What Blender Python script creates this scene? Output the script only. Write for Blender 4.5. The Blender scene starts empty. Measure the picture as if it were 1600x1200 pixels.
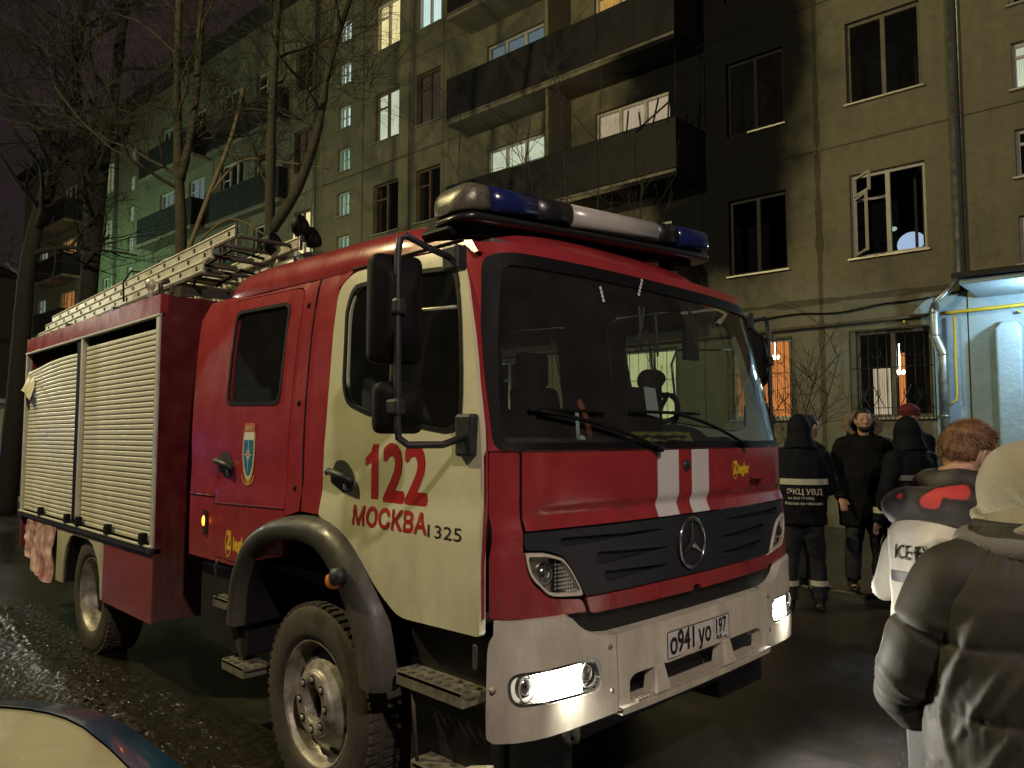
import bpy, math, random
from math import sin, cos, pi, radians, atan, sqrt
from mathutils import Vector, Matrix, noise
from mathutils.geometry import delaunay_2d_cdt
import bisect
random.seed(7)
SC = bpy.context.scene
COL = SC.collection

# ------------------------------------------------------------------ camera
CAM_H = 1.7
F_PX = 1180.0
yaw = radians(45.1); pit = atan(80/F_PX)
cd = bpy.data.cameras.new('camera'); cam = bpy.data.objects.new('camera', cd); COL.objects.link(cam)
cd.sensor_width = 36; cd.lens = 36*F_PX/1600; cd.clip_start = 0.05; cd.clip_end = 600
fwd = Vector((cos(yaw)*cos(pit), sin(yaw)*cos(pit), sin(pit)))
cam.location = (0, 0, CAM_H)
cam.rotation_euler = fwd.to_track_quat('-Z', 'Y').to_euler()
SC.camera = cam

# ------------------------------------------------------------------ world (night sky lit by the city)
W = bpy.data.worlds.new('World'); SC.world = W; W.use_nodes = True
nt = W.node_tree; nt.nodes.clear()
out = nt.nodes.new('ShaderNodeOutputWorld'); bg = nt.nodes.new('ShaderNodeBackground')
tc = nt.nodes.new('ShaderNodeTexCoord'); nz = nt.nodes.new('ShaderNodeTexNoise')
nz.inputs['Scale'].default_value = 2.5; nz.inputs['Detail'].default_value = 5
rp = nt.nodes.new('ShaderNodeValToRGB')
rp.color_ramp.elements[0].position = .3; rp.color_ramp.elements[0].color = (.0125, .0090, .0098, 1)
rp.color_ramp.elements[1].position = .75; rp.color_ramp.elements[1].color = (.032, .021, .0215, 1)
nt.links.new(tc.outputs['Generated'], nz.inputs['Vector']); nt.links.new(nz.outputs['Fac'], rp.inputs['Fac'])
nt.links.new(rp.outputs['Color'], bg.inputs['Color']); bg.inputs['Strength'].default_value = 1.0
nt.links.new(bg.outputs[0], out.inputs['Surface'])
SC.view_settings.view_transform = 'Standard'; SC.view_settings.look = 'None'
SC.view_settings.exposure = 0.0; SC.view_settings.gamma = 1.0
try: SC.view_settings.use_curve_mapping = False
except Exception: pass
SC.render.engine = 'CYCLES'
SC.cycles.max_bounces = 6; SC.cycles.diffuse_bounces = 3; SC.cycles.glossy_bounces = 3
SC.cycles.transparent_max_bounces = 10; SC.cycles.transmission_bounces = 4
SC.cycles.sample_clamp_indirect = 4.0
SC.cycles.caustics_reflective = False; SC.cycles.caustics_refractive = False

# assumed and added lamps, all unseen: (x, y, z, colour, watts, radius); posts are built round them further down
LAMPS = [
    (-2.4, 9.6, 9.5, (1.0, .86, .42), 3500, .14, 'assumed sodium street lamp on a tall post left of the parked patrol car'),  # unseen lamp, assumed from the yellow light on the truck's side
    (-1.0, -3.6, 6.3, (1.0, .82, .72), 1250, .14, 'added fill lamp on a tall post behind the onlookers'),  # unseen fill lamp, added to brighten the front of the truck
    (5.2, 36.0, 8.0, (.45, 1.0, .55), 1000, .14, 'assumed greenish mercury street lamp beyond the rear of the fire engine'),  # unseen lamp, assumed from the green light on the far facade
    (0.2, 27.0, 6.2, (.95, 1.0, .80), 1150, .40, 'low white lamp added for ground glints at the far end of the yard'),  # unseen, added so the wet ground and slush catch glints
]

# ------------------------------------------------------------------ mesh helpers
def link(o, parent=None):
    COL.objects.link(o)
    if parent: o.parent = parent
    return o
def empty(name, label=None, cat=None, loc=(0, 0, 0), rz=0, group=None, kind=None):
    o = bpy.data.objects.new(name, None); COL.objects.link(o)
    o.empty_display_size = .2; o.location = loc; o.rotation_euler = (0, 0, rz)
    return tag(o, label, cat, group, kind)
def tag(o, label=None, cat=None, group=None, kind=None):
    if label: o['label'] = label
    if cat: o['category'] = cat
    if group: o['group'] = group
    if kind: o['kind'] = kind
    return o
class MB:
    def __init__(s): s.v = []; s.f = []; s.sm = []; s.uv = None
    def add(s, vs, fs, smooth=False):
        n = len(s.v); s.v += [tuple(p) for p in vs]; s.f += [tuple(i+n for i in f) for f in fs]; s.sm += [smooth]*len(fs); return s
    def box(s, x0, x1, y0, y1, z0, z1, M=None):
        vs = [(x, y, z) for z in (z0, z1) for y in (y0, y1) for x in (x0, x1)]
        if M: vs = [M @ Vector(p) for p in vs]
        return s.add(vs, [(0, 2, 3, 1), (4, 5, 7, 6), (0, 1, 5, 4), (2, 6, 7, 3), (0, 4, 6, 2), (1, 3, 7, 5)])
    def bar(s, p, q, w, h, up=(0, 0, 1)):
        p = Vector(p); q = Vector(q); t = (q-p).normalized(); up = Vector(up)
        a = t.cross(up)
        if a.length < 1e-4: a = t.cross(Vector((1, 0, 0)))
        a.normalize(); b = a.cross(t)
        vs = [c+a*i*w/2+b*j*h/2 for c in (p, q) for j in (-1, 1) for i in (-1, 1)]
        return s.add(vs, [(0, 1, 3, 2), (4, 6, 7, 5), (0, 4, 5, 1), (2, 3, 7, 6), (0, 2, 6, 4), (1, 5, 7, 3)])
    def tube(s, pts, rad, seg=10, cap=True, side=(1, 0, 0), smooth=True, disp=None, closed=False):
        pts = [Vector(p) for p in pts]; n = len(pts)
        if not isinstance(rad, (list, tuple)): rad = [rad]*n
        rad = [(r, r) if not isinstance(r, (list, tuple)) else r for r in rad]
        vs = []; sd = Vector(side)
        for i, p in enumerate(pts):
            if closed: t = pts[(i+1) % n]-pts[i-1]
            else: t = pts[min(i+1, n-1)]-pts[max(i-1, 0)]
            t.normalize()
            a = sd-t*sd.dot(t)
            if a.length < .12: a = Vector((0, 1, 0)); a = a-t*a.dot(t)
            if a.length < .12: a = Vector((0, 0, 1)); a = a-t*a.dot(t)
            a.normalize(); b = t.cross(a)
            for k in range(seg):
                th = 2*pi*k/seg
                d = a*cos(th)*rad[i][0]+b*sin(th)*rad[i][1]; q = p+d
                if disp: q = q+d.normalized()*disp(q, i/(n-1), th)
                vs.append(q)
        fs = [(i*seg+k, i*seg+(k+1) % seg, (i+1)*seg+(k+1) % seg, (i+1)*seg+k) for i in range(n-1) for k in range(seg)]
        if closed: fs += [((n-1)*seg+k, (n-1)*seg+(k+1) % seg, (k+1) % seg, k) for k in range(seg)]
        if cap and not closed:
            fs.append(tuple(reversed(range(seg)))); fs.append(tuple(range((n-1)*seg, n*seg)))
        return s.add(vs, fs, smooth)
    def cyl(s, p, q, r, seg=16, smooth=True): return s.tube([p, q], r, seg, smooth=smooth)
    def lathe(s, prof, M=None, seg=32, smooth=True):
        # prof: (r, h) pairs about the local z axis
        vs = [Vector((r*cos(2*pi*k/seg), r*sin(2*pi*k/seg), h)) for r, h in prof for k in range(seg)]
        if M: vs = [M @ p for p in vs]
        n = len(prof)
        fs = [(i*seg+k, i*seg+(k+1) % seg, (i+1)*seg+(k+1) % seg, (i+1)*seg+k) for i in range(n-1) for k in range(seg)]
        return s.add(vs, fs, smooth)
    def ball(s, c, r, M=None, seg=16, rings=10, disp=None):
        if not isinstance(r, (list, tuple)): r = (r, r, r)
        c = Vector(c); vs = []
        for i in range(rings+1):
            ph = pi*i/rings
            for k in range(seg):
                th = 2*pi*k/seg; d = Vector((r[0]*sin(ph)*cos(th), r[1]*sin(ph)*sin(th), r[2]*cos(ph)))
                if M: d = M @ d
                q = c+d
                if disp: q = q+d.normalized()*disp(q, ph, th)
                vs.append(q)
        fs = [(i*seg+k, (i+1)*seg+k, (i+1)*seg+(k+1) % seg, i*seg+(k+1) % seg) for i in range(rings) for k in range(seg)]
        return s.add(vs, fs, True)
    def grid(s, P, smooth=True, closed=False):
        # P: list of rows of points
        n = len(P); m = len(P[0]); mm = m if closed else m-1
        vs = [p for r in P for p in r]
        fs = [(i*m+k, i*m+(k+1) % m, (i+1)*m+(k+1) % m, (i+1)*m+k) for i in range(n-1) for k in range(mm)]
        return s.add(vs, fs, smooth)
    def build(s, name, mat, parent=None, bevel=0, mats=None, recalc=True, sub=0):
        me = bpy.data.meshes.new(name); me.from_pydata([tuple(v) for v in s.v], [], s.f); 
        me.polygons.foreach_set('use_smooth', s.sm)
        if recalc:
            import bmesh
            bm = bmesh.new(); bm.from_mesh(me)
            bmesh.ops.remove_doubles(bm, verts=bm.verts, dist=1e-5)
            bmesh.ops.recalc_face_normals(bm, faces=bm.faces); bm.to_mesh(me); bm.free()
        me.materials.append(mat)
        o = bpy.data.objects.new(name, me); link(o, parent)
        if bevel:
            b = o.modifiers.new('bevel', 'BEVEL'); b.width = bevel; b.segments = 2; b.limit_method = 'ANGLE'; b.angle_limit = radians(35)
            b.harden_normals = False
        if sub:
            b = o.modifiers.new('sub', 'SUBSURF'); b.levels = sub; b.render_levels = sub
        return o
def inst(src, loc=(0, 0, 0), parent=None, rot=None, scale=None, name=None):
    o = src.copy(); link(o, parent); o.location = loc
    if rot: o.rotation_euler = rot
    if scale: o.scale = scale
    if name: o.name = name
    return o
def rpoly(pts, r=.02, n=4):
    # rounded polygon; r number or list
    out = []; N = len(pts)
    for i in range(N):
        a = Vector(pts[i-1]); b = Vector(pts[i]); c = Vector(pts[(i+1) % N])
        rr = r[i] if isinstance(r, (list, tuple)) else r
        la = (a-b).length; lc = (c-b).length; d = min(rr, la*.45, lc*.45)
        if d < 1e-4: out.append(tuple(b)); continue
        p = b+(a-b)/la*d; q = b+(c-b)/lc*d
        for k in range(n+1):
            t = k/n; out.append(tuple(p*(1-t)**2+b*2*t*(1-t)+q*t*t))
    return out
def inpoly(p, poly):
    x, y = p; c = False; j = len(poly)-1
    for i in range(len(poly)):
        xi, yi = poly[i]; xj, yj = poly[j]
        if (yi > y) != (yj > y) and x < (xj-xi)*(y-yi)/(yj-yi)+xi: c = not c
        j = i
    return c
def resample(poly, h):
    o = []
    for i in range(len(poly)):
        a = Vector(poly[i]); b = Vector(poly[(i+1) % len(poly)]); L = (b-a).length; n = max(1, int(L/h))
        o += [tuple(a+(b-a)*k/n) for k in range(n)]
    return o
def patch(mb, outer, holes, mapf, h=.12, thick=.012, off=0.0, back=True):
    outer = resample(outer, h); holes = [resample(q, h) for q in holes]
    vs = []; es = []; loops = []
    for L in [outer]+holes:
        n0 = len(vs); vs += L; n = len(L); es += [(n0+i, n0+(i+1) % n) for i in range(n)]; loops.append((n0, n))
    xs_ = [p[0] for p in outer]; ys_ = [p[1] for p in outer]
    x = min(xs_)+h*.5
    while x < max(xs_):
        y = min(ys_)+h*.5
        while y < max(ys_):
            if inpoly((x, y), outer) and not any(inpoly((x, y), q) for q in holes):
                if all((x-p[0])**2+(y-p[1])**2 > (h*.35)**2 for p in vs[:loops[-1][0]+loops[-1][1]]): vs.append((x, y))
            y += h
        x += h
    r = delaunay_2d_cdt([Vector(v) for v in vs], es, [], 0, 1e-6)
    V = r[0]; T = []
    for t in r[2]:
        c = ((V[t[0]].x+V[t[1]].x+V[t[2]].x)/3, (V[t[0]].y+V[t[1]].y+V[t[2]].y)/3)
        if inpoly(c, outer) and not any(inpoly(c, q) for q in holes): T.append(tuple(t))
    top = [mapf(v.x, v.y, off) for v in V]
    mb.add(top, T, True)
    if back:
        bot = [mapf(v.x, v.y, off-thick) for v in V]
        mb.add(bot, [tuple(reversed(t)) for t in T], True)
        for L in [outer]+holes:
            n = len(L); a = [mapf(p[0], p[1], off) for p in L]; b = [mapf(p[0], p[1], off-thick) for p in L]
            mb.add(a+b, [(i, (i+1) % n, n+(i+1) % n, n+i) for i in range(n)], False)
    return mb
def build_raw(mb, name, mat, parent=None):
    return mb.build(name, mat, parent, recalc=False)
def rect(a, b, c, d): return [(a, c), (b, c), (b, d), (a, d)]
def text_mb(txt, size, mapf, thick=.002, off=.0, sx=1.0, bold=0.0, align='LEFT', spacing=1.0, shear=0):
    cu = bpy.data.curves.new('t', 'FONT'); cu.body = txt; cu.size = size; cu.align_x = align; cu.space_character = spacing
    cu.shear = shear; cu.resolution_u = 3
    o = bpy.data.objects.new('t', cu); COL.objects.link(o)
    dg = bpy.context.evaluated_depsgraph_get(); me = o.evaluated_get(dg).to_mesh()
    V = [(v.co.x*sx, v.co.y) for v in me.vertices]; Fs = [tuple(p.vertices) for p in me.polygons]
    mb = MB(); sh = [(0, 0)]
    if bold: sh += [(bold*cos(a), bold*sin(a)) for a in [pi*k/4 for k in range(8)]]
    for i_, (dx, dy) in enumerate(sh): mb.add([mapf(x+dx, y+dy, off+.00016*i_) for x, y in V], Fs)
    o.evaluated_get(dg).to_mesh_clear(); bpy.data.objects.remove(o); bpy.data.curves.remove(cu)
    return mb

# ------------------------------------------------------------------ materials
def mat(name, col, rough=.5, metal=0.0, spec=.5, noise_amt=0.0, nscale=8.0, bump=0.0, bscale=60.0, coat=0.0, rvar=0.0, emit=None, estr=0, dirt=None, sheen=0, bdist=.01, detail=6):
    m = bpy.data.materials.new(name); m.use_nodes = True; n = m.node_tree; b = n.nodes['Principled BSDF']; L = n.links
    b.inputs['Base Color'].default_value = (*col, 1); b.inputs['Roughness'].default_value = rough
    b.inputs['Metallic'].default_value = metal; b.inputs['Specular IOR Level'].default_value = spec
    b.inputs['Coat Weight'].default_value = coat; b.inputs['Coat Roughness'].default_value = .08
    if sheen: b.inputs['Sheen Weight'].default_value = sheen
    tc = n.nodes.new('ShaderNodeTexCoord')
    if noise_amt or rvar or dirt:
        t = n.nodes.new('ShaderNodeTexNoise'); t.inputs['Scale'].default_value = nscale; t.inputs['Detail'].default_value = detail; t.inputs['Roughness'].default_value = .62
        L.new(tc.outputs['Object'], t.inputs['Vector'])
        r = n.nodes.new('ShaderNodeValToRGB'); r.color_ramp.elements[0].position = .3; r.color_ramp.elements[1].position = .72
        a = 1-noise_amt
        r.color_ramp.elements[0].color = (*[c*a for c in col], 1) if not dirt else (*dirt, 1)
        r.color_ramp.elements[1].color = (*[min(1, c*(1+noise_amt*.5)) for c in col], 1)
        L.new(t.outputs['Fac'], r.inputs['Fac']); L.new(r.outputs['Color'], b.inputs['Base Color'])
        if rvar:
            mr = n.nodes.new('ShaderNodeMapRange'); mr.inputs['To Min'].default_value = max(0, rough-rvar); mr.inputs['To Max'].default_value = min(1, rough+rvar)
            mr.inputs['From Min'].default_value = .3; mr.inputs['From Max'].default_value = .7
            L.new(t.outputs['Fac'], mr.inputs['Value']); L.new(mr.outputs[0], b.inputs['Roughness'])
    if bump:
        t2 = n.nodes.new('ShaderNodeTexNoise'); t2.inputs['Scale'].default_value = bscale; t2.inputs['Detail'].default_value = 5
        bp = n.nodes.new('ShaderNodeBump'); bp.inputs['Strength'].default_value = bump; bp.inputs['Distance'].default_value = bdist
        L.new(tc.outputs['Object'], t2.inputs['Vector']); L.new(t2.outputs['Fac'], bp.inputs['Height']); L.new(bp.outputs[0], b.inputs['Normal'])
    if emit:
        b.inputs['Emission Color'].default_value = (*emit, 1); b.inputs['Emission Strength'].default_value = estr
    return m
def emis(name, col, strength, folds=0.0, scale=14.0, dark=.45, axis='X'):
    m = bpy.data.materials.new(name); m.use_nodes = True; n = m.node_tree; n.nodes.clear(); L = n.links
    o = n.nodes.new('ShaderNodeOutputMaterial'); e = n.nodes.new('ShaderNodeEmission'); e.inputs['Strength'].default_value = strength
    e.inputs['Color'].default_value = (*col, 1)
    if folds:
        tc = n.nodes.new('ShaderNodeTexCoord'); w = n.nodes.new('ShaderNodeTexWave'); w.bands_direction = axis
        w.inputs['Scale'].default_value = scale; w.inputs['Distortion'].default_value = 5; w.inputs['Detail'].default_value = 3
        mp = n.nodes.new('ShaderNodeMapping'); mp.inputs['Scale'].default_value = (1, 1, .12)
        L.new(tc.outputs['Object'], mp.inputs['Vector']); L.new(mp.outputs[0], w.inputs['Vector'])
        nn = n.nodes.new('ShaderNodeTexNoise'); nn.inputs['Scale'].default_value = 1.7; L.new(tc.outputs['Object'], nn.inputs['Vector'])
        mx = n.nodes.new('ShaderNodeMath'); mx.operation = 'ADD'; L.new(w.outputs['Fac'], mx.inputs[0]); L.new(nn.outputs['Fac'], mx.inputs[1])
        r = n.nodes.new('ShaderNodeValToRGB'); r.color_ramp.elements[0].position = .35; r.color_ramp.elements[1].position = 1.0
        r.color_ramp.elements[0].color = (*[c*dark for c in col], 1); r.color_ramp.elements[1].color = (*col, 1)
        mh = n.nodes.new('ShaderNodeMath'); mh.operation = 'MULTIPLY'; mh.inputs[1].default_value = .75
        L.new(mx.outputs[0], mh.inputs[0]); L.new(mh.outputs[0], r.inputs['Fac']); L.new(r.outputs['Color'], e.inputs['Color'])
    L.new(e.outputs[0], o.inputs['Surface'])
    return m
def glass(name, tint=(1, 1, 1), refl=.10, rough=.03, dust=.0):
    m = bpy.data.materials.new(name); m.use_nodes = True; n = m.node_tree; n.nodes.clear(); L = n.links
    o = n.nodes.new('ShaderNodeOutputMaterial'); t = n.nodes.new('ShaderNodeBsdfTransparent'); t.inputs['Color'].default_value = (*tint, 1)
    g = n.nodes.new('ShaderNodeBsdfGlossy'); g.inputs['Roughness'].default_value = rough
    lw = n.nodes.new('ShaderNodeLayerWeight'); lw.inputs['Blend'].default_value = .5
    pw = n.nodes.new('ShaderNodeMath'); pw.operation = 'POWER'; pw.inputs[1].default_value = 5; L.new(lw.outputs['Facing'], pw.inputs[0])
    mr = n.nodes.new('ShaderNodeMapRange'); mr.inputs['To Min'].default_value = refl*.4; mr.inputs['To Max'].default_value = .7
    L.new(pw.outputs[0], mr.inputs['Value'])
    x = n.nodes.new('ShaderNodeMixShader'); L.new(mr.outputs[0], x.inputs['Fac']); L.new(t.outputs[0], x.inputs[1]); L.new(g.outputs[0], x.inputs[2])
    last = x
    if dust:
        tc = n.nodes.new('ShaderNodeTexCoord'); nn = n.nodes.new('ShaderNodeTexNoise'); nn.inputs['Scale'].default_value = 6; nn.inputs['Detail'].default_value = 8
        L.new(tc.outputs['Object'], nn.inputs['Vector'])
        mm = n.nodes.new('ShaderNodeMath'); mm.operation = 'MULTIPLY'; mm.inputs[1].default_value = dust; L.new(nn.outputs['Fac'], mm.inputs[0])
        d = n.nodes.new('ShaderNodeBsdfDiffuse'); d.inputs['Color'].default_value = (.35, .34, .3, 1)
        y = n.nodes.new('ShaderNodeMixShader'); L.new(mm.outputs[0], y.inputs['Fac']); L.new(x.outputs[0], y.inputs[1]); L.new(d.outputs[0], y.inputs[2]); last = y
    L.new(last.outputs[0], o.inputs['Surface'])
    return m

M = {}
M['red'] = mat('red_paint', (.32, .030, .034), .26, coat=.5, noise_amt=.18, nscale=5, rvar=.06, bump=.05, bscale=7, bdist=.01)
M['red_shade'] = mat('shaded_red_paint', (.10, .007, .008), .4, coat=.2, noise_amt=.3, nscale=6, rvar=.1)  # the red paint darkened: shade on the body front wall is in the colour
M['white'] = mat('cream_white_paint', (.66, .64, .45), .26, coat=.5, noise_amt=.10, nscale=4, rvar=.06, bump=.04, bscale=6)
M['bump'] = mat('bumper_white', (.66, .62, .50), .42, noise_amt=.16, nscale=9, rvar=.08, bump=.05, bscale=40)
M['film'] = mat('reflective_film', (.62, .60, .58), .4)
M['redfilm'] = mat('red_lettering', (.40, .02, .02), .4)
M['dark'] = mat('dark_plastic', (.022, .024, .028), .48, noise_amt=.3, nscale=20, rvar=.1, bump=.15, bscale=220, bdist=.002)
M['grille'] = mat('grille_plastic', (.017, .019, .026), .5, noise_amt=.15, nscale=10, bump=.1, bscale=300, bdist=.001)
M['fender'] = mat('fender_plastic', (.026, .032, .028), .42, noise_amt=.35, nscale=14, rvar=.15, bump=.2, bscale=90, bdist=.003, dirt=(.060, .052, .042))
M['black'] = mat('black_rubber', (.006, .006, .0065), .6, spec=.15)
M['chassis'] = mat('chassis_black', (.006, .006, .006), .6, noise_amt=.4, nscale=7, bump=.2, bscale=50)
M['tyre'] = mat('tyre_rubber', (.030, .027, .024), .72, noise_amt=.4, nscale=9, bump=.25, bscale=70, dirt=(.075, .06, .045))
M['rim'] = mat('rim_steel', (.40, .38, .32), .42, metal=.25, noise_amt=.4, nscale=12, rvar=.15, bump=.2, bscale=60, dirt=(.12, .10, .08))
M['alu'] = mat('brushed_aluminium', (.60, .58, .48), .40, metal=.25, noise_amt=.2, nscale=20, rvar=.1)
M['slat'] = mat('shutter_aluminium', (.64, .61, .49), .36, metal=.0, noise_amt=.15, nscale=5, rvar=.08, bump=.08, bscale=30)
M['chrome'] = mat('chrome', (.75, .75, .74), .12, metal=1)
M['yellow'] = mat('yellow_lettering', (.75, .50, .03), .4)
M['lens'] = mat('lamp_reflector', (.45, .43, .38), .18, metal=.8)
M['glass'] = glass('window_glass', (.86, .92, .90), .10, .02, .02)
M['wglass'] = glass('windscreen_glass', (.80, .86, .85), .14, .02, .045)
M['lampglass'] = glass('lamp_glass', (.95, .95, .95), .12, .03)
M['orange'] = mat('orange_lens', (.55, .16, .02), .2, emit=(1, .3, .04), estr=.05)
M['orangeon'] = mat('lit_marker_lens', (.6, .1, .02), .3, emit=(1, .18, .02), estr=9)
M['head'] = emis('lit_headlamp', (1.0, .95, .84), 60)
M['lampback'] = mat('lit_lamp_housing', (.6, .58, .5), .25, metal=.6, emit=(1, .93, .75), estr=.55)
M['int'] = mat('cab_interior', (.022, .022, .024), .7, noise_amt=.3, nscale=9)
M['int2'] = mat('cab_lining', (.10, .10, .10), .8)
M['seat'] = mat('seat_cloth', (.03, .03, .035), .85, bump=.3, bscale=80)
M['blue'] = mat('blue_lens', (.010, .018, .10), .16, coat=.4, rvar=.08, nscale=20, noise_amt=.2)
M['clear'] = mat('white_lens', (.42, .41, .37), .25, noise_amt=.15, nscale=8)
M['paper'] = mat('paper', (.6, .6, .56), .8)
M['black_ink'] = mat('black_ink', (.01, .01, .01), .5)

def add_grime(m, col, z0_, z1_, amt=.75, spl=.35):
    n = m.node_tree; L = n.links; b = n.nodes['Principled BSDF']; src = b.inputs['Base Color'].links[0].from_socket
    tc = n.nodes.new('ShaderNodeTexCoord'); sp = n.nodes.new('ShaderNodeSeparateXYZ'); L.new(tc.outputs['Object'], sp.inputs[0])
    mp = n.nodes.new('ShaderNodeMapping'); mp.inputs['Scale'].default_value = (4, 4, 1.1); L.new(tc.outputs['Object'], mp.inputs['Vector'])
    t = n.nodes.new('ShaderNodeTexNoise'); t.inputs['Scale'].default_value = 2.2; t.inputs['Detail'].default_value = 9; t.inputs['Roughness'].default_value = .72; L.new(mp.outputs[0], t.inputs['Vector'])
    t2 = n.nodes.new('ShaderNodeTexNoise'); t2.inputs['Scale'].default_value = 55; t2.inputs['Detail'].default_value = 4; L.new(tc.outputs['Object'], t2.inputs['Vector'])
    mr = n.nodes.new('ShaderNodeMapRange'); mr.inputs['From Min'].default_value = z0_; mr.inputs['From Max'].default_value = z1_; mr.inputs['To Min'].default_value = .46; mr.inputs['To Max'].default_value = -.02
    L.new(sp.outputs['Z'], mr.inputs['Value'])
    a = n.nodes.new('ShaderNodeMath'); a.operation = 'ADD'; L.new(mr.outputs[0], a.inputs[0]); L.new(t.outputs['Fac'], a.inputs[1])
    r = n.nodes.new('ShaderNodeMapRange'); r.inputs['From Min'].default_value = .60; r.inputs['From Max'].default_value = 1.0; r.inputs['To Min'].default_value = 0; r.inputs['To Max'].default_value = amt; L.new(a.outputs[0], r.inputs['Value'])
    s1 = n.nodes.new('ShaderNodeMapRange'); s1.inputs['From Min'].default_value = .63; s1.inputs['From Max'].default_value = .75; s1.inputs['To Max'].default_value = spl; L.new(t2.outputs['Fac'], s1.inputs['Value'])
    mu = n.nodes.new('ShaderNodeMath'); mu.operation = 'MAXIMUM'; L.new(r.outputs[0], mu.inputs[0])
    m3 = n.nodes.new('ShaderNodeMath'); m3.operation = 'MULTIPLY'; L.new(s1.outputs[0], m3.inputs[0]); L.new(t.outputs['Fac'], m3.inputs[1]); L.new(m3.outputs[0], mu.inputs[1])
    x = n.nodes.new('ShaderNodeMix'); x.data_type = 'RGBA'; x.inputs['B'].default_value = (*col, 1); L.new(mu.outputs[0], x.inputs['Factor']); L.new(src, x.inputs['A']); L.new(x.outputs['Result'], b.inputs['Base Color'])
    rr = b.inputs['Roughness']; 
    if rr.links:
        q = rr.links[0].from_socket; ad = n.nodes.new('ShaderNodeMath'); ad.operation = 'ADD'; m4 = n.nodes.new('ShaderNodeMath'); m4.operation = 'MULTIPLY'; m4.inputs[1].default_value = .5
        L.new(mu.outputs[0], m4.inputs[0]); L.new(q, ad.inputs[0]); L.new(m4.outputs[0], ad.inputs[1]); L.new(ad.outputs[0], rr)
for k_, a_ in (('red', (.10, .07, .05)), ('red_shade', (.09, .065, .05)), ('white', (.22, .19, .14)), ('bump', (.24, .20, .16)), ('fender', (.11, .09, .07)), ('slat', (.32, .29, .22))):
    add_grime(M[k_], a_, .45, 1.6, .55 if k_ != 'slat' else .25, .30)
# ================================================================== FACADE SHADER (building coordinates)
def facade_mat(name, base, base2, soot=True, moss=.0):
    m = bpy.data.materials.new(name); m.use_nodes = True; n = m.node_tree; L = n.links; b = n.nodes['Principled BSDF']
    b.inputs['Roughness'].default_value = .9; b.inputs['Specular IOR Level'].default_value = .2
    tc = n.nodes.new('ShaderNodeTexCoord')
    def noi(sc, det=6, rough=.6, vec=None):
        t = n.nodes.new('ShaderNodeTexNoise'); t.inputs['Scale'].default_value = sc; t.inputs['Detail'].default_value = det; t.inputs['Roughness'].default_value = rough
        L.new(vec or tc.outputs['Object'], t.inputs['Vector']); return t
    def math_(op, a, c=None):
        x = n.nodes.new('ShaderNodeMath'); x.operation = op
        for i, q in enumerate((a, c)):
            if q is None: continue
            if isinstance(q, (int, float)): x.inputs[i].default_value = q
            else: L.new(q, x.inputs[i])
        return x.outputs[0]
    n1 = noi(.55, 5); n2 = noi(7, 8, .7)
    mp = n.nodes.new('ShaderNodeMapping'); mp.inputs['Scale'].default_value = (3.0, 1, .22); L.new(tc.outputs['Object'], mp.inputs['Vector'])
    n3 = noi(1.6, 6, .65, mp.outputs[0])          # vertical streaks
    r = n.nodes.new('ShaderNodeValToRGB'); r.color_ramp.elements[0].position = .36; r.color_ramp.elements[1].position = .66
    r.color_ramp.elements[0].color = (*base2, 1); r.color_ramp.elements[1].color = (*base, 1)
    f = math_('ADD', math_('MULTIPLY', n1.outputs['Fac'], .55), math_('MULTIPLY', n3.outputs['Fac'], .45)); L.new(f, r.inputs['Fac'])
    mx = n.nodes.new('ShaderNodeMix'); mx.data_type = 'RGBA'; mx.blend_type = 'MULTIPLY'; mx.inputs['Factor'].default_value = .6
    r2 = n.nodes.new('ShaderNodeValToRGB'); r2.color_ramp.elements[0].position = .25; r2.color_ramp.elements[0].color = (.55, .54, .50, 1); r2.color_ramp.elements[1].position = .6
    L.new(n2.outputs['Fac'], r2.inputs['Fac']); L.new(r.outputs['Color'], mx.inputs['A']); L.new(r2.outputs['Color'], mx.inputs['B'])
    col = mx.outputs['Result']
    if soot:
        sp = n.nodes.new('ShaderNodeSeparateXYZ'); L.new(tc.outputs['Object'], sp.inputs[0])
        wob = noi(.9, 4, .5)
        def ell(cs, cz, rs, rz):
            a = math_('POWER', math_('ABSOLUTE', math_('DIVIDE', math_('SUBTRACT', sp.outputs['X'], cs), rs)), 2.0)
            c = math_('POWER', math_('ABSOLUTE', math_('DIVIDE', math_('SUBTRACT', sp.outputs['Z'], cz), rz)), 2.0)
            return math_('SQRT', math_('ADD', a, c))
        e1 = ell(2.65, 6.65, 1.25, 1.9); e2 = ell(3.2, 8.3, 1.9, 3.5); e3 = ell(2.4, 9.2, 1.3, 1.8); e4 = ell(3.6, 12.0, 1.8, 3.6)
        e = math_('MINIMUM', math_('MINIMUM', e1, e2), math_('MINIMUM', e3, e4))
        e = math_('ADD', e, math_('MULTIPLY', math_('SUBTRACT', wob.outputs['Fac'], .5), 1.1))
        mr = n.nodes.new('ShaderNodeMapRange'); mr.inputs['From Min'].default_value = .72; mr.inputs['From Max'].default_value = 1.5; mr.interpolation_type = 'SMOOTHSTEP'
        mr.inputs['To Min'].default_value = 1.0; mr.inputs['To Max'].default_value = 0; L.new(e, mr.inputs['Value'])
        m2 = n.nodes.new('ShaderNodeMix'); m2.data_type = 'RGBA'; m2.inputs['B'].default_value = (.006, .006, .006, 1)
        L.new(mr.outputs[0], m2.inputs['Factor']); L.new(col, m2.inputs['A']); col = m2.outputs['Result']
    L.new(col, b.inputs['Base Color'])
    bp = n.nodes.new('ShaderNodeBump'); bp.inputs['Strength'].default_value = .35; bp.inputs['Distance'].default_value = .02
    n4 = noi(28, 6, .7); L.new(n4.outputs['Fac'], bp.inputs['Height']); L.new(bp.outputs[0], b.inputs['Normal'])
    return m
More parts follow.
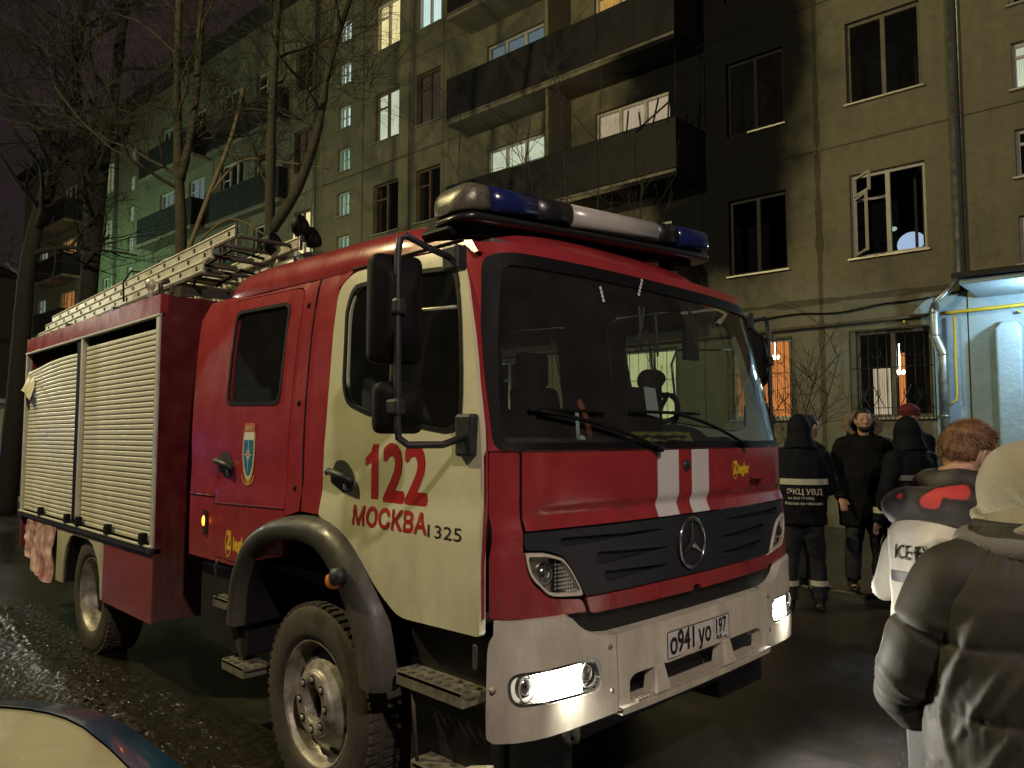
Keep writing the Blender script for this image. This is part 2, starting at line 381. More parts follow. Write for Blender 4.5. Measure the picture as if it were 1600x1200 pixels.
M['facade'] = facade_mat('facade_concrete', (.240, .222, .145), (.17, .165, .112))
M['seam'] = facade_mat('joint_mortar', (.14, .13, .09), (.09, .085, .06))
M['porch'] = mat('porch_painted_plaster', (.34, .47, .55), .75, noise_amt=.18, nscale=4, bump=.5, bscale=14, bdist=.02)
M['roofing'] = mat('roofing_felt', (.02, .02, .02), .8, bump=.3, bscale=20)
M['parapet'] = mat('balcony_panel_dark', (.009, .0065, .0065), .75, noise_amt=.4, nscale=4)
M['slab'] = facade_mat('balcony_slab_concrete', (.30, .26, .19), (.2, .18, .13), soot=True)
M['frame_w'] = mat('window_frame_white', (.55, .53, .46), .6, noise_amt=.2, nscale=6)
M['frame_b'] = mat('window_frame_brown', (.13, .075, .05), .6, noise_amt=.2, nscale=6)
M['frame_char'] = mat('window_frame_charred', (.008, .008, .008), .9)
M['frame_g'] = mat('window_frame_drab', (.17, .155, .11), .7, noise_amt=.3, nscale=6)
M['frame_burnt'] = mat('window_frame_sooty', (.035, .033, .028), .8, noise_amt=.6, nscale=8)
M['sill'] = mat('sill_tin', (.45, .43, .36), .45, metal=.5, noise_amt=.2, nscale=9)
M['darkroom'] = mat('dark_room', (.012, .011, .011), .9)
M['zinc'] = mat('zinc_pipe', (.38, .42, .42), .38, metal=.8, noise_amt=.3, nscale=9, rvar=.1)
M['gas'] = mat('yellow_gas_pipe', (.62, .45, .03), .5, noise_amt=.15, nscale=12)
M['iron'] = mat('wrought_iron', (.012, .012, .012), .6)
C_WARM = (1.0, .74, .36); C_WHITE = (.86, .84, .62); C_GREEN = (.45, .82, .68); C_COOL = (.70, .82, .80); C_ORANGE = (1.0, .30, .08)
M['w_warm'] = emis('curtain_warm_light', C_WARM, 1.7, 1, 12, .35)
M['w_white'] = emis('curtain_pale_light', C_WHITE, 1.15, 1, 14, .35)
M['w_green'] = emis('stair_light_green', C_GREEN, .75, 1, 5, .7)
M['w_cool'] = emis('stair_light_cool', C_COOL, 1.4, 1, 5, .7)
M['w_orange'] = emis('room_light_orange', C_ORANGE, .95, 1, 8, .5)
M['w_amber'] = emis('room_light_amber', (1.0, .50, .12), .9, 1, 8, .4)
M['w_dim'] = emis('curtain_dim', (.30, .20, .13), .22, 1, 10, .3)
M['w_blue'] = emis('window_pale_blue', (.42, .50, .58), .33, 0)
M['w_pink'] = emis('curtain_pinkish', (1.0, .70, .48), .75, 1, 10, .30)
M['bulb'] = emis('chandelier_bulb', (1, .88, .6), 30)

# ================================================================== GROUND
def ground_mat():
    m = bpy.data.materials.new('wet_asphalt'); m.use_nodes = True; n = m.node_tree; L = n.links; b = n.nodes['Principled BSDF']
    tc = n.nodes.new('ShaderNodeTexCoord')
    def noi(sc, det=6, rough=.6, vec=None):
        t = n.nodes.new('ShaderNodeTexNoise'); t.inputs['Scale'].default_value = sc; t.inputs['Detail'].default_value = det; t.inputs['Roughness'].default_value = rough
        L.new(vec or tc.outputs['Object'], t.inputs['Vector']); return t
    mp = n.nodes.new('ShaderNodeMapping'); mp.inputs['Scale'].default_value = (1.0, .28, 1); L.new(tc.outputs['Object'], mp.inputs['Vector'])
    w1 = noi(.9, 6, .6, mp.outputs[0]); w2 = noi(5, 8, .65); w3 = noi(42, 6, .7); w4 = noi(130, 3, .6)
    r = n.nodes.new('ShaderNodeValToRGB'); r.color_ramp.elements[0].position = .35; r.color_ramp.elements[1].position = .65
    r.color_ramp.elements[0].color = (.014, .013, .012, 1); r.color_ramp.elements[1].color = (.042, .037, .032, 1)
    ad = n.nodes.new('ShaderNodeMath'); ad.operation = 'ADD'; mu = n.nodes.new('ShaderNodeMath'); mu.operation = 'MULTIPLY'; mu.inputs[1].default_value = .5
    L.new(w1.outputs['Fac'], ad.inputs[0]); L.new(w2.outputs['Fac'], ad.inputs[1]); L.new(ad.outputs[0], mu.inputs[0]); L.new(mu.outputs[0], r.inputs['Fac'])
    L.new(r.outputs['Color'], b.inputs['Base Color'])
    mr = n.nodes.new('ShaderNodeMapRange'); mr.inputs['From Min'].default_value = .40; mr.inputs['From Max'].default_value = .60
    mr.inputs['To Min'].default_value = .05; mr.inputs['To Max'].default_value = .26; L.new(w1.outputs['Fac'], mr.inputs['Value']); L.new(mr.outputs[0], b.inputs['Roughness'])
    # relief is drowned where the film of water is thick
    h = n.nodes.new('ShaderNodeMath'); h.operation = 'MULTIPLY'
    mk = n.nodes.new('ShaderNodeMapRange'); mk.inputs['From Min'].default_value = .38; mk.inputs['From Max'].default_value = .56; mk.inputs['To Min'].default_value = .12; mk.inputs['To Max'].default_value = 1
    L.new(w1.outputs['Fac'], mk.inputs['Value'])
    s2 = n.nodes.new('ShaderNodeMath'); s2.operation = 'ADD'
    k = n.nodes.new('ShaderNodeMath'); k.operation = 'MULTIPLY'; k.inputs[1].default_value = .45; L.new(w4.outputs['Fac'], k.inputs[0])
    L.new(w3.outputs['Fac'], s2.inputs[0]); L.new(k.outputs[0], s2.inputs[1])
    L.new(s2.outputs[0], h.inputs[0]); L.new(mk.outputs[0], h.inputs[1])
    bp = n.nodes.new('ShaderNodeBump'); bp.inputs['Strength'].default_value = .8; bp.inputs['Distance'].default_value = .009
    L.new(h.outputs[0], bp.inputs['Height']); 
    bp2 = n.nodes.new('ShaderNodeBump'); bp2.inputs['Strength'].default_value = .35; bp2.inputs['Distance'].default_value = .03
    L.new(w2.outputs['Fac'], bp2.inputs['Height']); L.new(bp2.outputs[0], bp.inputs['Normal']); L.new(bp.outputs[0], b.inputs['Normal'])
    b.inputs['Specular IOR Level'].default_value = .55
    return m
M['asphalt'] = ground_mat()
M['kerb'] = mat('kerb_concrete', (.42, .40, .36), .75, noise_amt=.4, nscale=6, bump=.4, bscale=25)
M['soil'] = mat('bare_soil', (.045, .035, .022), .95, noise_amt=.5, nscale=5, bump=.8, bscale=12, bdist=.05)
M['slush'] = mat('dirty_slush', (.024, .020, .016), .15, spec=.6, noise_amt=.5, nscale=20, bump=.8, bscale=22, bdist=.03, rvar=.12)
mb = MB(); mb.add([(-150, -150, 0), (200, -150, 0), (200, 250, 0), (-150, 250, 0)], [(0, 1, 2, 3)])
g = mb.build('ground', M['soil']); g['kind'] = 'structure'; g.location.z = -.06
mb = MB()
def gz(x, y):
    z = 0
    d = x-1.25-.10*(y-4)*.3
    z += -.022*math.exp(-(d/.16)**2)*(y > 1)+.020*math.exp(-((d-.27)/.10)**2)+.016*math.exp(-((d+.26)/.12)**2)
    z *= min(1, max(0, (9-y)/3))
    return z+.006*noise.noise(Vector((x*.9, y*.9, 0)))
nx, ny = 110, 150
P = [[(-9+22*i/nx if 1 else 0, -8+30*j/ny, 0) for i in range(nx+1)] for j in range(ny+1)]
P = [[(x, y, gz(x, y)*(1 if -8.5 < x < 7 and -7 < y < 20 else 0)) for x, y, z in r] for r in P]
mb.grid(P); mb.build('road', M['asphalt'])['kind'] = 'structure'
mb = MB()
for a in [(-60, -9, -40, 90), (13, 60, -40, 4)]: mb.add([(a[0], a[2], -.008), (a[1], a[2], -.008), (a[1], a[3], -.008), (a[0], a[3], -.008)], [(0, 1, 2, 3)])
mb.add([(-9, 22, -.008), (13, 22, -.008), (13, 90, -.008), (-9, 90, -.008)], [(0, 1, 2, 3)])
mb.add([(-9, -40, -.008), (13, -40, -.008), (13, -8, -.008), (-9, -8, -.008)], [(0, 1, 2, 3)])
mb.build('road', M['asphalt'])['kind'] = 'structure'
# pavement in front of the entrance (one low step up)
mb = MB(); mb.box(8.02, 14.5, -12, 4.9, -.05, .10); mb.box(8.9, 14.5, 4.9, 60, -.05, .10)
mb.build('pavement', M['asphalt'], bevel=.02)['kind'] = 'structure'

# ================================================================== BUILDING
BR = empty('apartment_building', 'five storey panel apartment block with soot stains and dark balconies', 'building', (13.47, 4.52, 0), radians(93.9))
FL = [1.35, 4.10, 6.85, 9.60, 12.35, 15.10]
def fmap(s, z, off): return Vector((s, off, z))
panel_cells = []
def wall_panel(s0, s1, z0, z1, holes, m='facade', th=.32, off=0):
    g_ = .011
    mb = MB(); s0 += g_; s1 -= g_; z0 += g_; z1 -= g_
    patch(mb, rect(s0, s1, z0, z1), [rect(*h) for h in holes], fmap, 5.0, th, off)
    return build_raw(mb, 'wall_panel', M[m], BR)
WIN = {}
def window_mesh(w, h, style):
    """frame mesh local: x 0..w, z 0..h, y depth"""
    key = (round(w, 3), round(h, 3), style)
    if key in WIN: return WIN[key]
    mb = MB(); t = .055; y0, y1 = -.15, -.09
    mb.box(0, w, y0, y1, 0, t); mb.box(0, w, y0, y1, h-t, h); mb.box(0, t, y0, y1, t, h-t); mb.box(w-t, w, y0, y1, t, h-t)
    mul = {'two': [.5], 'twoL': [.38], 'twoR': [.62], 'stair': [.5], 'three': [.33, .67], 'plain': [.5]}[style]
    for q in mul: mb.box(w*q-.035, w*q+.035, y0, y1+.01, t, h-t)
    if style in ('two', 'twoR'): mb.box(w*mul[0]+.035, w-t, y0+.01, y1-.005, h*.68, h*.68+.045)
    if style == 'twoL': mb.box(w*mul[0]+.035, w-t, y0+.01, y1-.005, h*.7, h*.7+.04)
    if style == 'stair': mb.box(t, w-t, y0+.012, y1-.008, h*.5, h*.5+.03)
    if style == 'three': mb.box(w*.67+.035, w-t, y0+.01, y1-.005, h*.6, h*.6+.04)
    WIN[key] = mb; return mb
WCACHE = {}
def window(s0, s1, z0, z1, style='two', fr='frame_w', light=None, sill=True, sep=.05, glassy=True, off=0):
    w = s1-s0; h = z1-z0; key = (round(w, 3), round(h, 3), style, fr)
    if key in WCACHE:
        o = WCACHE[key]['f'].copy(); link(o, BR)
    else:
        o = window_mesh(w, h, style).build('window', M[fr], BR); WCACHE[key] = {'f': o}
    c = WCACHE[key]; o.name = 'window'
    o.location = (s0, off, z0)
    def sub(k, mk):
        if k in c: q = c[k].copy(); link(q, o)
        else: q = mk(); c[k] = q
        return q
    if glassy:
        def mk():
            mb = MB(); mb.box(.04, w-.04, -.122, -.118, .04, h-.04); return mb.build('pane', M['glass'], o)
        sub('p', mk).name = 'pane'
    if light:
        mb = MB(); n_ = 24
        mb.grid([[(w*k/n_, -.24+.012*sin(k*2.1), zz) for k in range(n_+1)] for zz in (0, h)])
        mb.build('curtain', M[light], o)
    if sill:
        def mk():
            mb = MB(); mb.box(-.04, w+.04, -.08, .07, -.035, -.005); return mb.build('sill', M['sill'], o)
        sub('s', mk).name = 'sill'
    return o
SILL = [2.0, 4.78, 7.55, 10.30, 13.05]; WH = 1.49
# seams: dark mortar strips set back behind the joints
mb = MB()
cuts = [-7.5, -3.6, -1.2, 1.07, 3.35, 7.2, 10.9, 12.3, 14.4, 16.5, 18.35, 21.0, 23.6, 26.2, 28.7, 30.3, 32.1, 34.6, 36.8, 41.0, 43.5, 46]
for z in FL: mb.box(-7.5, 46, -.03, -.018, z-.03, z+.03)
for s in cuts: mb.box(s-.03, s+.03, -.032, -.016, 1.3, 16.2)
mb.build('joint_seal', M['seam'], BR)
# window table: (bay index, list per storey of (s0, s1, style, frame, light) or None)
bays = {}
def W_(b, fl, *a): bays.setdefault((b, fl), []).append(a)
B_A, B_B, B_C = 1, 2, 3
for fl in range(5):
    z0 = SILL[fl]
    W_(2, fl, -.67, .53, z0, z0+WH)
    W_(3, fl, 1.65, 2.80, z0, z0+WH)
    W_(5, fl, 3.95, 5.95, z0, z0+WH) if False else None
def cell(i): return cuts[i], cuts[i+1]
def add_cell(i, fl, wins, m='facade'):
    s0, s1 = cell(i); z0 = FL[fl]; z1 = FL[fl+1]
    wall_panel(s0, s1, z0, z1, [(a, b, c, d) for a, b, c, d in wins], m)
std = lambda a, b, fl: (a, b, SILL[fl], SILL[fl]+WH)
STZ = [4.22+1.36*k for k in range(9)]
for fl in range(5):
    z0, z1 = FL[fl], FL[fl+1]
    st = [z for z in STZ if z > z0+.05 and z+.75 < z1-.03]
    st2 = [z for z in STZ if z0-.75 < z < z1]
    # keep stair windows clear of the joints: clamp inside the storey
    stw = []
    for z in (z0+.22, z0+1.58):
        stw.append(z)
    # bay 0/1 stair section at the right
    if fl == 0:
        wall_panel(-7.5, -3.6, z0, z1, [], 'porch'); wall_panel(-3.6, -1.2, z0, z1, [], 'porch')
    else:
        add_cell(0, fl, [std(-6.2, -4.9, fl)]); window(-6.2, -4.9, SILL[fl], SILL[fl]+WH, 'two', 'frame_w', None)
        add_cell(1, fl, [(-2.75, -1.93, z, z+.75) for z in stw])
        for k, z in enumerate(stw):
            window(-2.75, -1.93, z, z+.75, 'two', 'frame_w', 'w_white' if (fl == 1 and k == 0) or (fl == 2 and k == 0) else ('w_dim' if fl > 2 else None))
    # bays 2, 3
    add_cell(2, fl, [std(-.67, .53, fl)]); add_cell(3, fl, [std(1.65, 2.80, fl)])
    # balcony zone 4, 5
    zb0, zb1 = SILL[fl]-.15, SILL[fl]+WH-.1
    if fl < 1:
        add_cell(4, fl, [std(4.0, 5.9, fl)]); add_cell(5, fl, [std(7.9, 9.3, fl)])
    else:
        add_cell(4, fl, [(4.05, 5.95, zb0, zb1)]); add_cell(5, fl, [(7.42, 9.3, zb0, zb1)])
    add_cell(6, fl, [std(11.02, 12.0, fl)])
    add_cell(7, fl, [std(12.75, 13.88, fl)])
    add_cell(8, fl, [(15.05, 15.68, z, z+.75) for z in stw])
    add_cell(9, fl, [std(17.1, 18.1, fl)])
    add_cell(10, fl, [std(19.4, 20.6, fl)]); add_cell(11, fl, [std(21.4, 23.0, fl)])
    add_cell(12, fl, [std(24.3, 25.6, fl)]); add_cell(13, fl, [std(26.7, 28.2, fl)])
    add_cell(14, fl, [])
    add_cell(15, fl, [(30.75, 31.35, z, z+.75) for z in stw])
    add_cell(16, fl, [std(33.2, 34.1, fl)])
    add_cell(17, fl, [std(35.3, 36.3, fl)])
    add_cell(18, fl, [std(37.6, 39.6, fl)])
    add_cell(19, fl, [std(41.8, 42.9, fl)]); add_cell(20, fl, [])
    # lights of each window by storey
    L_F = {0: None, 1: None, 2: 'w_white', 3: 'w_warm', 4: 'w_white'}
    window(12.75, 13.88, SILL[fl], SILL[fl]+WH, 'two', 'frame_b' if fl in (2, 3, 1) else 'frame_w', {2: None, 1: None, 3: 'w_white', 4: 'w_warm', 0: None}[fl])
    window(11.02, 12.0, SILL[fl], SILL[fl]+WH, 'two', 'frame_b' if fl < 4 else 'frame_w', {4: 'w_cool', 3: 'w_dim'}.get(fl))
    for k, z in enumerate(stw):
        window(15.05, 15.68, z, z+.75, 'stair', 'frame_w', 'w_green' if z < 10.3 else 'w_cool')
        window(30.75, 31.35, z, z+.75, 'stair', 'frame_w', 'w_cool' if (fl, k) != (1, 0) else None)
    window(17.1, 18.1, SILL[fl], SILL[fl]+WH, 'two', 'frame_b', {2: 'w_warm', 0: None, 3: 'w_dim'}.get(fl))
    window(19.4, 20.6, SILL[fl], SILL[fl]+WH, 'two', 'frame_w', {3: 'w_dim'}.get(fl)); window(21.4, 23.0, SILL[fl], SILL[fl]+WH, 'three', 'frame_w', {2: 'w_dim'}.get(fl))
    window(24.3, 25.6, SILL[fl], SILL[fl]+WH, 'two', 'frame_w', {3: 'w_blue'}.get(fl)); window(26.7, 28.2, SILL[fl], SILL[fl]+WH, 'three', 'frame_w', {3: 'w_blue'}.get(fl))
    window(33.2, 34.1, SILL[fl], SILL[fl]+WH, 'two', 'frame_w', {4: 'w_white', 3: 'w_white', 2: 'w_dim', 1: 'w_warm'}.get(fl))
    window(35.3, 36.3, SILL[fl], SILL[fl]+WH, 'two', 'frame_w', {4: 'w_warm', 3: 'w_white', 2: None}.get(fl))
    window(37.6, 39.6, SILL[fl], SILL[fl]+WH, 'three', 'frame_w', {3: 'w_amber', 2: 'w_orange', 1: 'w_warm'}.get(fl))
    window(41.8, 42.9, SILL[fl], SILL[fl]+WH, 'two', 'frame_w', {4: 'w_warm', 3: 'w_cool', 2: 'w_cool', 1: 'w_warm'}.get(fl))
    # right hand bays
    if fl > 1:
        window(-.67, .53, SILL[fl], SILL[fl]+WH, 'plain', 'frame_g', None)
        window(1.65, 2.80, SILL[fl], SILL[fl]+WH, 'plain', 'frame_char', None, sill=False); mb = MB(); mb.box(1.62, 2.35, -.08, .07, SILL[fl]-.035, SILL[fl]-.005); mb.build('sill', M['sill'], BR)
    if fl >= 1:
        lw = {1: None, 2: 'w_white', 3: 'w_blue', 4: None}[fl]
        rw = {1: None, 2: 'w_pink', 3: 'w_amber', 4: None}[fl]
        window(4.05, 5.95, zb0, zb1, 'three', 'frame_w', rw, sill=False); window(7.42, 9.3, zb0, zb1, 'three', 'frame_w', lw, sill=False)
    else:
        window(4.0, 5.9, SILL[0], SILL[0]+WH, 'three', 'frame_w', 'w_warm'); window(7.9, 9.3, SILL[0], SILL[0]+WH, 'two', 'frame_w', None)
# top band, plinth, eaves, interior darkness
mb = MB(); mb.box(-7.5, 46, -.32, 0, 15.12, 16.35); mb.build('parapet_wall', M['facade'], BR)
mb = MB(); mb.box(-3.6, 46, -.32, .03, -.1, 1.32); mb.build('plinth', M['facade'], BR)
mb = MB(); mb.box(-7.6, 46.1, -12, .55, 16.36, 16.55); mb.build('roof', M['roofing'], BR)
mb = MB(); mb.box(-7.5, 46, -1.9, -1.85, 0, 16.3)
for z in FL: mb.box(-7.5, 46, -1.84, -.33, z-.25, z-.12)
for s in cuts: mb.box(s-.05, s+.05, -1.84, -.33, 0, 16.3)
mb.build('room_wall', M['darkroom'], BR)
mb = MB(); mb.box(-7.5, -7.2, -12, -.32, 0, 16.3); mb.box(45.7, 46, -12, -.32, 0, 16.3); mb.box(-7.5, 46, -12, -11.7, 0, 16.3); mb.build('side_wall', M['facade'], BR)
# second-floor windows: burnt one and the open one
window(1.65, 2.80, 4.78, 6.27, 'plain', 'frame_burnt', None, glassy=False)
ow = window(-.67, .53, 4.78, 6.27, 'two', 'frame_w', None, glassy=False)
def sash(w, h, ang, loc, parent, m, flip=1, transom=False, torn=False):
    mb = MB(); t = .04
    X0, X1 = (0, w) if flip > 0 else (-w, 0)
    mb.box(X0, X1, -.02, .02, 0, t); mb.box(X0, X1, -.02, .02, h-t, h); mb.box(X0, X0+t, -.02, .02, t, h-t); mb.box(X1-t, X1, -.02, .02, t, h-t)
    if transom: mb.box(X0+t, X1-t, -.018, .018, h*.66, h*.66+t)
    o = mb.build('sash', M[m], parent); o.location = loc; o.rotation_euler = (0, 0, ang)
    return o
sash(.50, 1.02, radians(-52), (1.15, -.10, .05), ow, 'frame_w', -1)
sash(.50, .34, radians(-45), (1.15, -.10, 1.1), ow, 'frame_w', -1)
sash(.50, 1.38, radians(-62), (.05, -.10, .05), ow, 'frame_burnt', 1)
# bluish torch glow of the crew working inside, seen through the open sash
mb = MB()
mb.ball((-.20, -1.0, 5.12), (.24, .03, .22), seg=20); mb.build('torch_glow', emis('torch_light', (.38, .52, .72), .9, 0), BR)
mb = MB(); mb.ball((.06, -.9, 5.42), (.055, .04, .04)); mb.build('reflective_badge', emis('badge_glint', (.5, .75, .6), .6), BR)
# ground floor windows with grilles
window(-.67, .53, 2.0, 3.49, 'plain', 'frame_g', None); window(1.65, 2.80, 2.0, 3.49, 'two', 'frame_w', 'w_orange')
mb = MB(); mb.grid([[(.03+.28*k/8, -.26+.02*sin(k*2), z) for k in range(9)] for z in (2.02, 2.85)])
mb.build('curtain', M['w_pink'], BR)
mb = MB(); mb.grid([[(-.20+.10*k/8, -.27, z) for k in range(9)] for z in (2.02, 3.1)]); mb.build('curtain', M['w_orange'], BR)
for (s, z) in ((-.13, 2.75), (2.02, 3.15)):
    mb = MB()
    for k in range(5): mb.ball((s+.07*cos(k*1.256), -.21+.02*sin(k*1.256), z+.03*(k % 2)), .022, seg=8, rings=6)
    mb.cyl((s, -.21, z), (s, -.21, z+.5), .006, 6)
    mb.build('chandelier', M['bulb'], BR)
def grille(s0, s1, z0, z1):
    mb = MB(); y = .06; r = .0075
    for z in (z0, z0+.18, z0+.86, z1): mb.cyl((s0, y, z), (s1, y, z), r, 6)
    n_ = 9
    for k in range(n_+1):
        s = s0+(s1-s0)*k/n_
        mb.cyl((s, y, z0), (s, y, z1), r, 6)
    for c in (s0+(s1-s0)*.25, s0+(s1-s0)*.75):
        for sg in (-1, 1):
            pts = []
            for k in range(15):
                t = k/14
                pts.append((c+sg*(.02+.14*sin(t*pi*.5)+.0*t), y+.008, z0+.18+.36*t) if t < .7 else (c+sg*(.145-.07*sin((t-.7)/.3*pi)), y+.008, z0+.43+.06*cos((t-.7)/.3*pi*1.3)))
            mb.tube(pts, r, 5)
            mb.tube([(c+sg*.03, y+.008, z0+.56), (c+sg*.2, y+.008, z0+.2)], r, 5)
            mb.tube([(c+sg*(.1+.07*cos(a)), y+.008, z1-.42+.07*sin(a)) for a in [i*pi/7 for i in range(-7, 3)]], r, 5)
    for k in range(n_*2): mb.tube([(s0+(s1-s0)*(k+.5)/(n_*2), y+.02, z0-.03), (s0+(s1-s0)*(k+.5)/(n_*2), y+.05, z0+.05)], r*.8, 4)
    mb.build('window_grille', M['iron'], BR)
grille(-.72, .58, 1.98, 3.5); grille(1.6, 2.85, 1.98, 3.5); grille(3.95, 5.95, 1.98, 3.5)
M['dripm'] = mat('worn_edge_tin', (.17, .15, .11), .6, noise_amt=.6, nscale=5)
# balconies
def balcony(s0, s1, zf, depth=.92, h=1.02, m='parapet', dividers=(), boards=True, soff='slab', white=True):
    b = empty('balcony'); b.parent = BR
    mb = MB(); mb.box(s0, s1, .0, depth, zf-.14, zf); mb.build('floor_slab', M[soff], b, bevel=.01)
    n_ = max(2, int((s1-s0)/.9)); mbb = None
    for k in range(n_):
        a = s0+(s1-s0)*k/n_+.006; c = s0+(s1-s0)*(k+1)/n_-.006
        mb = MB(); mb.box(a, c, depth-.035, depth-.008, zf+.03, zf+h); mb.build('parapet_sheet', M[m], b)
    for s in (s0, s1):
        mb = MB(); mb.box(s-.012 if s == s1 else s, s if s == s1 else s+.012, .02, depth-.04, zf+.03, zf+h); mb.build('parapet_sheet', M[m], b)
    mb = MB(); mb.tube([(s0+.01, .03, zf+h+.02), (s0+.01, depth-.02, zf+h+.02), (s1-.01, depth-.02, zf+h+.02), (s1-.01, .03, zf+h+.02)], .02, 6); mb.build('handrail', M['chassis'], b)
    if white:
        mb = MB(); mb.box(s0, s1, depth+.002, depth+.018, zf-.06, zf+.0); mb.build('drip_edge', M['dripm'], b)
    for s in dividers:
        mb = MB(); mb.box(s-.04, s+.04, .0, depth-.06, zf, zf+2.6); mb.build('divider', M['facade'], b)
    return b
for z in FL[1:5]:
    balcony(3.42, 9.85, z, dividers=(6.65,))
    balcony(18.45, 23.5, z, .35)
    balcony(23.8, 28.6, z, .75, white=False)
    balcony(36.9, 40.8, z, .85, white=False)
# junk on a balcony
mb = MB()
for a, b_ in [((4.3, .95, 7.8), (3.5, .9, 8.25)), ((4.55, .9, 7.8), (4.5, .9, 8.3)), ((3.95, .9, 7.8), (3.8, .9, 8.35)), ((4.2, .9, 7.8), (4.25, .9, 8.2)), ((3.6, .9, 7.8), (3.52, .95, 8.5))]: mb.cyl(a, b_, .02, 6)
mb.tube([(3.42, .9, 8.0), (3.42, .9, 9.3), (3.42, .2, 9.45)], .012, 5)
mb.build('balcony_poles', M['chassis'], BR)
# pipes and cables
mb = MB(); mb.tube([(-1.13, .12, 16.2), (-1.13, .12, 4.25), (-1.02, .25, 4.02), (-.82, .3, 3.84), (-.80, .24, 3.7)], .05, 10); mb.build('downpipe', M['zinc'], BR)
mb = MB(); mb.tube([(-.79, .22, 3.82), (-.77, .22, 3.70), (-.77, .22, 3.28), (-.87, .22, 3.02), (-.87, .22, .25)], [.05, .075, .075, .075, .065], 14)
for z in (3.66, 3.30, 2.98, 2.0, 1.0): mb.tube([(-.77 if z > 3.2 else -.87, .22, z-.015), (-.77 if z > 3.2 else -.87, .22, z+.015)], .083, 14)
mb.build('downpipe', M['zinc'], BR)
mb = MB(); mb.tube([(-1.24, .06, 16.2), (-1.22, .06, 4.1)], .011, 6); mb.build('cable_conduit', M['zinc'], BR)
mb = MB(); mb.tube([(16.76, .12, 16.2), (16.76, .12, .4)], .06, 8); mb.build('downpipe', M['zinc'], BR)
mb = MB(); mb.tube([(32.6, .12, 16.2), (32.6, .12, .4)], .06, 8); mb.build('downpipe', M['zinc'], BR)
mb = MB(); mb.tube([(16.5, .10, 3.62), (3.3, .10, 3.62), (-.85, .10, 3.66)], .027, 8); mb.build('gas_pipe', mat('shaded_pipe_brown', (.10, .075, .03), .7, noise_amt=.4, nscale=9), BR)  # same yellow gas pipe; shade on this stretch is put into its colour
mb = MB(); mb.tube([(-.853, .10, 3.66), (-1.0, .12, 3.66), (-3.4, .12, 3.70)], .028, 8); mb.build('gas_pipe', M['gas'], BR)
mb = MB(); mb.tube([(-1.03, .12, 3.6), (-1.03, .12, 2.36), (-1.03, .16, 2.26), (-.92, .2, 2.16)], .02, 8); mb.build('gas_pipe', M['gas'], BR)
for s in (10, 6, 2.0, -.3, -1.9): mb = MB(); mb.box(s-.012, s+.012, 0, .13, 3.56, 3.60); mb.build('pipe_bracket', M['gas'], BR)
pts = [(3.2-.2*k, .05, 3.83+.02*sin(k*.9)+.035*sin(k*.35)+(.006*k)) for k in range(23)]
mb = MB(); mb.tube(pts, .014, 6)
mb.tube([(12-.5*k, .05, 3.84-.03*sin(k*.7)) for k in range(18)], .012, 5); mb.build('cable', M['black'], BR)
# mortar smears that follow the joints
mb = MB()
M['smear'] = facade_mat('mortar_smear', (.125, .115, .070), (.09, .082, .055))
def smear(s0, z0, s1, z1, w):
    n_ = 26; A = []; B = []
    for k in range(n_+1):
        t = k/n_; s = s0+(s1-s0)*t; z = z0+(z1-z0)*t; q = w*(.7+.6*noise.noise(Vector((s*3.1, z*3.1, w*9))))
        if abs(s1-s0) > abs(z1-z0): A.append((s, .004, z-q)); B.append((s, .004, z+q*.8))
        else: A.append((s-q, .004, z)); B.append((s+q, .004, z))
    mb = MB(); mb.grid([A, B], smooth=False); mb.build('mortar_smear', M['smear'], BR)
smear(1.07, 1.4, 1.07, 6.8, .07); smear(1.07, 6.95, 1.07, 12, .055)
smear(-1.2, 4.10, 3.3, 4.10, .085); smear(1.1, 6.85, 3.3, 6.85, .035); smear(-1.15, 6.85, 1.05, 6.85, .03)
smear(10.9, 4.1, 16.4, 4.1, .06); smear(10.9, 6.85, 16.4, 6.85, .07); smear(10.9, 9.6, 16.4, 9.6, .05); smear(12.3, 4.2, 12.3, 12, .05); smear(14.4, 4.2, 14.4, 15, .05)
mb = MB(); M['patchgrey'] = mat('grey_repair_plaster', (.20, .20, .16), .9, noise_amt=.2, nscale=6)
mb.add([(1.0, .006, 2.78), (.62, .006, 2.80), (.62, .006, 3.38), (1.0, .006, 3.15)], [(0, 1, 2, 3)])
mb.build('repair_patch', M['patchgrey'], BR)
# the painted zone left of the porch
mb = MB(); mb.add([(-.68, .006, 3.97), (-.45, .006, 3.78), (-.42, .006, 3.72), (-.70, .006, 3.6), (-.72, .006, 1.35), (-1.19, .006, 1.35), (-1.19, .006, 4.0)], [(0, 1, 2, 3, 4, 5, 6)])
mb.build('painted_wall_strip', M['porch'], BR)
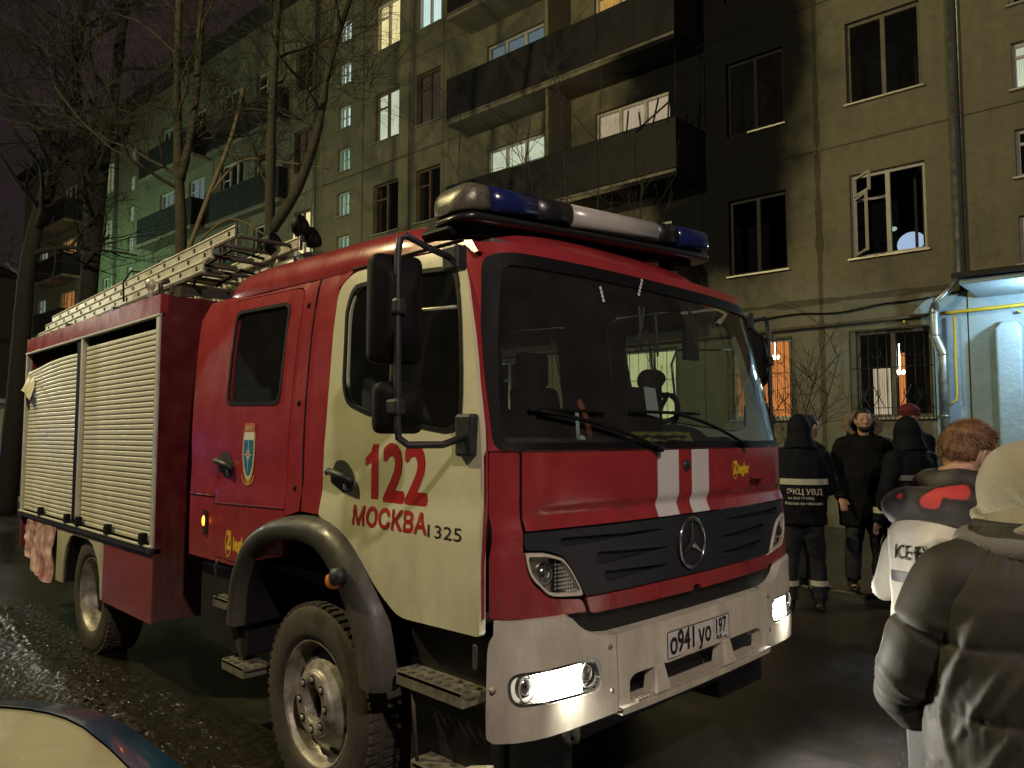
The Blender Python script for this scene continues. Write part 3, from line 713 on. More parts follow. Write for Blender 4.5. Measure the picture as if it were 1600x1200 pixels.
# porch: canopy, pier, door
PO = empty('entrance_porch'); PO.parent = BR
mb = MB(); mb.box(-5.2, -1.36, .02, 1.45, 3.86, 3.93); mb.build('soffit', M['porch'], PO, bevel=.01)
mb = MB()
mb.add([(-5.3, .0, 4.16), (-1.3, .0, 4.16), (-1.28, 1.55, 3.94), (-5.3, 1.55, 3.94), (-5.3, .0, 4.22), (-1.3, .0, 4.22), (-1.28, 1.55, 4.02), (-5.3, 1.55, 4.02)],
       [(0, 1, 2, 3), (4, 7, 6, 5), (0, 4, 5, 1), (1, 5, 6, 2), (2, 6, 7, 3), (3, 7, 4, 0)])
mb.build('canopy_roof', M['roofing'], PO, bevel=.01)
mb = MB(); mb.box(-1.95, -1.62, .0, .42, 0, 3.30)
mb.add([(-1.95, .0, 3.3), (-1.62, .0, 3.3), (-1.62, .42, 3.3), (-1.95, .42, 3.3), (-1.87, .0, 3.46), (-1.56, .0, 3.46), (-1.7, .3, 3.42), (-1.87, .3, 3.42)],
       [(0, 1, 5, 4), (1, 2, 6, 5), (2, 3, 7, 6), (3, 0, 4, 7), (4, 5, 6, 7)])
mb.build('pier', M['porch'], PO, bevel=.03)
mb = MB(); mb.box(-3.6, -2.02, .005, .09, 2.35, 2.55); mb.box(-3.6, -2.02, .005, .07, 3.3, 3.5); mb.build('door_lintel', M['frame_w'], PO, bevel=.01)
mb = MB(); mb.box(-3.4, -2.1, .02, .06, .12, 2.3); mb.build('door', mat('grey_steel_door', (.16, .19, .22), .45, metal=.3, noise_amt=.2), PO, bevel=.008)
mb = MB(); mb.box(-2.08, -2.0, .02, .10, .1, 2.33); mb.box(-3.5, -3.42, .02, .10, .1, 2.33); mb.build('door_frame', M['frame_w'], PO, bevel=.008)
mb = MB(); mb.add([(-2.1, .03, 2.6), (-2.6, .03, 2.6), (-2.1, .03, 3.2)], [(0, 1, 2)]); mb.build('transom_glass', mat('brown_transom', (.14, .07, .05), .4), PO)
# assumed porch lamp, out of view: a small bulkhead lamp fixed under the canopy
mb = MB(); mb.lathe([(0, 0), (.09, 0), (.10, .03), (.10, .05)], Matrix.Translation((-2.75, .9, 3.80)), 20); mb.build('assumed_porch_lamp', emis('porch_lamp_glass', (.72, .92, 1.0), 25), PO)
pl = bpy.data.lights.new('assumed_porch_light', 'POINT'); pl.energy = 130; pl.color = (.66, .88, 1.0); pl.shadow_soft_size = .08
plo = bpy.data.objects.new('assumed_porch_light', pl); link(plo, PO); plo.location = (-2.55, 1.15, 3.60)
# ================================================================== ASSUMED AND ADDED LAMPS (outside the frame; they light the yard)
for (x, y, z, colr, watt, rad, lab) in LAMPS:
    t = empty('assumed_or_added_lamp', lab, 'street lamp', (x, y, 0), group='assumed and added lamps round the yard')
    mb = MB(); mb.tube([(-.9, 0, 0), (-.9, 0, z-.4), (-.75, 0, z+.05), (-.3, 0, z+.22)], [.09, .06, .045, .04], 12); mb.build('post', M['kerb'], t)
    mb = MB(); mb.add([(-.35, -.14, z+.14), (.35, -.16, z+.10), (.35, .16, z+.10), (-.35, .14, z+.14), (-.3, -.06, z+.30), (.3, -.08, z+.24), (.3, .08, z+.24), (-.3, .06, z+.30)],
        [(0, 4, 5, 1), (1, 5, 6, 2), (2, 6, 7, 3), (3, 7, 4, 0), (4, 7, 6, 5)]); mb.build('lamp_head', M['fender'], t)
    mb = MB(); mb.lathe([(0, -.04), (.10, -.03), (.15, .02), (.16, .06)], Matrix.Translation((0, 0, z+.05)), 16); mb.build('lamp_glass', emis('lamp_glow', colr, 30), t)
    l = bpy.data.lights.new('lamp_light', 'SPOT' if x > 4 else 'POINT'); l.energy = watt; l.color = colr; l.shadow_soft_size = rad
    lo = bpy.data.objects.new('lamp_light', l); link(lo, t); lo.location = (0, 0, z-.16)
    if x > 4: l.spot_size = radians(150); l.spot_blend = .5; lo.rotation_euler = Vector((1, -.45, .0)).to_track_quat('-Z', 'Y').to_euler()

# ================================================================== FIRE ENGINE (local: y=0 at the front corners, +y to the rear, x=-1.17 is the side in view)
TR = empty('fire_engine', 'red and cream fire engine numbered 122 with lit headlamps and ladders on the roof', 'fire engine', (3.02, 2.03, 0)); TR.scale = (.975, 1, 1)
ZX = [(0, 1.178), (1.30, 1.178), (1.36, 1.176), (1.43, 1.163), (1.65, 1.163), (1.9, 1.147), (2.2, 1.117), (2.42, 1.082), (2.50, 1.055), (2.56, 1.02), (2.62, .96)]
def interp(T, z):
    if z <= T[0][0]: return T[0][1]
    for (a, b), (c, d) in zip(T, T[1:]):
        if z <= c:
            t = (z-a)/(c-a); return b+(d-b)*t
    return T[-1][1]
def xs(z): return interp(ZX, z)
def sideL(y, z, off): return Vector((-(xs(z)+off), y, z))        # near side
def sideR(y, z, off): return Vector((xs(z)+off, y, z))
PLAN = [(0, -.160), (.3, -.157), (.6, -.147), (.9, -.118), (1.0, -.098), (1.06, -.075), (1.11, -.045), (1.142, -.012), (1.150, .0), (1.165, .05), (1.17, .12)]
# arc-length table
_s = [0]
for a, b in zip(PLAN, PLAN[1:]): _s.append(_s[-1]+math.dist(a, b))
def plan(s):
    q = abs(s); sg = -1 if s < 0 else 1
    k = min(max(bisect.bisect_right(_s, q)-1, 0), len(PLAN)-2)
    t = (q-_s[k])/(_s[k+1]-_s[k])
    def cr(p0, p1, p2, p3, t): return .5*((2*p1)+(-p0+p2)*t+(2*p0-5*p1+4*p2-p3)*t*t+(-p0+3*p1-3*p2+p3)*t**3)
    P_ = [PLAN[abs(k-1)] if k else (-PLAN[1][0], PLAN[1][1]), PLAN[k], PLAN[k+1], PLAN[min(k+2, len(PLAN)-1)]]
    if q > _s[-1]: return sg*PLAN[-1][0], PLAN[-1][1]+(q-_s[-1])
    x = cr(*[p[0] for p in P_], t); y = cr(*[p[1] for p in P_], t)
    return sg*min(x, 1.17), y
S_CORNER = _s[8]
def front(s, z, off):
    x, y = plan(s); x2, y2 = plan(s+.01); d = Vector((x2-x, y2-y)).normalized(); nrm = Vector((d.y, -d.x))
    k = xs(z)/1.17 if z > 1.65 else 1
    lean = .205*(z-1.65)+.05*max(0, z-2.2)**1.5 if z > 1.65 else 0
    if z < 1.40: lean = -.02*min(1, (1.40-z)/.05)*(1 if z > 1.0 else 1)
    p = Vector((x*k, y+lean))+nrm*off
    return Vector((p.x, p.y, z))
def P_(name, outer, holes, mp, m, h=.12, th=.014, off=0, parent=TR):
    mb = MB(); patch(mb, outer, holes, mp, h, th, off); return build_raw(mb, name, M[m], parent)
LFG = .5  # (kept for clarity)
# door outline and window outline on the side (y, z)
DOOR = rpoly([(.012, .975), (.012, 1.65), (.085, 2.02), (.165, 2.30), (.235, 2.455), (.60, 2.475), (1.03, 2.475), (1.125, 2.40), (1.10, 1.82), (1.118, 1.44), (1.128, 1.325), (.96, 1.285), (.80, 1.19), (.66, 1.06), (.50, .965)],
             [.02, .3, .3, .2, .07, .3, .12, .12, .3, .03, .02, .1, .2, .2, .06], 4)
DWIN = rpoly([(.150, 1.745), (.150, 1.90), (.195, 2.20), (.255, 2.372), (.60, 2.40), (.985, 2.395), (1.02, 2.30), (.975, 1.93), (.93, 1.845), (.74, 1.79), (.40, 1.74), (.22, 1.718)],
             [.05, .2, .2, .06, .2, .08, .1, .15, .10, .2, .2, .04], 4)
CDOOR = rpoly([(1.455, 1.10), (1.455, 2.465), (2.335, 2.495), (2.262, 1.50), (2.25, 1.02), (1.90, 1.01), (1.62, 1.075)], [.02, .09, .09, .5, .02, .05, .2], 4)
CWIN = rpoly([(1.575, 1.865), (1.585, 2.395), (2.215, 2.415), (2.185, 1.88)], .06, 4)
def inset(poly, d):
    cx = sum(p[0] for p in poly)/len(poly); cy = sum(p[1] for p in poly)/len(poly); o = []
    n = len(poly)
    for i in range(n):
        a = Vector(poly[i-1]); b = Vector(poly[i]); c = Vector(poly[(i+1) % n]); t = (c-a).normalized(); nn = Vector((-t.y, t.x))
        q = b+nn*d
        if (q-Vector((cx, cy))).length > (b-Vector((cx, cy))).length and d > 0: q = b-nn*d
        o.append(tuple(q))
    return o
def scale_poly(poly, d):
    xs0 = [p[0] for p in poly]; ys0 = [p[1] for p in poly]; cx = (min(xs0)+max(xs0))/2; cy = (min(ys0)+max(ys0))/2
    kx = 1-2*d/(max(xs0)-min(xs0)); ky = 1-2*d/(max(ys0)-min(ys0))
    return [((x-cx)*kx+cx, (y-cy)*ky+cy) for x, y in poly]
SIDE_OUT = [(1.133, 1.33), (1.30, 1.335), (1.45, 1.30), (1.60, 1.22), (1.75, 1.09), (1.90, .99), (2.60, .99), (2.615, 1.37), (2.68, 2.0), (2.73, 2.42), (2.70, 2.535), (1.0, 2.535), (.45, 2.525), (.19, 2.48), (.13, 2.42), (.155, 2.42), (.225, 2.465), (.60, 2.485), (1.04, 2.485), (1.136, 2.41), (1.111, 1.82), (1.128, 1.44)]
for side, mp in (('near', sideL), ('far', sideR)):
    P_('cab_side', SIDE_OUT, [scale_poly(CDOOR, -.006)], mp, 'red', .14, .03)
    d = P_('door', DOOR, [DWIN], mp, 'white', .045, .03, .002)
    P_('window_seal', scale_poly(DWIN, -.012), [scale_poly(DWIN, .008)], mp, 'black', .2, .01, .006, d)
    P_('pane', scale_poly(DWIN, .012), [], mp, 'glass', .3, .004, -.008, d)
    cdr = P_('door', CDOOR, [CWIN], mp, 'red', .055, .03, .003)
    P_('window_seal', scale_poly(CWIN, -.010), [scale_poly(CWIN, .010)], mp, 'black', .2, .012, .007, cdr)
    P_('pane', scale_poly(CWIN, .014), [], mp, 'glass', .3, .004, -.008, cdr)
    sg = -1 if side == 'near' else 1
    # quarter-light bar and rear channel of the driver's window
    mb = MB(); mb.tube([mp(.62, 1.79, -.012), mp(.65, 2.15, -.012), mp(.16, 2.13, -.012)] if 0 else [mp(.17, 2.205, -.014), mp(.60, 2.235, -.014), mp(.645, 2.15, -.014), mp(.63, 1.79, -.014)], .008, 6)
    mb.build('sliding_pane_edge', M['alu'], d)
    # handles
    def handle(y, z, parent):
        mb = MB()
        cup = rpoly([(y-.105, z+.0), (y-.03, z+.075), (y+.06, z+.07), (y+.09, z+.0), (y+.10, z-.03), (y-.02, z-.075), (y-.09, z-.06)], .05, 3)
        patch(mb, cup, [], mp, .1, .004, .006, back=False)
        o = build_raw(mb, 'handle_cup', M['fender'], parent)
        mb = MB(); mb.tube([mp(y-.10, z-.02, .012), mp(y-.06, z+.0, .04), mp(y+.06, z+.022, .04), mp(y+.12, z+.012, .014)], [.012, .017, .017, .012], 8)
        mb.build('handle', M['dark'], parent)
        mb = MB(); mb.cyl(mp(y-.035, z-.045, .005), mp(y-.035, z-.045, .014), .014, 10); mb.build('lock', M['chrome'], parent)
    handle(.945, 1.515, d); handle(2.145, 1.535, cdr)
    # crease line on doors
    for (ya, yb, pa, mm) in ((.014, 1.12, d, 'white'), (1.46, 2.25, cdr, 'red')):
        pass
    # red corner pillar filling between windscreen and door
    P_('corner_panel', [(.003, .98+.06), (-.003, 1.04), (-.003, 1.64), (.003, 1.64)], [], mp, 'red', .2, .01)
    # sill under crew door handled by side; black lower cab frame
# roof dome
mb = MB(); N = 96; outl = []
for k in range(N):
    a = 2*pi*k/N; c_, s_ = cos(a), sin(a); n_ = 6 if s_ > 0 else 4.5
    x = 1.058*math.copysign(abs(c_)**(2/n_), c_); y = (1.30*math.copysign(abs(s_)**(2/n_), s_))
    yy = 1.42+y
    if s_ < 0: yy = 1.42+y*(1.27/1.30)-.075*(1-(x/1.06)**2)+.02
    outl.append((x, yy))
def z0(y): return 2.43+.07*min(1, max(0, (y-.12)/.55))+.035*min(1, max(0, (y-.8)/1.6))
rows = []
for sC, hh in ((0, -.02), (-.004, .01), (.004, .045), (.02, .085), (.05, .125), (.10, .155), (.17, .178), (.3, .195), (.5, .203), (.75, .207), (.999, .208)):
    r = []
    for x, y in outl:
        yy = 1.42+(y-1.42)*(1-sC); xx = x*(1-sC)
        lift = z0(yy)
        groove = -.006 if abs(yy-1.20) < .03 else 0
        r.append((xx, yy, lift+hh*(1 if y < 2 else 1)+groove))
    rows.append(r)
mb.grid(rows, closed=True); ro = mb.build('roof', M['red'], TR)
mb = MB(); mb.tube([(-(.965*cos(t)), 1.22-.0*t, 2.53+.235*sin(t)**.45) for t in [i*pi/24 for i in range(1, 24)]], .007, 5); 
# A pillar trims: cream strip by the door, then red
for sg in (-1, 1):
    mp = front
    # windscreen surround (black) and red pillars come from one front frame
WS = rpoly([(-1.135, 1.672), (1.135, 1.672), (1.125, 2.0), (1.085, 2.34), (1.05, 2.372), (-1.05, 2.372), (-1.085, 2.34), (-1.125, 2.0)], [.05, .05, .3, .06, .06, .06, .06, .3], 5)
FRM = [(-S_CORNER-.0, 1.642), (S_CORNER+.0, 1.642), (S_CORNER+.02, 2.0), (S_CORNER+.07, 2.30), (S_CORNER+.06, 2.47), (.6, 2.475), (-.6, 2.475), (-S_CORNER-.06, 2.47), (-S_CORNER-.07, 2.30), (-S_CORNER-.02, 2.0)]
INN = [(-S_CORNER+.022, 1.645), (S_CORNER-.022, 1.645), (S_CORNER-.012, 2.1), (S_CORNER-.03, 2.405), (1.05, 2.428), (-1.05, 2.428), (-S_CORNER+.03, 2.405), (-S_CORNER+.012, 2.1)]
P_('windscreen_frame', FRM, [rpoly(INN, .05, 3)], front, 'red', .08, .02)
P_('windscreen_seal', rpoly([(a*1.004, b) for a, b in INN], .05, 3), [WS], front, 'black', .07, .012, .003)
ws = P_('windscreen', scale_poly(WS, -.006), [], front, 'wglass', .10, .006, -.004)
# hood flap, corner panels, headlamp openings, grille, lower strip
HOOD = rpoly([(-1.055, 1.352), (1.055, 1.352), (1.062, 1.636), (-1.062, 1.636)], .02, 3)
mb = MB()
def hoodmap(s, z, off):
    e = .016*(1/(1+math.exp(-(z-1.428)*120))) if z < 1.5 else .016*(1-min(1, max(0, (z-1.60)/.035))**2)
    e -= .010
    fade = min(1, max(0, (1.02-abs(s))/.1)); return front(s, z, off-.016*fade*(1/(1+math.exp((z-1.425)*140)))+.004)
Z_ = [1.352+(1.636-1.352)*k/40 for k in range(41)]; S_ = [-1.058+2.116*k/60 for k in range(61)]
mb.grid([[hoodmap(s, z, 0) for s in S_] for z in Z_]); mb.grid([[hoodmap(s, z, -.02*q) for s in S_] for q, z in ((0, 1.352), (1, 1.352))], smooth=False)
hood = mb.build('hood_flap', M['red'], TR, recalc=False)
for a, b in ((-.285, -.120), (-.012, .140)):
    mb = MB(); mb.grid([[hoodmap(a+(b-a)*k/8, z, .0022) for k in range(9)] for z in Z_]); mb.build('white_stripe', M['film'], hood, recalc=False)
mb = MB(); mb.lathe([(0, .012), (.018, .012), (.024, .006), (.026, 0)], Matrix.Translation(hoodmap(-.055, 1.565, .0)) @ Matrix.Rotation(pi/2, 4, 'X'), 18); mb.build('hood_lock', M['dark'], hood)
for sg in (-1, 1):
    f = lambda q: [(sg*a, b) for a, b in q]
    cp = [(1.067, 1.636), (S_CORNER-.002, 1.636), (S_CORNER-.002, 1.33), (S_CORNER+.004, 1.27), (S_CORNER+.004, 1.045), (.90, 1.035), (.755, 1.028), (.775, 1.078), (.93, 1.095), (1.01, 1.14), (1.05, 1.19), (1.07, 1.275)]
    cps = rpoly(f(cp), [.01, .01, .1, .02, .01, .02, .01, .02, .1, .1, .1, .02], 3)
    def cmap(s, z, off):
        k = min(1, max(0, (1.30-z)/.05)); k = k*k*(3-2*k); g_ = min(1, max(0, (abs(s)-1.03)/.10))
        return front(s, z, off+.016*k*g_)
    P_('corner_panel', cps, [], cmap, 'red', .045, .012)
    hl = rpoly(f([(1.062, 1.272), (.935, 1.265), (.85, 1.215), (.79, 1.13), (.772, 1.092), (.93, 1.105), (1.005, 1.15), (1.045, 1.20)]), [.015, .05, .08, .05, .02, .08, .06, .06], 4)
    ho = P_('indicator_lamp', hl, [scale_poly(hl, .013)], front, 'bump', .06, .02, .004)
    P_('reflector', scale_poly(hl, .01), [], front, 'lens', .06, .002, -.028, ho)
    mb = MB()
    for i in range(9):
        for j in range(11):
            s_, z_ = sg*(.80+.0135*i), 1.10+.0145*j
            if inpoly((s_, z_), scale_poly(hl, .018)): mb.ball(front(s_, z_, -.018), (.0055, .004, .0060), seg=6, rings=4)
    mb.build('lens_bead', M['clear'], ho)
    mb = MB(); mb.ball(front(sg*.95, 1.185, -.03), (.045, .03, .045), seg=14, rings=8); mb.build('bulb_bowl', M['chrome'], ho)
    P_('lens', scale_poly(hl, .008), [], front, 'lampglass', .06, .003, .002, ho)
GR = rpoly([(-1.062, 1.344), (1.062, 1.344), (1.062, 1.281), (.93, 1.274), (.84, 1.222), (.778, 1.13), (.752, 1.086), (-.752, 1.086), (-.778, 1.13), (-.84, 1.222), (-.93, 1.274), (-1.062, 1.281)], [.01, .01, .02, .06, .08, .05, .01, .01, .05, .08, .06, .02], 3)
slots = []
for sg in (-1, 1):
    for a, b, z_, hh in ((.28, .90, 1.300, .017), (.24, .70, 1.222, .025), (.24, .66, 1.148, .022)):
        q = rpoly([(sg*a, z_+.002), (sg*a, z_-.002), (sg*(b-.03), z_-hh), (sg*b, z_-hh*.6), (sg*b, z_+hh)], [.001, .001, .03, .02, .03], 3)
        slots.append(q)
gr = P_('grille', GR, slots, front, 'grille', .09, .02, -.004)
mb = MB(); mb.grid([[front(s, z, -.022) for s in S_[4:-4]] for z in (1.09, 1.2, 1.342)]); mb.build('slot_mesh', mat('grille_mesh', (.010, .011, .015), .5, bump=1, bscale=420, bdist=.004), gr, recalc=False)
P_('lower_strip', rpoly([(-.752, 1.080), (.752, 1.080), (.735, 1.018), (.03, 1.012), (.02, 1.035), (-.03, 1.035), (-.04, 1.012), (-.735, 1.018)], [.01, .01, .02, .005, .005, .005, .005, .02], 3), [], front, 'red', .08, .015, .0)
P_('lower_duct', rect(-1.0, 1.0, .90, 1.05), [], front, 'chassis', .2, .01, -.03)
# star emblem
eg = MB(); c = front(-.055, 1.224, .010); R_ = .104
eg.tube([c+Vector((R_*cos(a), 0, R_*sin(a)*1.03)) for a in [2*pi*k/40 for k in range(40)]], .0075, 8, closed=True, side=(0, 1, 0))
for k in range(3):
    a = pi/2+k*2*pi/3; tip = c+Vector((cos(a)*R_*.98, 0, sin(a)*R_*1.0)); l = Vector((-sin(a), 0, cos(a)))*.016
    inn = [c+Vector((cos(a+s*pi/3)*.017, 0, sin(a+s*pi/3)*.017)) for s in (-1, 1)]
    top = c+Vector((0, -.012, 0))
    eg.add([tip, inn[0], inn[1], top], [(0, 1, 3), (0, 3, 2), (0, 2, 1)])
eg.build('star_emblem', M['chrome'], TR)
# bumper
def bmap(s, z, off):
    return front(s, min(z, 1.39), off+.022+.010*max(0, 1-abs(z-.70)/.2)) if z < 1.4 else front(s, z, off)
def bmapc(s, z, off):
    p = bmap(s, z, off); return Vector((p.x, p.y, p.z))
lamp_hole = {}
SB = S_CORNER+.01
for sg in (-1, 1):
    f = lambda q: [(sg*a, b) for a, b in q]
    outl_ = rpoly(f([(SB, .615), (SB, .93), (SB-.02, 1.0), (SB-.02, 1.040), (.865, 1.032), (.80, .975), (.72, .937), (.625, .925), (.625, .632)]), [.03, .04, .02, .01, .04, .06, .05, .005, .005], 3)
    lh = rpoly(f([(1.125, .738), (1.135, .855), (.715, .862), (.700, .735)]), [.06, .055, .05, .06], 6)
    bo = P_('bumper_corner', outl_, [lh], bmapc, 'bump', .06, .03)
    # ledge that closes the top of the bumper
    mb = MB(); ss = [sg*(.63+(SB-.65)*k/20) for k in range(21)]
    def ztop(a): return interp([(.62, .925), (.72, .937), (.80, .975), (.865, 1.032), (1.3, 1.038)], abs(a))
    mb.grid([[bmapc(s, ztop(s), -.001) for s in ss], [front(s, ztop(s)+.006, -.02) for s in ss]]); mb.build('top_ledge', M['bump'], bo, recalc=False)
    hd = P_('headlamp', scale_poly(lh, .001), [scale_poly(lh, .011)], bmapc, 'chrome', .05, .03, -.002)
    P_('reflector', scale_poly(lh, .004), [], bmapc, 'lampback', .05, .002, -.06, hd)
    # lit part
    lit = rpoly(f([(1.01, .748), (1.01, .850), (.785, .855), (.78, .745)]), .02, 3)
    P_('lit_reflector', lit, [], bmapc, 'head', .05, .004, -.024, hd)
    for s_ in (1.055, .752):
        mb = MB(); mb.lathe([(0, .028), (.022, .024), (.036, .012), (.046, -.006)], Matrix.Translation(bmapc(sg*s_, .797, -.045)) @ Matrix.Rotation(pi/2, 4, 'X'), 20); mb.build('lamp_bowl', M['chrome'], hd)
        mb = MB(); mb.tube([bmapc(sg*s_, .797, -.02)+Vector((.044*cos(a), 0, .048*sin(a))) for a in [2*pi*k/24 for k in range(24)]], .004, 6, closed=True, side=(0, 1, 0)); mb.build('bowl_rim', M['alu'], hd)
    P_('lens', scale_poly(lh, .006), [], bmapc, 'lampglass', .06, .003, -.008, hd)
    for s_, z_ in ((.66, .885), (.66, .722), (1.175, .80)):
        mb = MB(); q = bmapc(sg*s_, z_, .0); mb.cyl(q+Vector((0, .01, 0)), q+Vector((sg*.004 if s_ > 1 else 0, -.005, 0)), .011, 12); mb.build('bolt', M['rim'], bo)
    sp = bpy.data.lights.new('headlamp_beam', 'SPOT'); sp.energy = 170; sp.color = (1, .95, .85); sp.spot_size = radians(168); sp.spot_blend = 1.0; sp.shadow_soft_size = .06
    so = bpy.data.objects.new('headlamp_beam', sp); link(so, hd); so.location = bmapc(sg*.90, .80, .03); so.rotation_euler = (radians(58), 0, pi)
AP = rpoly([(-.555, .655), (-.555, .738), (-.52, .757), (.52, .757), (.555, .738), (.555, .655)], .02, 3)
bc = P_('bumper_centre', rpoly([(-.620, .633), (-.620, .925), (-.3, .927), (.3, .927), (.620, .925), (.620, .633), (.3, .620), (-.3, .620)], [.005]*8, 2), [AP], bmapc, 'bump', .08, .05)
mb = MB(); ss = [-.62+1.24*k/20 for k in range(21)]
mb.grid([[bmapc(s, .926, 0) for s in ss], [front(s, .93, -.03) for s in ss]]); mb.build('top_ledge', M['bump'], bc, recalc=False)
for s_ in (-.355, .19):
    mb = MB(); q = bmapc(s_, .7, 0); mb.add([(q.x-.055, q.y+.05, .655), (q.x+.055, q.y+.05, .655), (q.x+.055, q.y-.022, .655), (q.x-.055, q.y-.022, .655), (q.x-.03, q.y+.05, .76), (q.x+.035, q.y+.05, .76), (q.x+.035, q.y-.002, .76), (q.x-.03, q.y-.002, .76)],
        [(0, 1, 2, 3), (4, 7, 6, 5), (0, 4, 5, 1), (1, 5, 6, 2), (2, 6, 7, 3), (3, 7, 4, 0)]); mb.build('bumper_strut', M['bump'], bc, bevel=.006)
mb = MB(); mb.grid([[bmapc(s, .650, 0)+Vector((0, -.022, 0)) for s in ss], [bmapc(s, .652, 0)+Vector((0, .06, 0)) for s in ss]], smooth=False)
mb.grid([[bmapc(s, .650, 0)+Vector((0, -.022, 0)) for s in ss], [bmapc(s, .622, 0)+Vector((0, -.02, 0)) for s in ss], [bmapc(s, .618, 0)+Vector((0, .05, 0)) for s in ss]], smooth=False)
mb.build('step_ledge', M['bump'], bc, recalc=False)
src = None
for k in range(46):
    s_ = -.52+1.0*k/45; q = bmapc(s_, .656, 0)
    if src is None:
        mb = MB(); mb.box(-.0065, .0065, -.019, .055, -.004, .008); src = mb.build('tread_rib', M['bump'], bc, bevel=.002); src.location = q
    else: o = inst(src, q, bc)
P_('inner_beam', rect(-1.0, 1.0, .64, .90), [], front, 'chassis', .2, .02, -.06)
# number plate
plb = MB(); pz0, pz1 = .752, .886
def pmap(x, z, off): return Vector((x-.03, -.204-off, z))
mb = MB(); patch(mb, rpoly(rect(-.276, .272, pz0, pz1), .012, 3), [], pmap, 1, .012, 0); pf = build_raw(mb, 'plate_frame', M['bump'], TR)
mb = MB(); patch(mb, rpoly(rect(-.262, .258, pz0+.012, pz1-.010), .008, 3), [rpoly(rect(-.259, .255, pz0+.015, pz1-.013), .008, 3)], pmap, 1, .002, .0035); build_raw(mb, 'plate_border', M['black_ink'], pf)
mb = MB(); patch(mb, rpoly(rect(-.258, .254, pz0+.016, pz1-.014), .008, 3), [], pmap, 1, .002, .003); build_raw(mb, 'number_plate', M['film'], pf)
def ptext(t, x, z, size, sx, bold=.002, parent=pf, m='black_ink'):
    tb = text_mb(t, size, lambda a, b, off: pmap(x+a, z+b, .0045+off), sx=sx, bold=bold, off=0); tb.build('plate_lettering', M[m], parent, recalc=False)
ptext('о', -.248, .782, .118, .90, .003); ptext('941', -.188, .782, .128, .80, .003); ptext('уо', -.018, .786, .112, .86, .003)
ptext('197', .122, .803, .094, .74, .0018); ptext('RUS', .135, .775, .030, 1.0, .0005)
mb = MB(); mb.add([pmap(.113, pz0+.016, .0045), pmap(.1155, pz0+.016, .0045), pmap(.1155, pz1-.014, .0045), pmap(.113, pz1-.014, .0045)], [(0, 1, 2, 3)])
for k, cc in enumerate(('w', 'b', 'r')): pass
mb.build('plate_lettering', M['black_ink'], pf, recalc=False)
for k, nm in enumerate(((.7, .7, .7), (.05, .1, .5), (.5, .03, .03))):
    mb = MB(); z_ = .790-.006*k; mb.add([pmap(.205, z_-.006, .0045), pmap(.235, z_-.006, .0045), pmap(.235, z_, .0045), pmap(.205, z_, .0045)], [(0, 1, 2, 3)]); mb.build('flag_stripe', mat('flag_colour', nm, .5), pf, recalc=False)
# tow hooks under the bumper
for x in (-.80, .17):
    mb = MB(); mb.tube([(x-.03, -.10, .66), (x-.03, -.10, .56), (x-.02, -.10, .535), (x+.02, -.10, .535), (x+.03, -.10, .56), (x+.03, -.10, .66)], [(.010, .022)]*6, 8); mb.build('tow_hook', M['fender'], TR)
# lettering
def htext(t, s0, z0_, size, m, sx=1, bold=.0, shear=0, mp=hoodmap, off=.0015, slope=0, parent=None, thick=0, name='lettering'):
    tb = text_mb(t, size, lambda a, b, o_: mp(s0+a, z0_+b+a*slope, off+o_), sx=sx, bold=bold, shear=shear); return tb.build(name, M[m], parent, recalc=False)
htext('iegler', .432, 1.513, .070, 'yellow', .78, .0035, parent=hood)
htext('Z', .385, 1.513, .085, 'yellow', .7, .004, parent=hood)
htext('Atego', .545, 1.450, .060, 'chrome', 1.0, .001, .3, parent=hood)
def ring_mb(mp, u, v, rx, rz, w, off):
    mb = MB(); pts = [(cos(a), sin(a)) for a in [2*pi*k/28 for k in range(29)] ]
    mb.grid([[mp(u+rx*c_, v+rz*s_, off) for c_, s_ in pts], [mp(u+(rx-w)*c_, v+(rz-w)*s_, off) for c_, s_ in pts]]); return mb
ring_mb(hoodmap, .400, 1.530, .026, .045, .005, .003).build('lettering', M['yellow'], hood, recalc=False)
def dmap(y, z, off): return sideL(-y, z, off)     # text runs from the rear to the front: u = -y
def dtext(t, y0, z0_, size, m, sx=1, bold=0, shear=0, slope=0, parent=TR, off=.0026, name='lettering'):
    tb = text_mb(t, size, lambda a, b, o_: sideL(y0-a, z0_+b+a*slope, off+o_), sx=sx, bold=bold, shear=shear); return tb.build(name, M[m], parent, recalc=False)
dtext('22', .635, 1.430, .330, 'redfilm', .92, .011)
for kk, pp in enumerate([[(0, 0), (.052, 0), (.052, .238), (.012, .238), (0, .215)], [(.02, .238), (0, .205), (-.045, .178), (-.045, .142), (.0, .158), (.02, .18)]]):
    mb = MB(); patch(mb, [(.720-a, 1.424+b) for a, b in pp], [], sideL, 1, .001, .0028+.0003*kk, back=False); build_raw(mb, 'lettering', M['redfilm'], TR)
dtext('МОСКВА', .850, 1.313, .108, 'redfilm', 1.12, .004)
dtext('1325', .335, 1.305, .070, 'chrome', 1.65, .0, off=.004)
dtext('Z', 2.085, 1.075, .135, 'yellow', .62, .007); dtext('iegler', 2.005, 1.075, .105, 'yellow', .80, .005)
ring_mb(sideL, 2.060, 1.105, .038, .075, .008, .006).build('lettering', M['yellow'], TR, recalc=False)
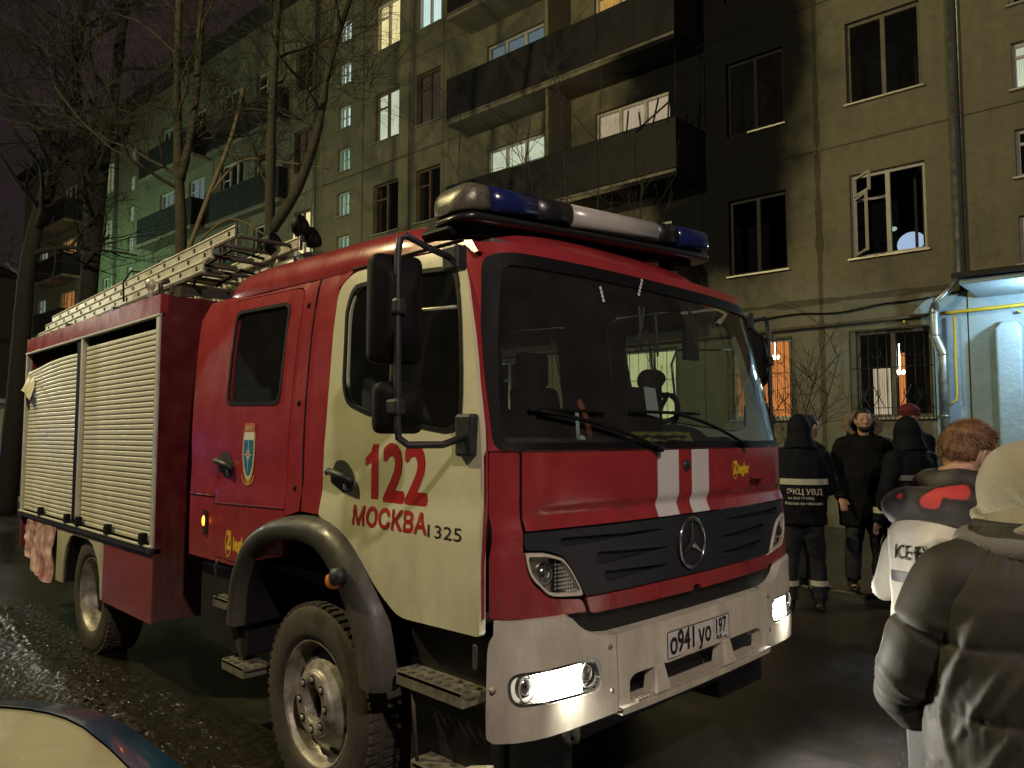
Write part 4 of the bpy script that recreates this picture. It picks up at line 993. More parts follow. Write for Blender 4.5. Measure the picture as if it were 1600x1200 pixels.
# emblem on the crew door
EM = {'gold': mat('emblem_gold', (.55, .30, .06), .4), 'blue': mat('emblem_blue', (.02, .16, .30), .4), 'whitee': mat('emblem_white', (.7, .7, .62), .4), 'ored': mat('emblem_orange', (.55, .14, .03), .4)}
cy, cz = 1.872, 1.60
sh = [(0, .155), (.05, .150), (.07, .11), (.074, .0), (.060, -.09), (.03, -.145), (0, -.165), (-.03, -.145), (-.060, -.09), (-.074, .0), (-.07, .11), (-.05, .150)]
def emb(poly, k, m, off, dy=0, dz=0):
    mb = MB(); patch(mb, [(cy+dy+a*k, cz+dz+b*k) for a, b in poly], [], sideL, 1, .001, off, back=False); build_raw(mb, 'emblem', EM[m], TR)
emb(sh, 1.0, 'gold', .006); emb(sh, .86, 'whitee', .0065); emb([(a, min(b, .09)) for a, b in sh], .78, 'blue', .007, 0, .004)
st = []
for k in range(16):
    a = pi/2+k*pi/8; r_ = (.115 if k % 8 == 0 else .062 if k % 4 == 0 else .045) if k % 2 == 0 else .013
    st.append((r_*cos(a)*.85, r_*sin(a)))
emb(st, 1, 'whitee', .0085, 0, -.005); emb([(cos(a)*.017, sin(a)*.015) for a in [pi/2+2*pi*k/3 for k in range(3)]], 1, 'ored', .009, 0, -.003)
emb(rpoly(rect(-.062, .062, .118, .165), .02, 3), 1, 'ored', .0075); dtext('МЧС', cy+.036, cz+.126, .030, 'film', 1.0, .001, off=.0085)
mb = MB(); pts = [(cy+.072*cos(a), cz-.115+.055*sin(a)) for a in [-pi+pi*k/14 for k in range(15)]]
mb.grid([[sideL(a, b, .0075) for a, b in pts], [sideL(cy+(a-cy)*.85, cz-.115+(b-cz+.115)*.8, .0075) for a, b in pts]]); mb.build('emblem', EM['gold'], TR, recalc=False)
# side marker, screws
mb = MB(); patch(mb, rpoly(rect(2.352, 2.385, 1.13, 1.27), .012, 3), [], sideL, 1, .012, .014); mk_ = build_raw(mb, 'side_marker', M['dark'], TR)
mb = MB(); mb.ball(sideL(2.37, 1.205, .014), (.010, .013, .030), seg=10, rings=8); mb.build('marker_lens', M['orangeon'], mk_)
for y, z in ((1.395, 2.36), (1.375, 1.86), (1.37, 1.44)):
    mb = MB(); mb.ball(sideL(y, z, .003), (.006, .014, .016), seg=8, rings=6); mb.build('plug', M['black'], TR)
# panel grooves
mb = MB()
mb.tube([sideL(1.30+.0*(z-1.3), z, .001) if z < 1.6 else sideL(1.30+.035*(z-1.6), z, .001) for z in [1.335+.05*k for k in range(25)]], .0045, 5)
mb.build('panel_groove', M['black'], TR)
mb = MB(); mb.tube([sideL(y, 1.335-.02*(y-1.46)/.8, .004) for y in [1.46+.04*k for k in range(21)]], .004, 5); mb.tube([sideL(y, 1.352, .002) for y in (2.27, 2.44, 2.61)], .004, 5); mb.build('door_crease', M['red_shade'], TR)
# front wheel fender
def fender(sg):
    fo = [(1.96, .70), (1.93, .95), (1.83, 1.12), (1.70, 1.22), (1.56, 1.275), (1.40, 1.31), (1.20, 1.325), (1.02, 1.31), (.85, 1.235), (.72, 1.12), (.62, .97), (.565, .82), (.545, .70), (.555, .655)]
    fi = [(1.885, .70), (1.86, .90), (1.77, 1.05), (1.66, 1.13), (1.53, 1.18), (1.38, 1.205), (1.20, 1.21), (1.05, 1.19), (.93, 1.12), (.82, 1.01), (.74, .88), (.70, .78), (.68, .70), (.665, .66)]
    def den(p, n=3):
        o = []
        for i in range(len(p)-1):
            p0, p1, p2, p3 = p[max(i-1, 0)], p[i], p[i+1], p[min(i+2, len(p)-1)]
            for k in range(n):
                t = k/n; o.append(tuple(.5*((2*p1[j])+(-p0[j]+p2[j])*t+(2*p0[j]-5*p1[j]+4*p2[j]-p3[j])*t*t+(-p0[j]+3*p1[j]-3*p2[j]+p3[j])*t**3) for j in (0, 1)))
        return o+[p[-1]]
    fo, fi = den(fo), den(fi)
    X = lambda d: sg*(1.165+d)
    r0 = [(X(-.02), *p) for p in fo]
    mid = [((a[0]*.9+b[0]*.1), (a[1]*.9+b[1]*.1)) for a, b in zip(fo, fi)]
    mid1 = [((a[0]*.70+b[0]*.3), (a[1]*.70+b[1]*.3)) for a, b in zip(fo, fi)]
    r1 = [(X(.035), *p) for p in mid]; r2 = [(X(.072), *p) for p in mid1]
    m3 = [((a[0]*.45+b[0]*.55), (a[1]*.45+b[1]*.55)) for a, b in zip(fo, fi)]
    r3 = [(X(.085), *p) for p in m3]; r4 = [(X(.082), *p) for p in fi]; r5 = [(X(.06), a*.985+.0175, b-.008) for a, b in fi]; r6 = [(X(.0), a*.985+.0175, b-.008) for a, b in fi]; r7 = [(X(-.35), a, b) for a, b in fi]
    mb = MB(); mb.grid([r6, r7]); mb.build('fender_liner', M['chassis'], TR, recalc=False)
    mb = MB(); mb.grid([r0, r1, r2, r3, r4, r5, r6]); return mb.build('fender', M['fender'], TR, recalc=False)
fn = fender(-1); fender(1)
mb = MB(); mb.tube([(-1.255, .80, 1.10), (-1.30, .80, 1.10)], [.038, .036], 16); mb.build('indicator_base', M['dark'], fn)
mb = MB(); mb.lathe([(.034, 0), (.036, .02), (.030, .042), (.015, .052), (0, .054)], Matrix.Translation((-1.245, .855, 1.075)) @ Matrix.Rotation(-pi/2, 4, 'Y'), 18); mb.build('indicator_lens', M['orange'], fn)
# wheel wells, chassis
mb = MB()
mb.box(-.42, -.34, .1, 6.5, .62, .84); mb.box(.34, .42, .1, 6.5, .62, .84)
mb.box(-.95, .95, .18, 2.55, .92, .98); mb.box(-1.12, -.72, 1.95, 2.55, .50, .95); mb.box(.72, 1.12, 1.95, 2.9, .50, .95)
mb.box(-1.0, 1.0, .03, .35, .45, .62); mb.box(-.2, .2, .3, 2.6, .45, .9)
mb.box(-1.08, -.6, .06, .54, .33, .95); mb.box(.6, 1.08, .06, .54, .33, .95)
mb.box(-.9, .9, 1.95, 2.0, .4, .95)
mb.build('chassis', M['chassis'], TR, bevel=.01)
mb = MB(); mb.cyl((-1.0, 1.18, .45), (1.0, 1.18, .45), .09, 12); mb.cyl((-1.0, 4.58, .45), (1.0, 4.58, .45), .1, 12); mb.ball((0, 4.58, .45), .22); mb.ball((0, 1.18, .45), .17); mb.build('axle', M['chassis'], TR)
# steps
M['stepm'] = mat('step_metal', (.22, .21, .16), .42, metal=.3, noise_amt=.5, nscale=20)
def step(x0, x1, y0, y1, z, m='stepm', nx_=3):
    mb = MB(); holes = []
    ny_ = max(2, int((y1-y0)/.055))
    for i in range(nx_):
        for j in range(ny_):
            cx = x0+(x1-x0)*(i+.5)/nx_; cyy = y0+(y1-y0)*(j+.5)/ny_
            holes.append([(cx+.018*cos(a), cyy+.018*sin(a)) for a in [2*pi*k/8 for k in range(8)]])
    patch(mb, rpoly(rect(x0, x1, y0, y1), .03, 3), holes, lambda a, b, o_: Vector((a, b, z+o_)), .5, .012, 0)
    mb.box(x0+.0, x0+.012, y0+.02, y1-.02, z-.05, z-.001); mb.box(x0+.012, x1, y0+.02, y0+.03, z-.05, z-.012)
    return mb.build('step', M[m], TR, recalc=False)
step(-1.20, -1.02, .06, .50, .762); step(-1.20, -1.0, .02, .40, .44)
step(-1.20, -1.02, 1.93, 2.22, .80); step(-1.18, -1.02, 1.83, 2.13, .47)
step(1.02, 1.20, .06, .50, .762)
mb = MB(); mb.tube([(-1.19, 2.17, .80), (-1.19, 2.205, .97), (-1.19, 2.17, 1.0)], .008, 6); mb.build('step_bracket', M['fender'], TR)
mb = MB(); mb.bar((-1.17, 2.1, .79), (-1.1, 2.0, .48), .02, .04); mb.build('step_bracket', M['fender'], TR)
mb = MB(); mb.tube([(-1.17, .42, .76), (-1.17, .38, .44)], .008, 6); mb.build('step_bracket', M['fender'], TR)
mb = MB(); mb.box(-1.195, -1.185, .015, .035, .86, .95); mb.build('bumper_bracket', M['fender'], TR, bevel=.006)
mb = MB(); mb.add([(-1.12, .03, .50), (-1.12, .16, .46), (-1.12, .20, .34), (-1.12, .05, .31), (-1.08, .03, .50), (-1.08, .16, .46), (-1.08, .20, .34), (-1.08, .05, .31)], [(0, 1, 2, 3), (4, 7, 6, 5), (0, 4, 5, 1), (1, 5, 6, 2), (2, 6, 7, 3), (3, 7, 4, 0)]); mb.build('lower_side_guard', M['bump'], TR, bevel=.01)
# wheels
def wheel(x, y, sg, rear=False, R=.452):
    w = empty('wheel', loc=(x, y, R)); w.parent = TR
    T = Matrix.Rotation(sg*pi/2, 4, 'Y')      # local z points outwards
    # tyre: profile (r, h) around axis; h outward
    mb = MB(); prof = [(.285, -.13), (.33, -.145), (.40, -.14), (.437, -.125), (R, -.11), (R, -.05), (R, 0), (R, .05), (R, .11), (.446, .122), (.437, .130), (.42, .138), (.40, .142), (.36, .148), (.325, .148), (.30, .140), (.288, .128), (.283, .10)]
    mb.lathe(prof, T, 72); mb.build('tyre', M['tyre'], w)
    mb = MB()
    for k in range(60):
        a = 2*pi*k/60
        for h0, h1 in ((.075, .128), (-.128, -.075), (-.05, .045)):
            MM = T @ Matrix.Rotation(a+(.02 if h0 < 0 else 0), 4, 'Z')
            mb.box(R-.012, R+.006, -.014, .014, h0, h1, MM)
    mb.build('tread_block', M['tyre'], w)['kind'] = 'stuff'
    mb = MB()
    if not rear:
        prof = [(.288, .10), (.292, .128), (.284, .134), (.274, .126), (.270, .09), (.262, .045), (.250, .040), (.238, .052), (.205, .085), (.170, .112), (.158, .118), (.152, .120), (.148, .135), (.143, .142), (.140, .144), (.085, .144), (.080, .135), (.078, .06)]
    else:
        prof = [(.288, .10), (.292, .128), (.284, .134), (.274, .126), (.268, .06), (.262, -.02), (.24, -.05), (.20, -.075), (.15, -.09), (.10, -.09), (.095, -.06), (.09, .0), (0, .0)]
    mb.lathe(prof, T, 64); mb.build('rim', M['rim'], w)
    if not rear:
        mb = MB(); mb.lathe([(0, .075), (.078, .075), (.081, .06)], T, 32)
        for k in range(8):
            a = 2*pi*(k+.5)/8; r_ = .222
            MM = T @ Matrix.Rotation(a, 4, 'Z') @ Matrix.Translation((r_, 0, .0715)) @ Matrix.Rotation(radians(42), 4, 'Y')
            mb.lathe([(0, .006), (.021, .006), (.024, .0)], MM, 16)
        mb.build('rim_hole', M['black'], w)
        for k in range(8):
            a = 2*pi*k/8; MM = T @ Matrix.Rotation(a, 4, 'Z') @ Matrix.Translation((.112, 0, .1442))
            mb = MB(); mb.lathe([(.0, .0012), (.0205, .0012), (.021, .0)], MM, 16); mb.build('nut_recess', M['black'], w)
            mb = MB(); mb.lathe([(0, .010), (.009, .010), (.012, .007), (.0125, .001)], MM, 6, smooth=False); mb.build('wheel_nut', M['rim'], w)
    else:
        mb = MB(); mb.lathe([(0, .05), (.07, .045), (.085, .0), (.09, -.05)], T, 24); mb.build('hub', M['rim'], w)
    return w
wheel(-1.02, 1.18, -1); wheel(1.02, 1.18, 1); wheel(-1.00, 4.58, -1, True); wheel(1.00, 4.58, 1, True)
# body of the superstructure
RB0, RB1 = 3.195, 6.75
mb = MB(); mb.box(-1.168, 1.168, RB0, RB0+.03, .47, 2.648); mb.build('front_wall', M['red_shade'], TR, bevel=.006)
mb = MB(); mb.box(-1.168, 1.168, RB1-.03, RB1, .60, 2.648); mb.build('rear_wall', M['red'], TR, bevel=.006)
mb = MB(); mb.box(-1.165, 1.165, RB0+.032, RB1-.032, 2.62, 2.645); mb.build('body_roof', M['alu'], TR)
mb = MB(); mb.box(-.95, .95, RB0+.05, RB1-.05, .92, 2.60); mb.build('locker_back', M['darkroom'], TR)
for sg in (-1, 1):
    X = lambda a, b: (sg*a, sg*b) if sg > 0 else (-b, -a)
    def sbox(a, b, y0, y1, z0_, z1_, name, m, bv=.004, parent=TR):
        x0, x1 = X(a, b); mb = MB(); mb.box(x0, x1, y0, y1, z0_, z1_); return mb.build(name, M[m], parent, bevel=bv)
    sbox(1.12, 1.176, RB0-.002, RB1, 2.52, 2.652, 'top_rail', 'red')
    sbox(1.14, 1.184, RB0+.0, RB1+.01, 2.500, 2.519, 'trim_strip', 'alu')
    for y0_, y1_, m_ in ((RB0+.002, RB0+.055, 'alu'), (4.875, 4.925, 'alu'), (6.70, 6.748, 'alu')):
        sbox(1.13, 1.180, y0_, y1_, .955, 2.499, 'shutter_post', m_)
    sbox(1.13, 1.172, 4.927, 5.05, .975, 2.499, 'shutter_post', 'black')
    sbox(1.12, 1.19, RB0, RB1, .915, .953, 'lower_rail', 'dark')
    sbox(1.17, 1.196, RB0+.02, RB1-.02, .955, .970, 'trim_strip', 'alu')
    sbox(1.13, 1.172, RB0+.006, 4.19, .462, .905, 'locker_door', 'red')
    if sg < 0:
        def bodyside(y, z, off): return Vector((-(1.166+off), y, z))
        arch = [(4.20, .905), (4.20, .47), (4.235, .47), (4.255, .62), (4.33, .76), (4.45, .855), (4.56, .885), (4.95, .885), (5.05, .86), (5.16, .76), (5.215, .62), (5.23, .46), (5.42, .46), (5.42, .905)]
        mb = MB(); patch(mb, arch, [], bodyside, .3, .03, .008); build_raw(mb, 'wheel_arch_panel', M['white'], TR)
        mb = MB(); mb.grid([[(-1.16, a, b) for a, b in arch[2:12]], [(-.72, a, b) for a, b in arch[2:12]]]); mb.grid([[(-.72, a, b) for a, b in arch[2:12]], [(-.72, 4.73, .46)]*10]); mb.build('wheel_well', M['chassis'], TR, recalc=False)
for bb in ((-1.1, -.6, 3.23, 4.18, .48, .90), (.6, 1.1, 3.23, 4.18, .48, .90), (-1.1, 1.1, 5.4, 6.7, .55, .90)): mb = MB(); mb.box(*bb); mb.build('under_locker', M['chassis'], TR)
# crumpled red reflective skirt behind the rear wheel
mb = MB(); P = []
for j in range(27):
    r = []
    for i in range(41):
        u = i/40; v = j/26; y = 5.43+(.98-.10*v*v)*u; z = .905-v*(.475-.33*max(0, u-.35)**1.4)
        d = .035*abs(noise.noise(Vector((u*7.0, v*1.2, 3))))+.045*noise.noise(Vector((u*3.2+v*.8, v*2.0, 7)))*v+.015*noise.noise(Vector((u*16, v*6, 1)))
        r.append((-(1.178+.04*v+d), y+.02*noise.noise(Vector((u*3, v*3, 2))), z))
    P.append(r)
mb.grid(P); mb.build('crumpled_skirt', mat('red_white_film', (.60, .46, .43), .30, noise_amt=.6, dirt=(.26, .05, .05), nscale=6, rvar=.12, coat=.4, bump=.3, bscale=25), TR, recalc=False)
# roller shutters: every slat is a part of its own
def shutter(sg, y0, y1, z0_, z1_, warp=False):
    n = 38; h = (z1_-z0_)/n
    prof = [(-.0022, 0), (.0008, .05), (.0015, .35), (.0015, .70), (.0008, .95), (-.0022, 1.0)]
    src = None
    for k in range(n):
        zz = z0_+k*h; drop = 0; bul = 0
        if warp and k > n-13: drop = .012*(k-(n-13))**1.1; bul = .004*(k-(n-13))
        elif warp: bul = .0
        if src is None or drop or warp:
            mb = MB(); ys = [y0+(y1-y0)*i/12 for i in range(13)]
            rows = []
            for dx, t in prof:
                r = []
                for y in ys:
                    u = (y-y0)/(y1-y0); w = max(0, (u-.25)/.75)**1.6
                    jx = .004*noise.noise(Vector((y*2, zz*3, 0)))*(2.0 if warp else .5)
                    r.append((sg*(1.150+dx+jx+bul*w*.5), y-(.05*w*w if drop else 0), (zz if src is None or warp else z0_)-drop*w*.45+t*(h-.004)))
                rows.append(r)
            mb.grid(rows); o = mb.build('slat', M['slat'], TR, recalc=False)
            if src is None and not warp: src = o; zsrc = zz
        else:
            o = inst(src, (0, 0, k*h), TR)
shutter(-1, 3.255, 4.87, .975, 2.43); shutter(-1, 5.055, 6.695, .975, 2.40, True)
mb = MB(); mb.box(1.145, 1.156, 3.26, 4.87, .975, 2.45); mb.box(1.145, 1.156, 5.055, 6.69, .975, 2.45); mb.build('shutter', M['slat'], TR)
mb = MB(); P = [[(-(1.162+.02*noise.noise(Vector((i*.6, j*.5, 1)))+.012*j), 6.66-.030*i, 2.34-.040*j-.012*i+.006*noise.noise(Vector((i, j, 4)))) for i in range(10)] for j in range(6)]
mb.grid(P); mb.build('bent_shutter_piece', M['slat'], TR, recalc=False)
for y in (3.36, 4.08, 4.80, 5.12, 5.95):
    mb = MB(); mb.add([(-1.205, y-.04, .972), (-1.205, y+.035, .972), (-1.205, y+.035, 1.02), (-1.205, y+.015, 1.045), (-1.205, y-.04, 1.045), (-1.165, y-.04, .972), (-1.165, y+.035, .972), (-1.165, y+.035, 1.02), (-1.165, y+.015, 1.045), (-1.165, y-.04, 1.045)],
        [(0, 1, 2, 3, 4), (9, 8, 7, 6, 5), (0, 5, 6, 1), (1, 6, 7, 2), (2, 7, 8, 3), (3, 8, 9, 4), (4, 9, 5, 0)]); mb.build('shutter_catch', M['black'], TR, bevel=.003)
# light bar
LB = empty('light_bar'); LB.parent = TR; LB.location = (-.17, .30, 2.64); LB.scale = (.93, .9, .93); LB.rotation_euler = (0, radians(-2.6), radians(-4.5))
def lb_sec(x, k=1.0, z0_=0, z1_=.155, w=.16):
    o = []
    for a in [2*pi*i/24 for i in range(24)]:
        c_, s_ = cos(a), sin(a)
        yy = w*math.copysign(abs(c_)**.42, c_)*(1-.16*max(0, s_)); zz = (z0_+z1_)/2+(z1_-z0_)/2*math.copysign(abs(s_)**.5, s_)
        o.append((x, yy*k, (zz-z0_)*(k if k < 1 else 1)+z0_))
    return o
def lb_seg(x0, x1, m, name, taper0=False, taper1=False, **kw):
    mb = MB(); r = []
    if taper0: r += [lb_sec(x0-.085, .30, **kw), lb_sec(x0-.075, .55, **kw), lb_sec(x0-.05, .80, **kw), lb_sec(x0-.02, .95, **kw)]
    r += [lb_sec(x0, **kw), lb_sec((x0+x1)/2, **kw), lb_sec(x1, **kw)]
    if taper1: r += [lb_sec(x1+.02, .95, **kw), lb_sec(x1+.05, .80, **kw), lb_sec(x1+.075, .55, **kw), lb_sec(x1+.085, .3, **kw)]
    mb.grid(r, closed=True); mb.add(r[0], [tuple(range(24))]); mb.add(r[-1], [tuple(range(24))])
    return mb.build(name, M[m], LB)
M['barblack'] = mat('bar_black', (.012, .012, .014), .35, coat=.3)
M['barend'] = mat('bar_end_reflector', (.17, .16, .12), .3, metal=.3, noise_amt=.5, nscale=40, bump=.4, bscale=140, bdist=.004)
lb_seg(-.875, -.80, 'barend', 'bar_end', True, False, z0_=.02, z1_=.165, w=.155)
lb_seg(-.798, -.50, 'blue', 'blue_lens', z0_=.03, z1_=.165, w=.155)
lb_seg(-.498, -.262, 'barblack', 'black_segment', z0_=.03, z1_=.165, w=.152)
lb_seg(-.26, .42, 'clear', 'white_lens', z0_=.03, z1_=.160, w=.155)
lb_seg(.422, .60, 'barblack', 'black_segment', z0_=.03, z1_=.165, w=.152)
lb_seg(.602, .875, 'blue', 'blue_lens', False, True, z0_=.03, z1_=.165, w=.155)
lb_seg(-.88, .88, 'barblack', 'bar_base', True, True, z0_=-.02, z1_=.028, w=.150)
for x in (-.75, .75): mb = MB(); mb.box(x-.08, x+.08, -.06, .06, -.06, -.015); mb.build('bar_foot', M['chassis'], LB)
# vent cap on the roof shoulder
mb = MB(); mb.box(-.045, .045, -.095, .095, -.03, .022); hc = mb.build('roof_marker', M['black'], TR, bevel=.012); hc.location = (-1.02, .43, 2.575); hc.rotation_euler = (0, radians(-48), 0)
# rain gutter above door
mb = MB(); mb.tube([sideL(y, 2.492+.0*y, .004) for y in [.25+.08*k for k in range(11)]], .006, 6); mb.build('rain_gutter', M['black'], TR)
# wipers
mb = MB()
def wpt(s, z): return front(s, z, .028)
for piv, tip in (((-.30, 1.645), (-.98, 1.79)), ((.48, 1.655), (-.15, 1.80))):
    mb.tube([wpt(*piv), wpt(piv[0]*.4+tip[0]*.6, (piv[1]*.55+tip[1]*.45)+.02), wpt(*tip)] if 0 else [wpt(piv[0]+(tip[0]-piv[0])*t, piv[1]+(tip[1]-piv[1])*t+.02*sin(pi*t)) for t in [k/8 for k in range(9)]], .009, 6)
    mb.cyl(wpt(*piv)+Vector((0, .03, 0)), wpt(*piv)+Vector((0, -.015, 0)), .018, 10)
mb.build('wiper_arm', M['black'], TR)
mb = MB(); mb.tube([front(s, 1.795, .014) for s in [-1.02+.05*k for k in range(9)]], (.006, .014) if 0 else .008, 6); mb.tube([front(-.45+.05*k, 1.80, .014) for k in range(12)], .008, 6)
mb.build('wiper_blade', M['black'], TR)
# mirrors: near side
def mirror_set(sg):
    X = lambda d: sg*(1.165+d)
    ms = empty('mirror_assembly'); ms.parent = TR
    mb = MB(); mb.tube([(X(.0), .165, 2.375), (X(.14), .165, 2.40), (X(.25), .16, 2.425), (X(.28), .16, 2.41), (X(.29), .16, 2.35), (X(.29), .155, 2.0), (X(.29), .15, 1.74), (X(.285), .15, 1.69), (X(.25), .14, 1.665), (X(.12), .10, 1.665), (X(.01), .08, 1.70)], .0135, 10)
    mb.build('mirror_arm', M['dark'], ms)
    def shell(cx, cz, w, h, y, d, name, tilt=0):
        pts = rpoly(rect(-w/2, w/2, -h/2, h/2), .038, 5); rows = []
        for k, yy in ((.90, d), (1.0, d*.85), (1.0, d*.3), (.93, .02), (.72, -.035), (.4, -.055), (.0, -.06)): rows.append([(a*k, yy-d/2, b*k) for a, b in pts])
        mb = MB(); mb.grid(rows, closed=True); o = mb.build(name, M['black'], ms); o.location = (cx, y, cz); o.rotation_euler = (0, 0, tilt)
        mb = MB(); mb.add([(a*.90, d/2, b*.90) for a, b in pts], [tuple(range(len(pts)))]); mb.build('mirror_glass', M['chrome'], o)
        return o
    shell(X(.235), 2.165, .205, .405, .245, .085, 'mirror', sg*radians(14)); shell(X(.225), 1.80, .185, .19, .235, .08, 'mirror', sg*radians(14))
    for bb in ((X(.29)-.022, X(.29)+.022, .13, .20, 2.13, 2.19), (X(.29)-.022, X(.29)+.022, .13, .20, 1.77, 1.83), (X(.0)-.03, X(.0)+.03, .045, .14, 1.62, 1.78), (X(.01)-.03, X(.01)+.03, .12, .21, 2.33, 2.43)):
        mb = MB(); mb.box(*bb); mb.build('mirror_bracket', M['dark'], ms, bevel=.012)
mirror_set(-1); mirror_set(1)
# cab interior
mb = MB(); mb.box(-1.08, 1.08, .10, 2.5, .99, 1.03); mb.box(-1.05, 1.05, 2.50, 2.54, 1.03, 2.5); mb.build('cab_floor', M['int'], TR)
mb = MB(); mb.box(-.98, .98, .15, 2.5, 2.475, 2.495); mb.build('headlining', M['int2'], TR)
mb = MB(); ss = [-1.06+2.12*k/24 for k in range(25)]
mb.grid([[front(s, 1.63, -.04) for s in ss], [front(s, 1.67, -.10)+Vector((0, .05, 0)) for s in ss], [front(s, 1.69, 0)+Vector((0, .30, 0)) for s in ss], [front(s, 1.62, 0)+Vector((0, .42, 0)) for s in ss], [front(s, 1.2, 0)+Vector((0, .40, 0)) for s in ss]])
mb.ball((.52, .27, 1.66), (.26, .16, .10)); mb.build('dashboard', M['int'], TR, recalc=False)
mb = MB(); c = Vector((.53, .42, 1.74)); ax = Matrix.Rotation(radians(-58), 4, 'X')
mb.tube([c+(ax @ Vector((.215*cos(a), .215*sin(a), 0))) for a in [2*pi*k/36 for k in range(36)]], .016, 8, closed=True)
for a in (radians(200), radians(340), radians(270)): mb.tube([c, c+(ax @ Vector((.21*cos(a), .21*sin(a), 0)))], .013, 6)
mb.ball(c, (.06, .05, .05)); mb.build('steering_wheel', M['black'], TR)
for x in (.53, -.60):
    st_ = empty('seat'); st_.parent = TR; st_.location = (x, .95, 1.03)
    mb = MB(); mb.box(-.25, .25, -.22, .26, .26, .40); mb.build('cushion', M['seat'], st_, bevel=.04)
    mb = MB(); mb.add([(-.24, .22, .38), (.24, .22, .38), (.24, .34, .38), (-.24, .34, .38), (-.20, .32, .98), (.20, .32, .98), (.20, .42, .98), (-.20, .42, .98)], [(0, 3, 2, 1), (4, 5, 6, 7), (0, 1, 5, 4), (1, 2, 6, 5), (2, 3, 7, 6), (3, 0, 4, 7)]); mb.build('backrest', M['seat'], st_, bevel=.04)
    mb = MB(); mb.box(-.13, .13, .34, .43, .98, 1.20); mb.build('headrest', M['seat'], st_, bevel=.03)
mb = MB(); mb.box(-1.0, 1.0, 1.95, 2.45, 1.25, 1.42); mb.box(-1.0, 1.0, 2.38, 2.48, 1.42, 2.0); mb.build('rear_bench', M['seat'], TR, bevel=.03)
# clutter on the dash: clip-board with a sheet, radio, folded high-vis, dangling ribbons
mb = MB(); mb.box(-.18, .12, .10, .16, 1.66, 1.93); mb.ball((.13, .16, 1.97), (.07, .05, .06)); mb.cyl((.10, .16, 1.9), (.22, .16, 2.0), .045, 12); mb.box(.14, .21, .13, .19, 1.66, 1.98); mb.build('dash_radio', M['black'], TR, bevel=.006)
mb = MB(); mb.add([(.01, .088, 1.80), (.12, .088, 1.785), (.10, .10, 1.93), (.0, .10, 1.935)], [(0, 1, 2, 3)]); mb.build('paper_sheet', M['paper'], TR)
mb = MB(); P = [[(-.20+.030*i, -.02+.02*j+.01*sin(i*1.7), 1.668+.03*abs(sin(i*.9))*(1 if 0 < j < 5 else .2)+.02*(1 if 0 < j < 5 else 0)) for i in range(16)] for j in range(6)]
mb.grid(P); mb.build('folded_net', mat('hivis_net', (.30, .28, .06), .7, noise_amt=.8, nscale=30), TR, recalc=False)
mb = MB(); mb.tube([(-.33, .16, 1.66), (-.36, .17, 1.78), (-.40, .18, 1.86)], [(.02, .006)]*3, 6); mb.build('orange_flag', mat('orange_cloth', (.40, .09, .03), .7), TR)
mb = MB(); mb.tube([(-.50, .10, 1.66), (-.51, .10, 1.80)], [(.014, .004)]*2, 6); mb.ball((-.48, .10, 1.68), .02, seg=8, rings=6); mb.build('white_tag', M['paper'], TR)
mb = MB()
for x, y, z, dx in ((-.13, .03, 2.30, .02), (-.09, .03, 2.30, -.06), (.02, .04, 2.28, .03), (.40, .06, 2.30, .0)):
    mb.tube([(x, y, z), (x+dx*.4, y, z-.10), (x+dx, y+.01, z-.20)], [(.010, .003)]*3, 6)
mb.build('hanging_ribbon', M['int2'], TR)
mb = MB(); mb.box(.27, .39, .02, .05, 2.08, 2.30); mb.cyl((.33, .03, 2.3), (.33, .05, 2.38), .01, 6); mb.build('interior_mirror', M['dark'], TR, bevel=.01)
for nm, s_, z_, n_, cc in (('sticker', -.52, 2.325, 4, 'film'), ('sticker', -.22, 2.335, 5, 'yellow')):
    mb = MB()
    for k in range(n_):
        a, b = s_+.013*k*(1 if n_ == 5 else .2), z_-.018*k*(-1 if n_ == 5 else 1)
        mb.add([front(a, b, .0035), front(a+.016, b+.004, .0035), front(a+.013, b+.02, .0035), front(a-.003, b+.014, .0035)], [(0, 1, 2, 3)])
    mb.build(nm, M['film'], TR, recalc=False)
# rear of cab wall between cab and body: dark
mb = MB(); mb.box(-1.05, 1.05, 2.62, 2.66, 1.0, 2.5); mb.build('cab_rear_wall', M['red_shade'], TR)
# roof equipment: rack, cowl box, searchlight mast
RK = empty('roof_rack'); RK.parent = TR
mb = MB()
for y in (3.35, 4.6, 5.9): mb.bar((-1.05, y, 2.72), (.3, y, 2.72), .05, .05)
for x in (-1.02, -.34): mb.bar((x, 3.2, 2.685), (x, 6.6, 2.685), .04, .07)
mb.tube([(-1.08, 3.42, 2.66), (-1.10, 3.42, 2.76), (-1.04, 3.42, 2.79)], .02, 8); mb.build('rack_rail', M['fender'], RK)
mb = MB(); mb.ball((-1.08, 3.66, 2.79), (.04, .045, .045)); mb.cyl((-1.08, 3.66, 2.66), (-1.08, 3.66, 2.79), .02, 8); mb.build('roller', M['alu'], RK)
mb = MB(); mb.box(-.62, .5, 2.72, 3.15, 2.62, 2.72); mb.build('gap_tray', M['chassis'], RK, bevel=.01)
mb = MB(); mb.tube([(-.25, 3.3, 2.7), (-.25, 3.0, 2.85), (-.22, 2.7, 2.88), (-.2, 2.5, 2.72)], [(.20, .10), (.26, .14), (.26, .13), (.2, .06)], 14, side=(1, 0, 0)); mb.build('roof_cover', M['fender'], RK)
mb = MB(); P = [[(-.1+.06*i, 2.62-.35*sin(i*pi/20), 2.76+.22*sin(i*pi/14)*(j/4)) for i in range(14)] for j in range(5)]
mb.grid(P); mb.build('tarpaulin', mat('grey_tarpaulin', (.10, .09, .10), .6, bump=.5, bscale=18), RK)
mst = empty('searchlight_mast'); mst.parent = TR; mst.location = (-.30, 2.95, 2.72)
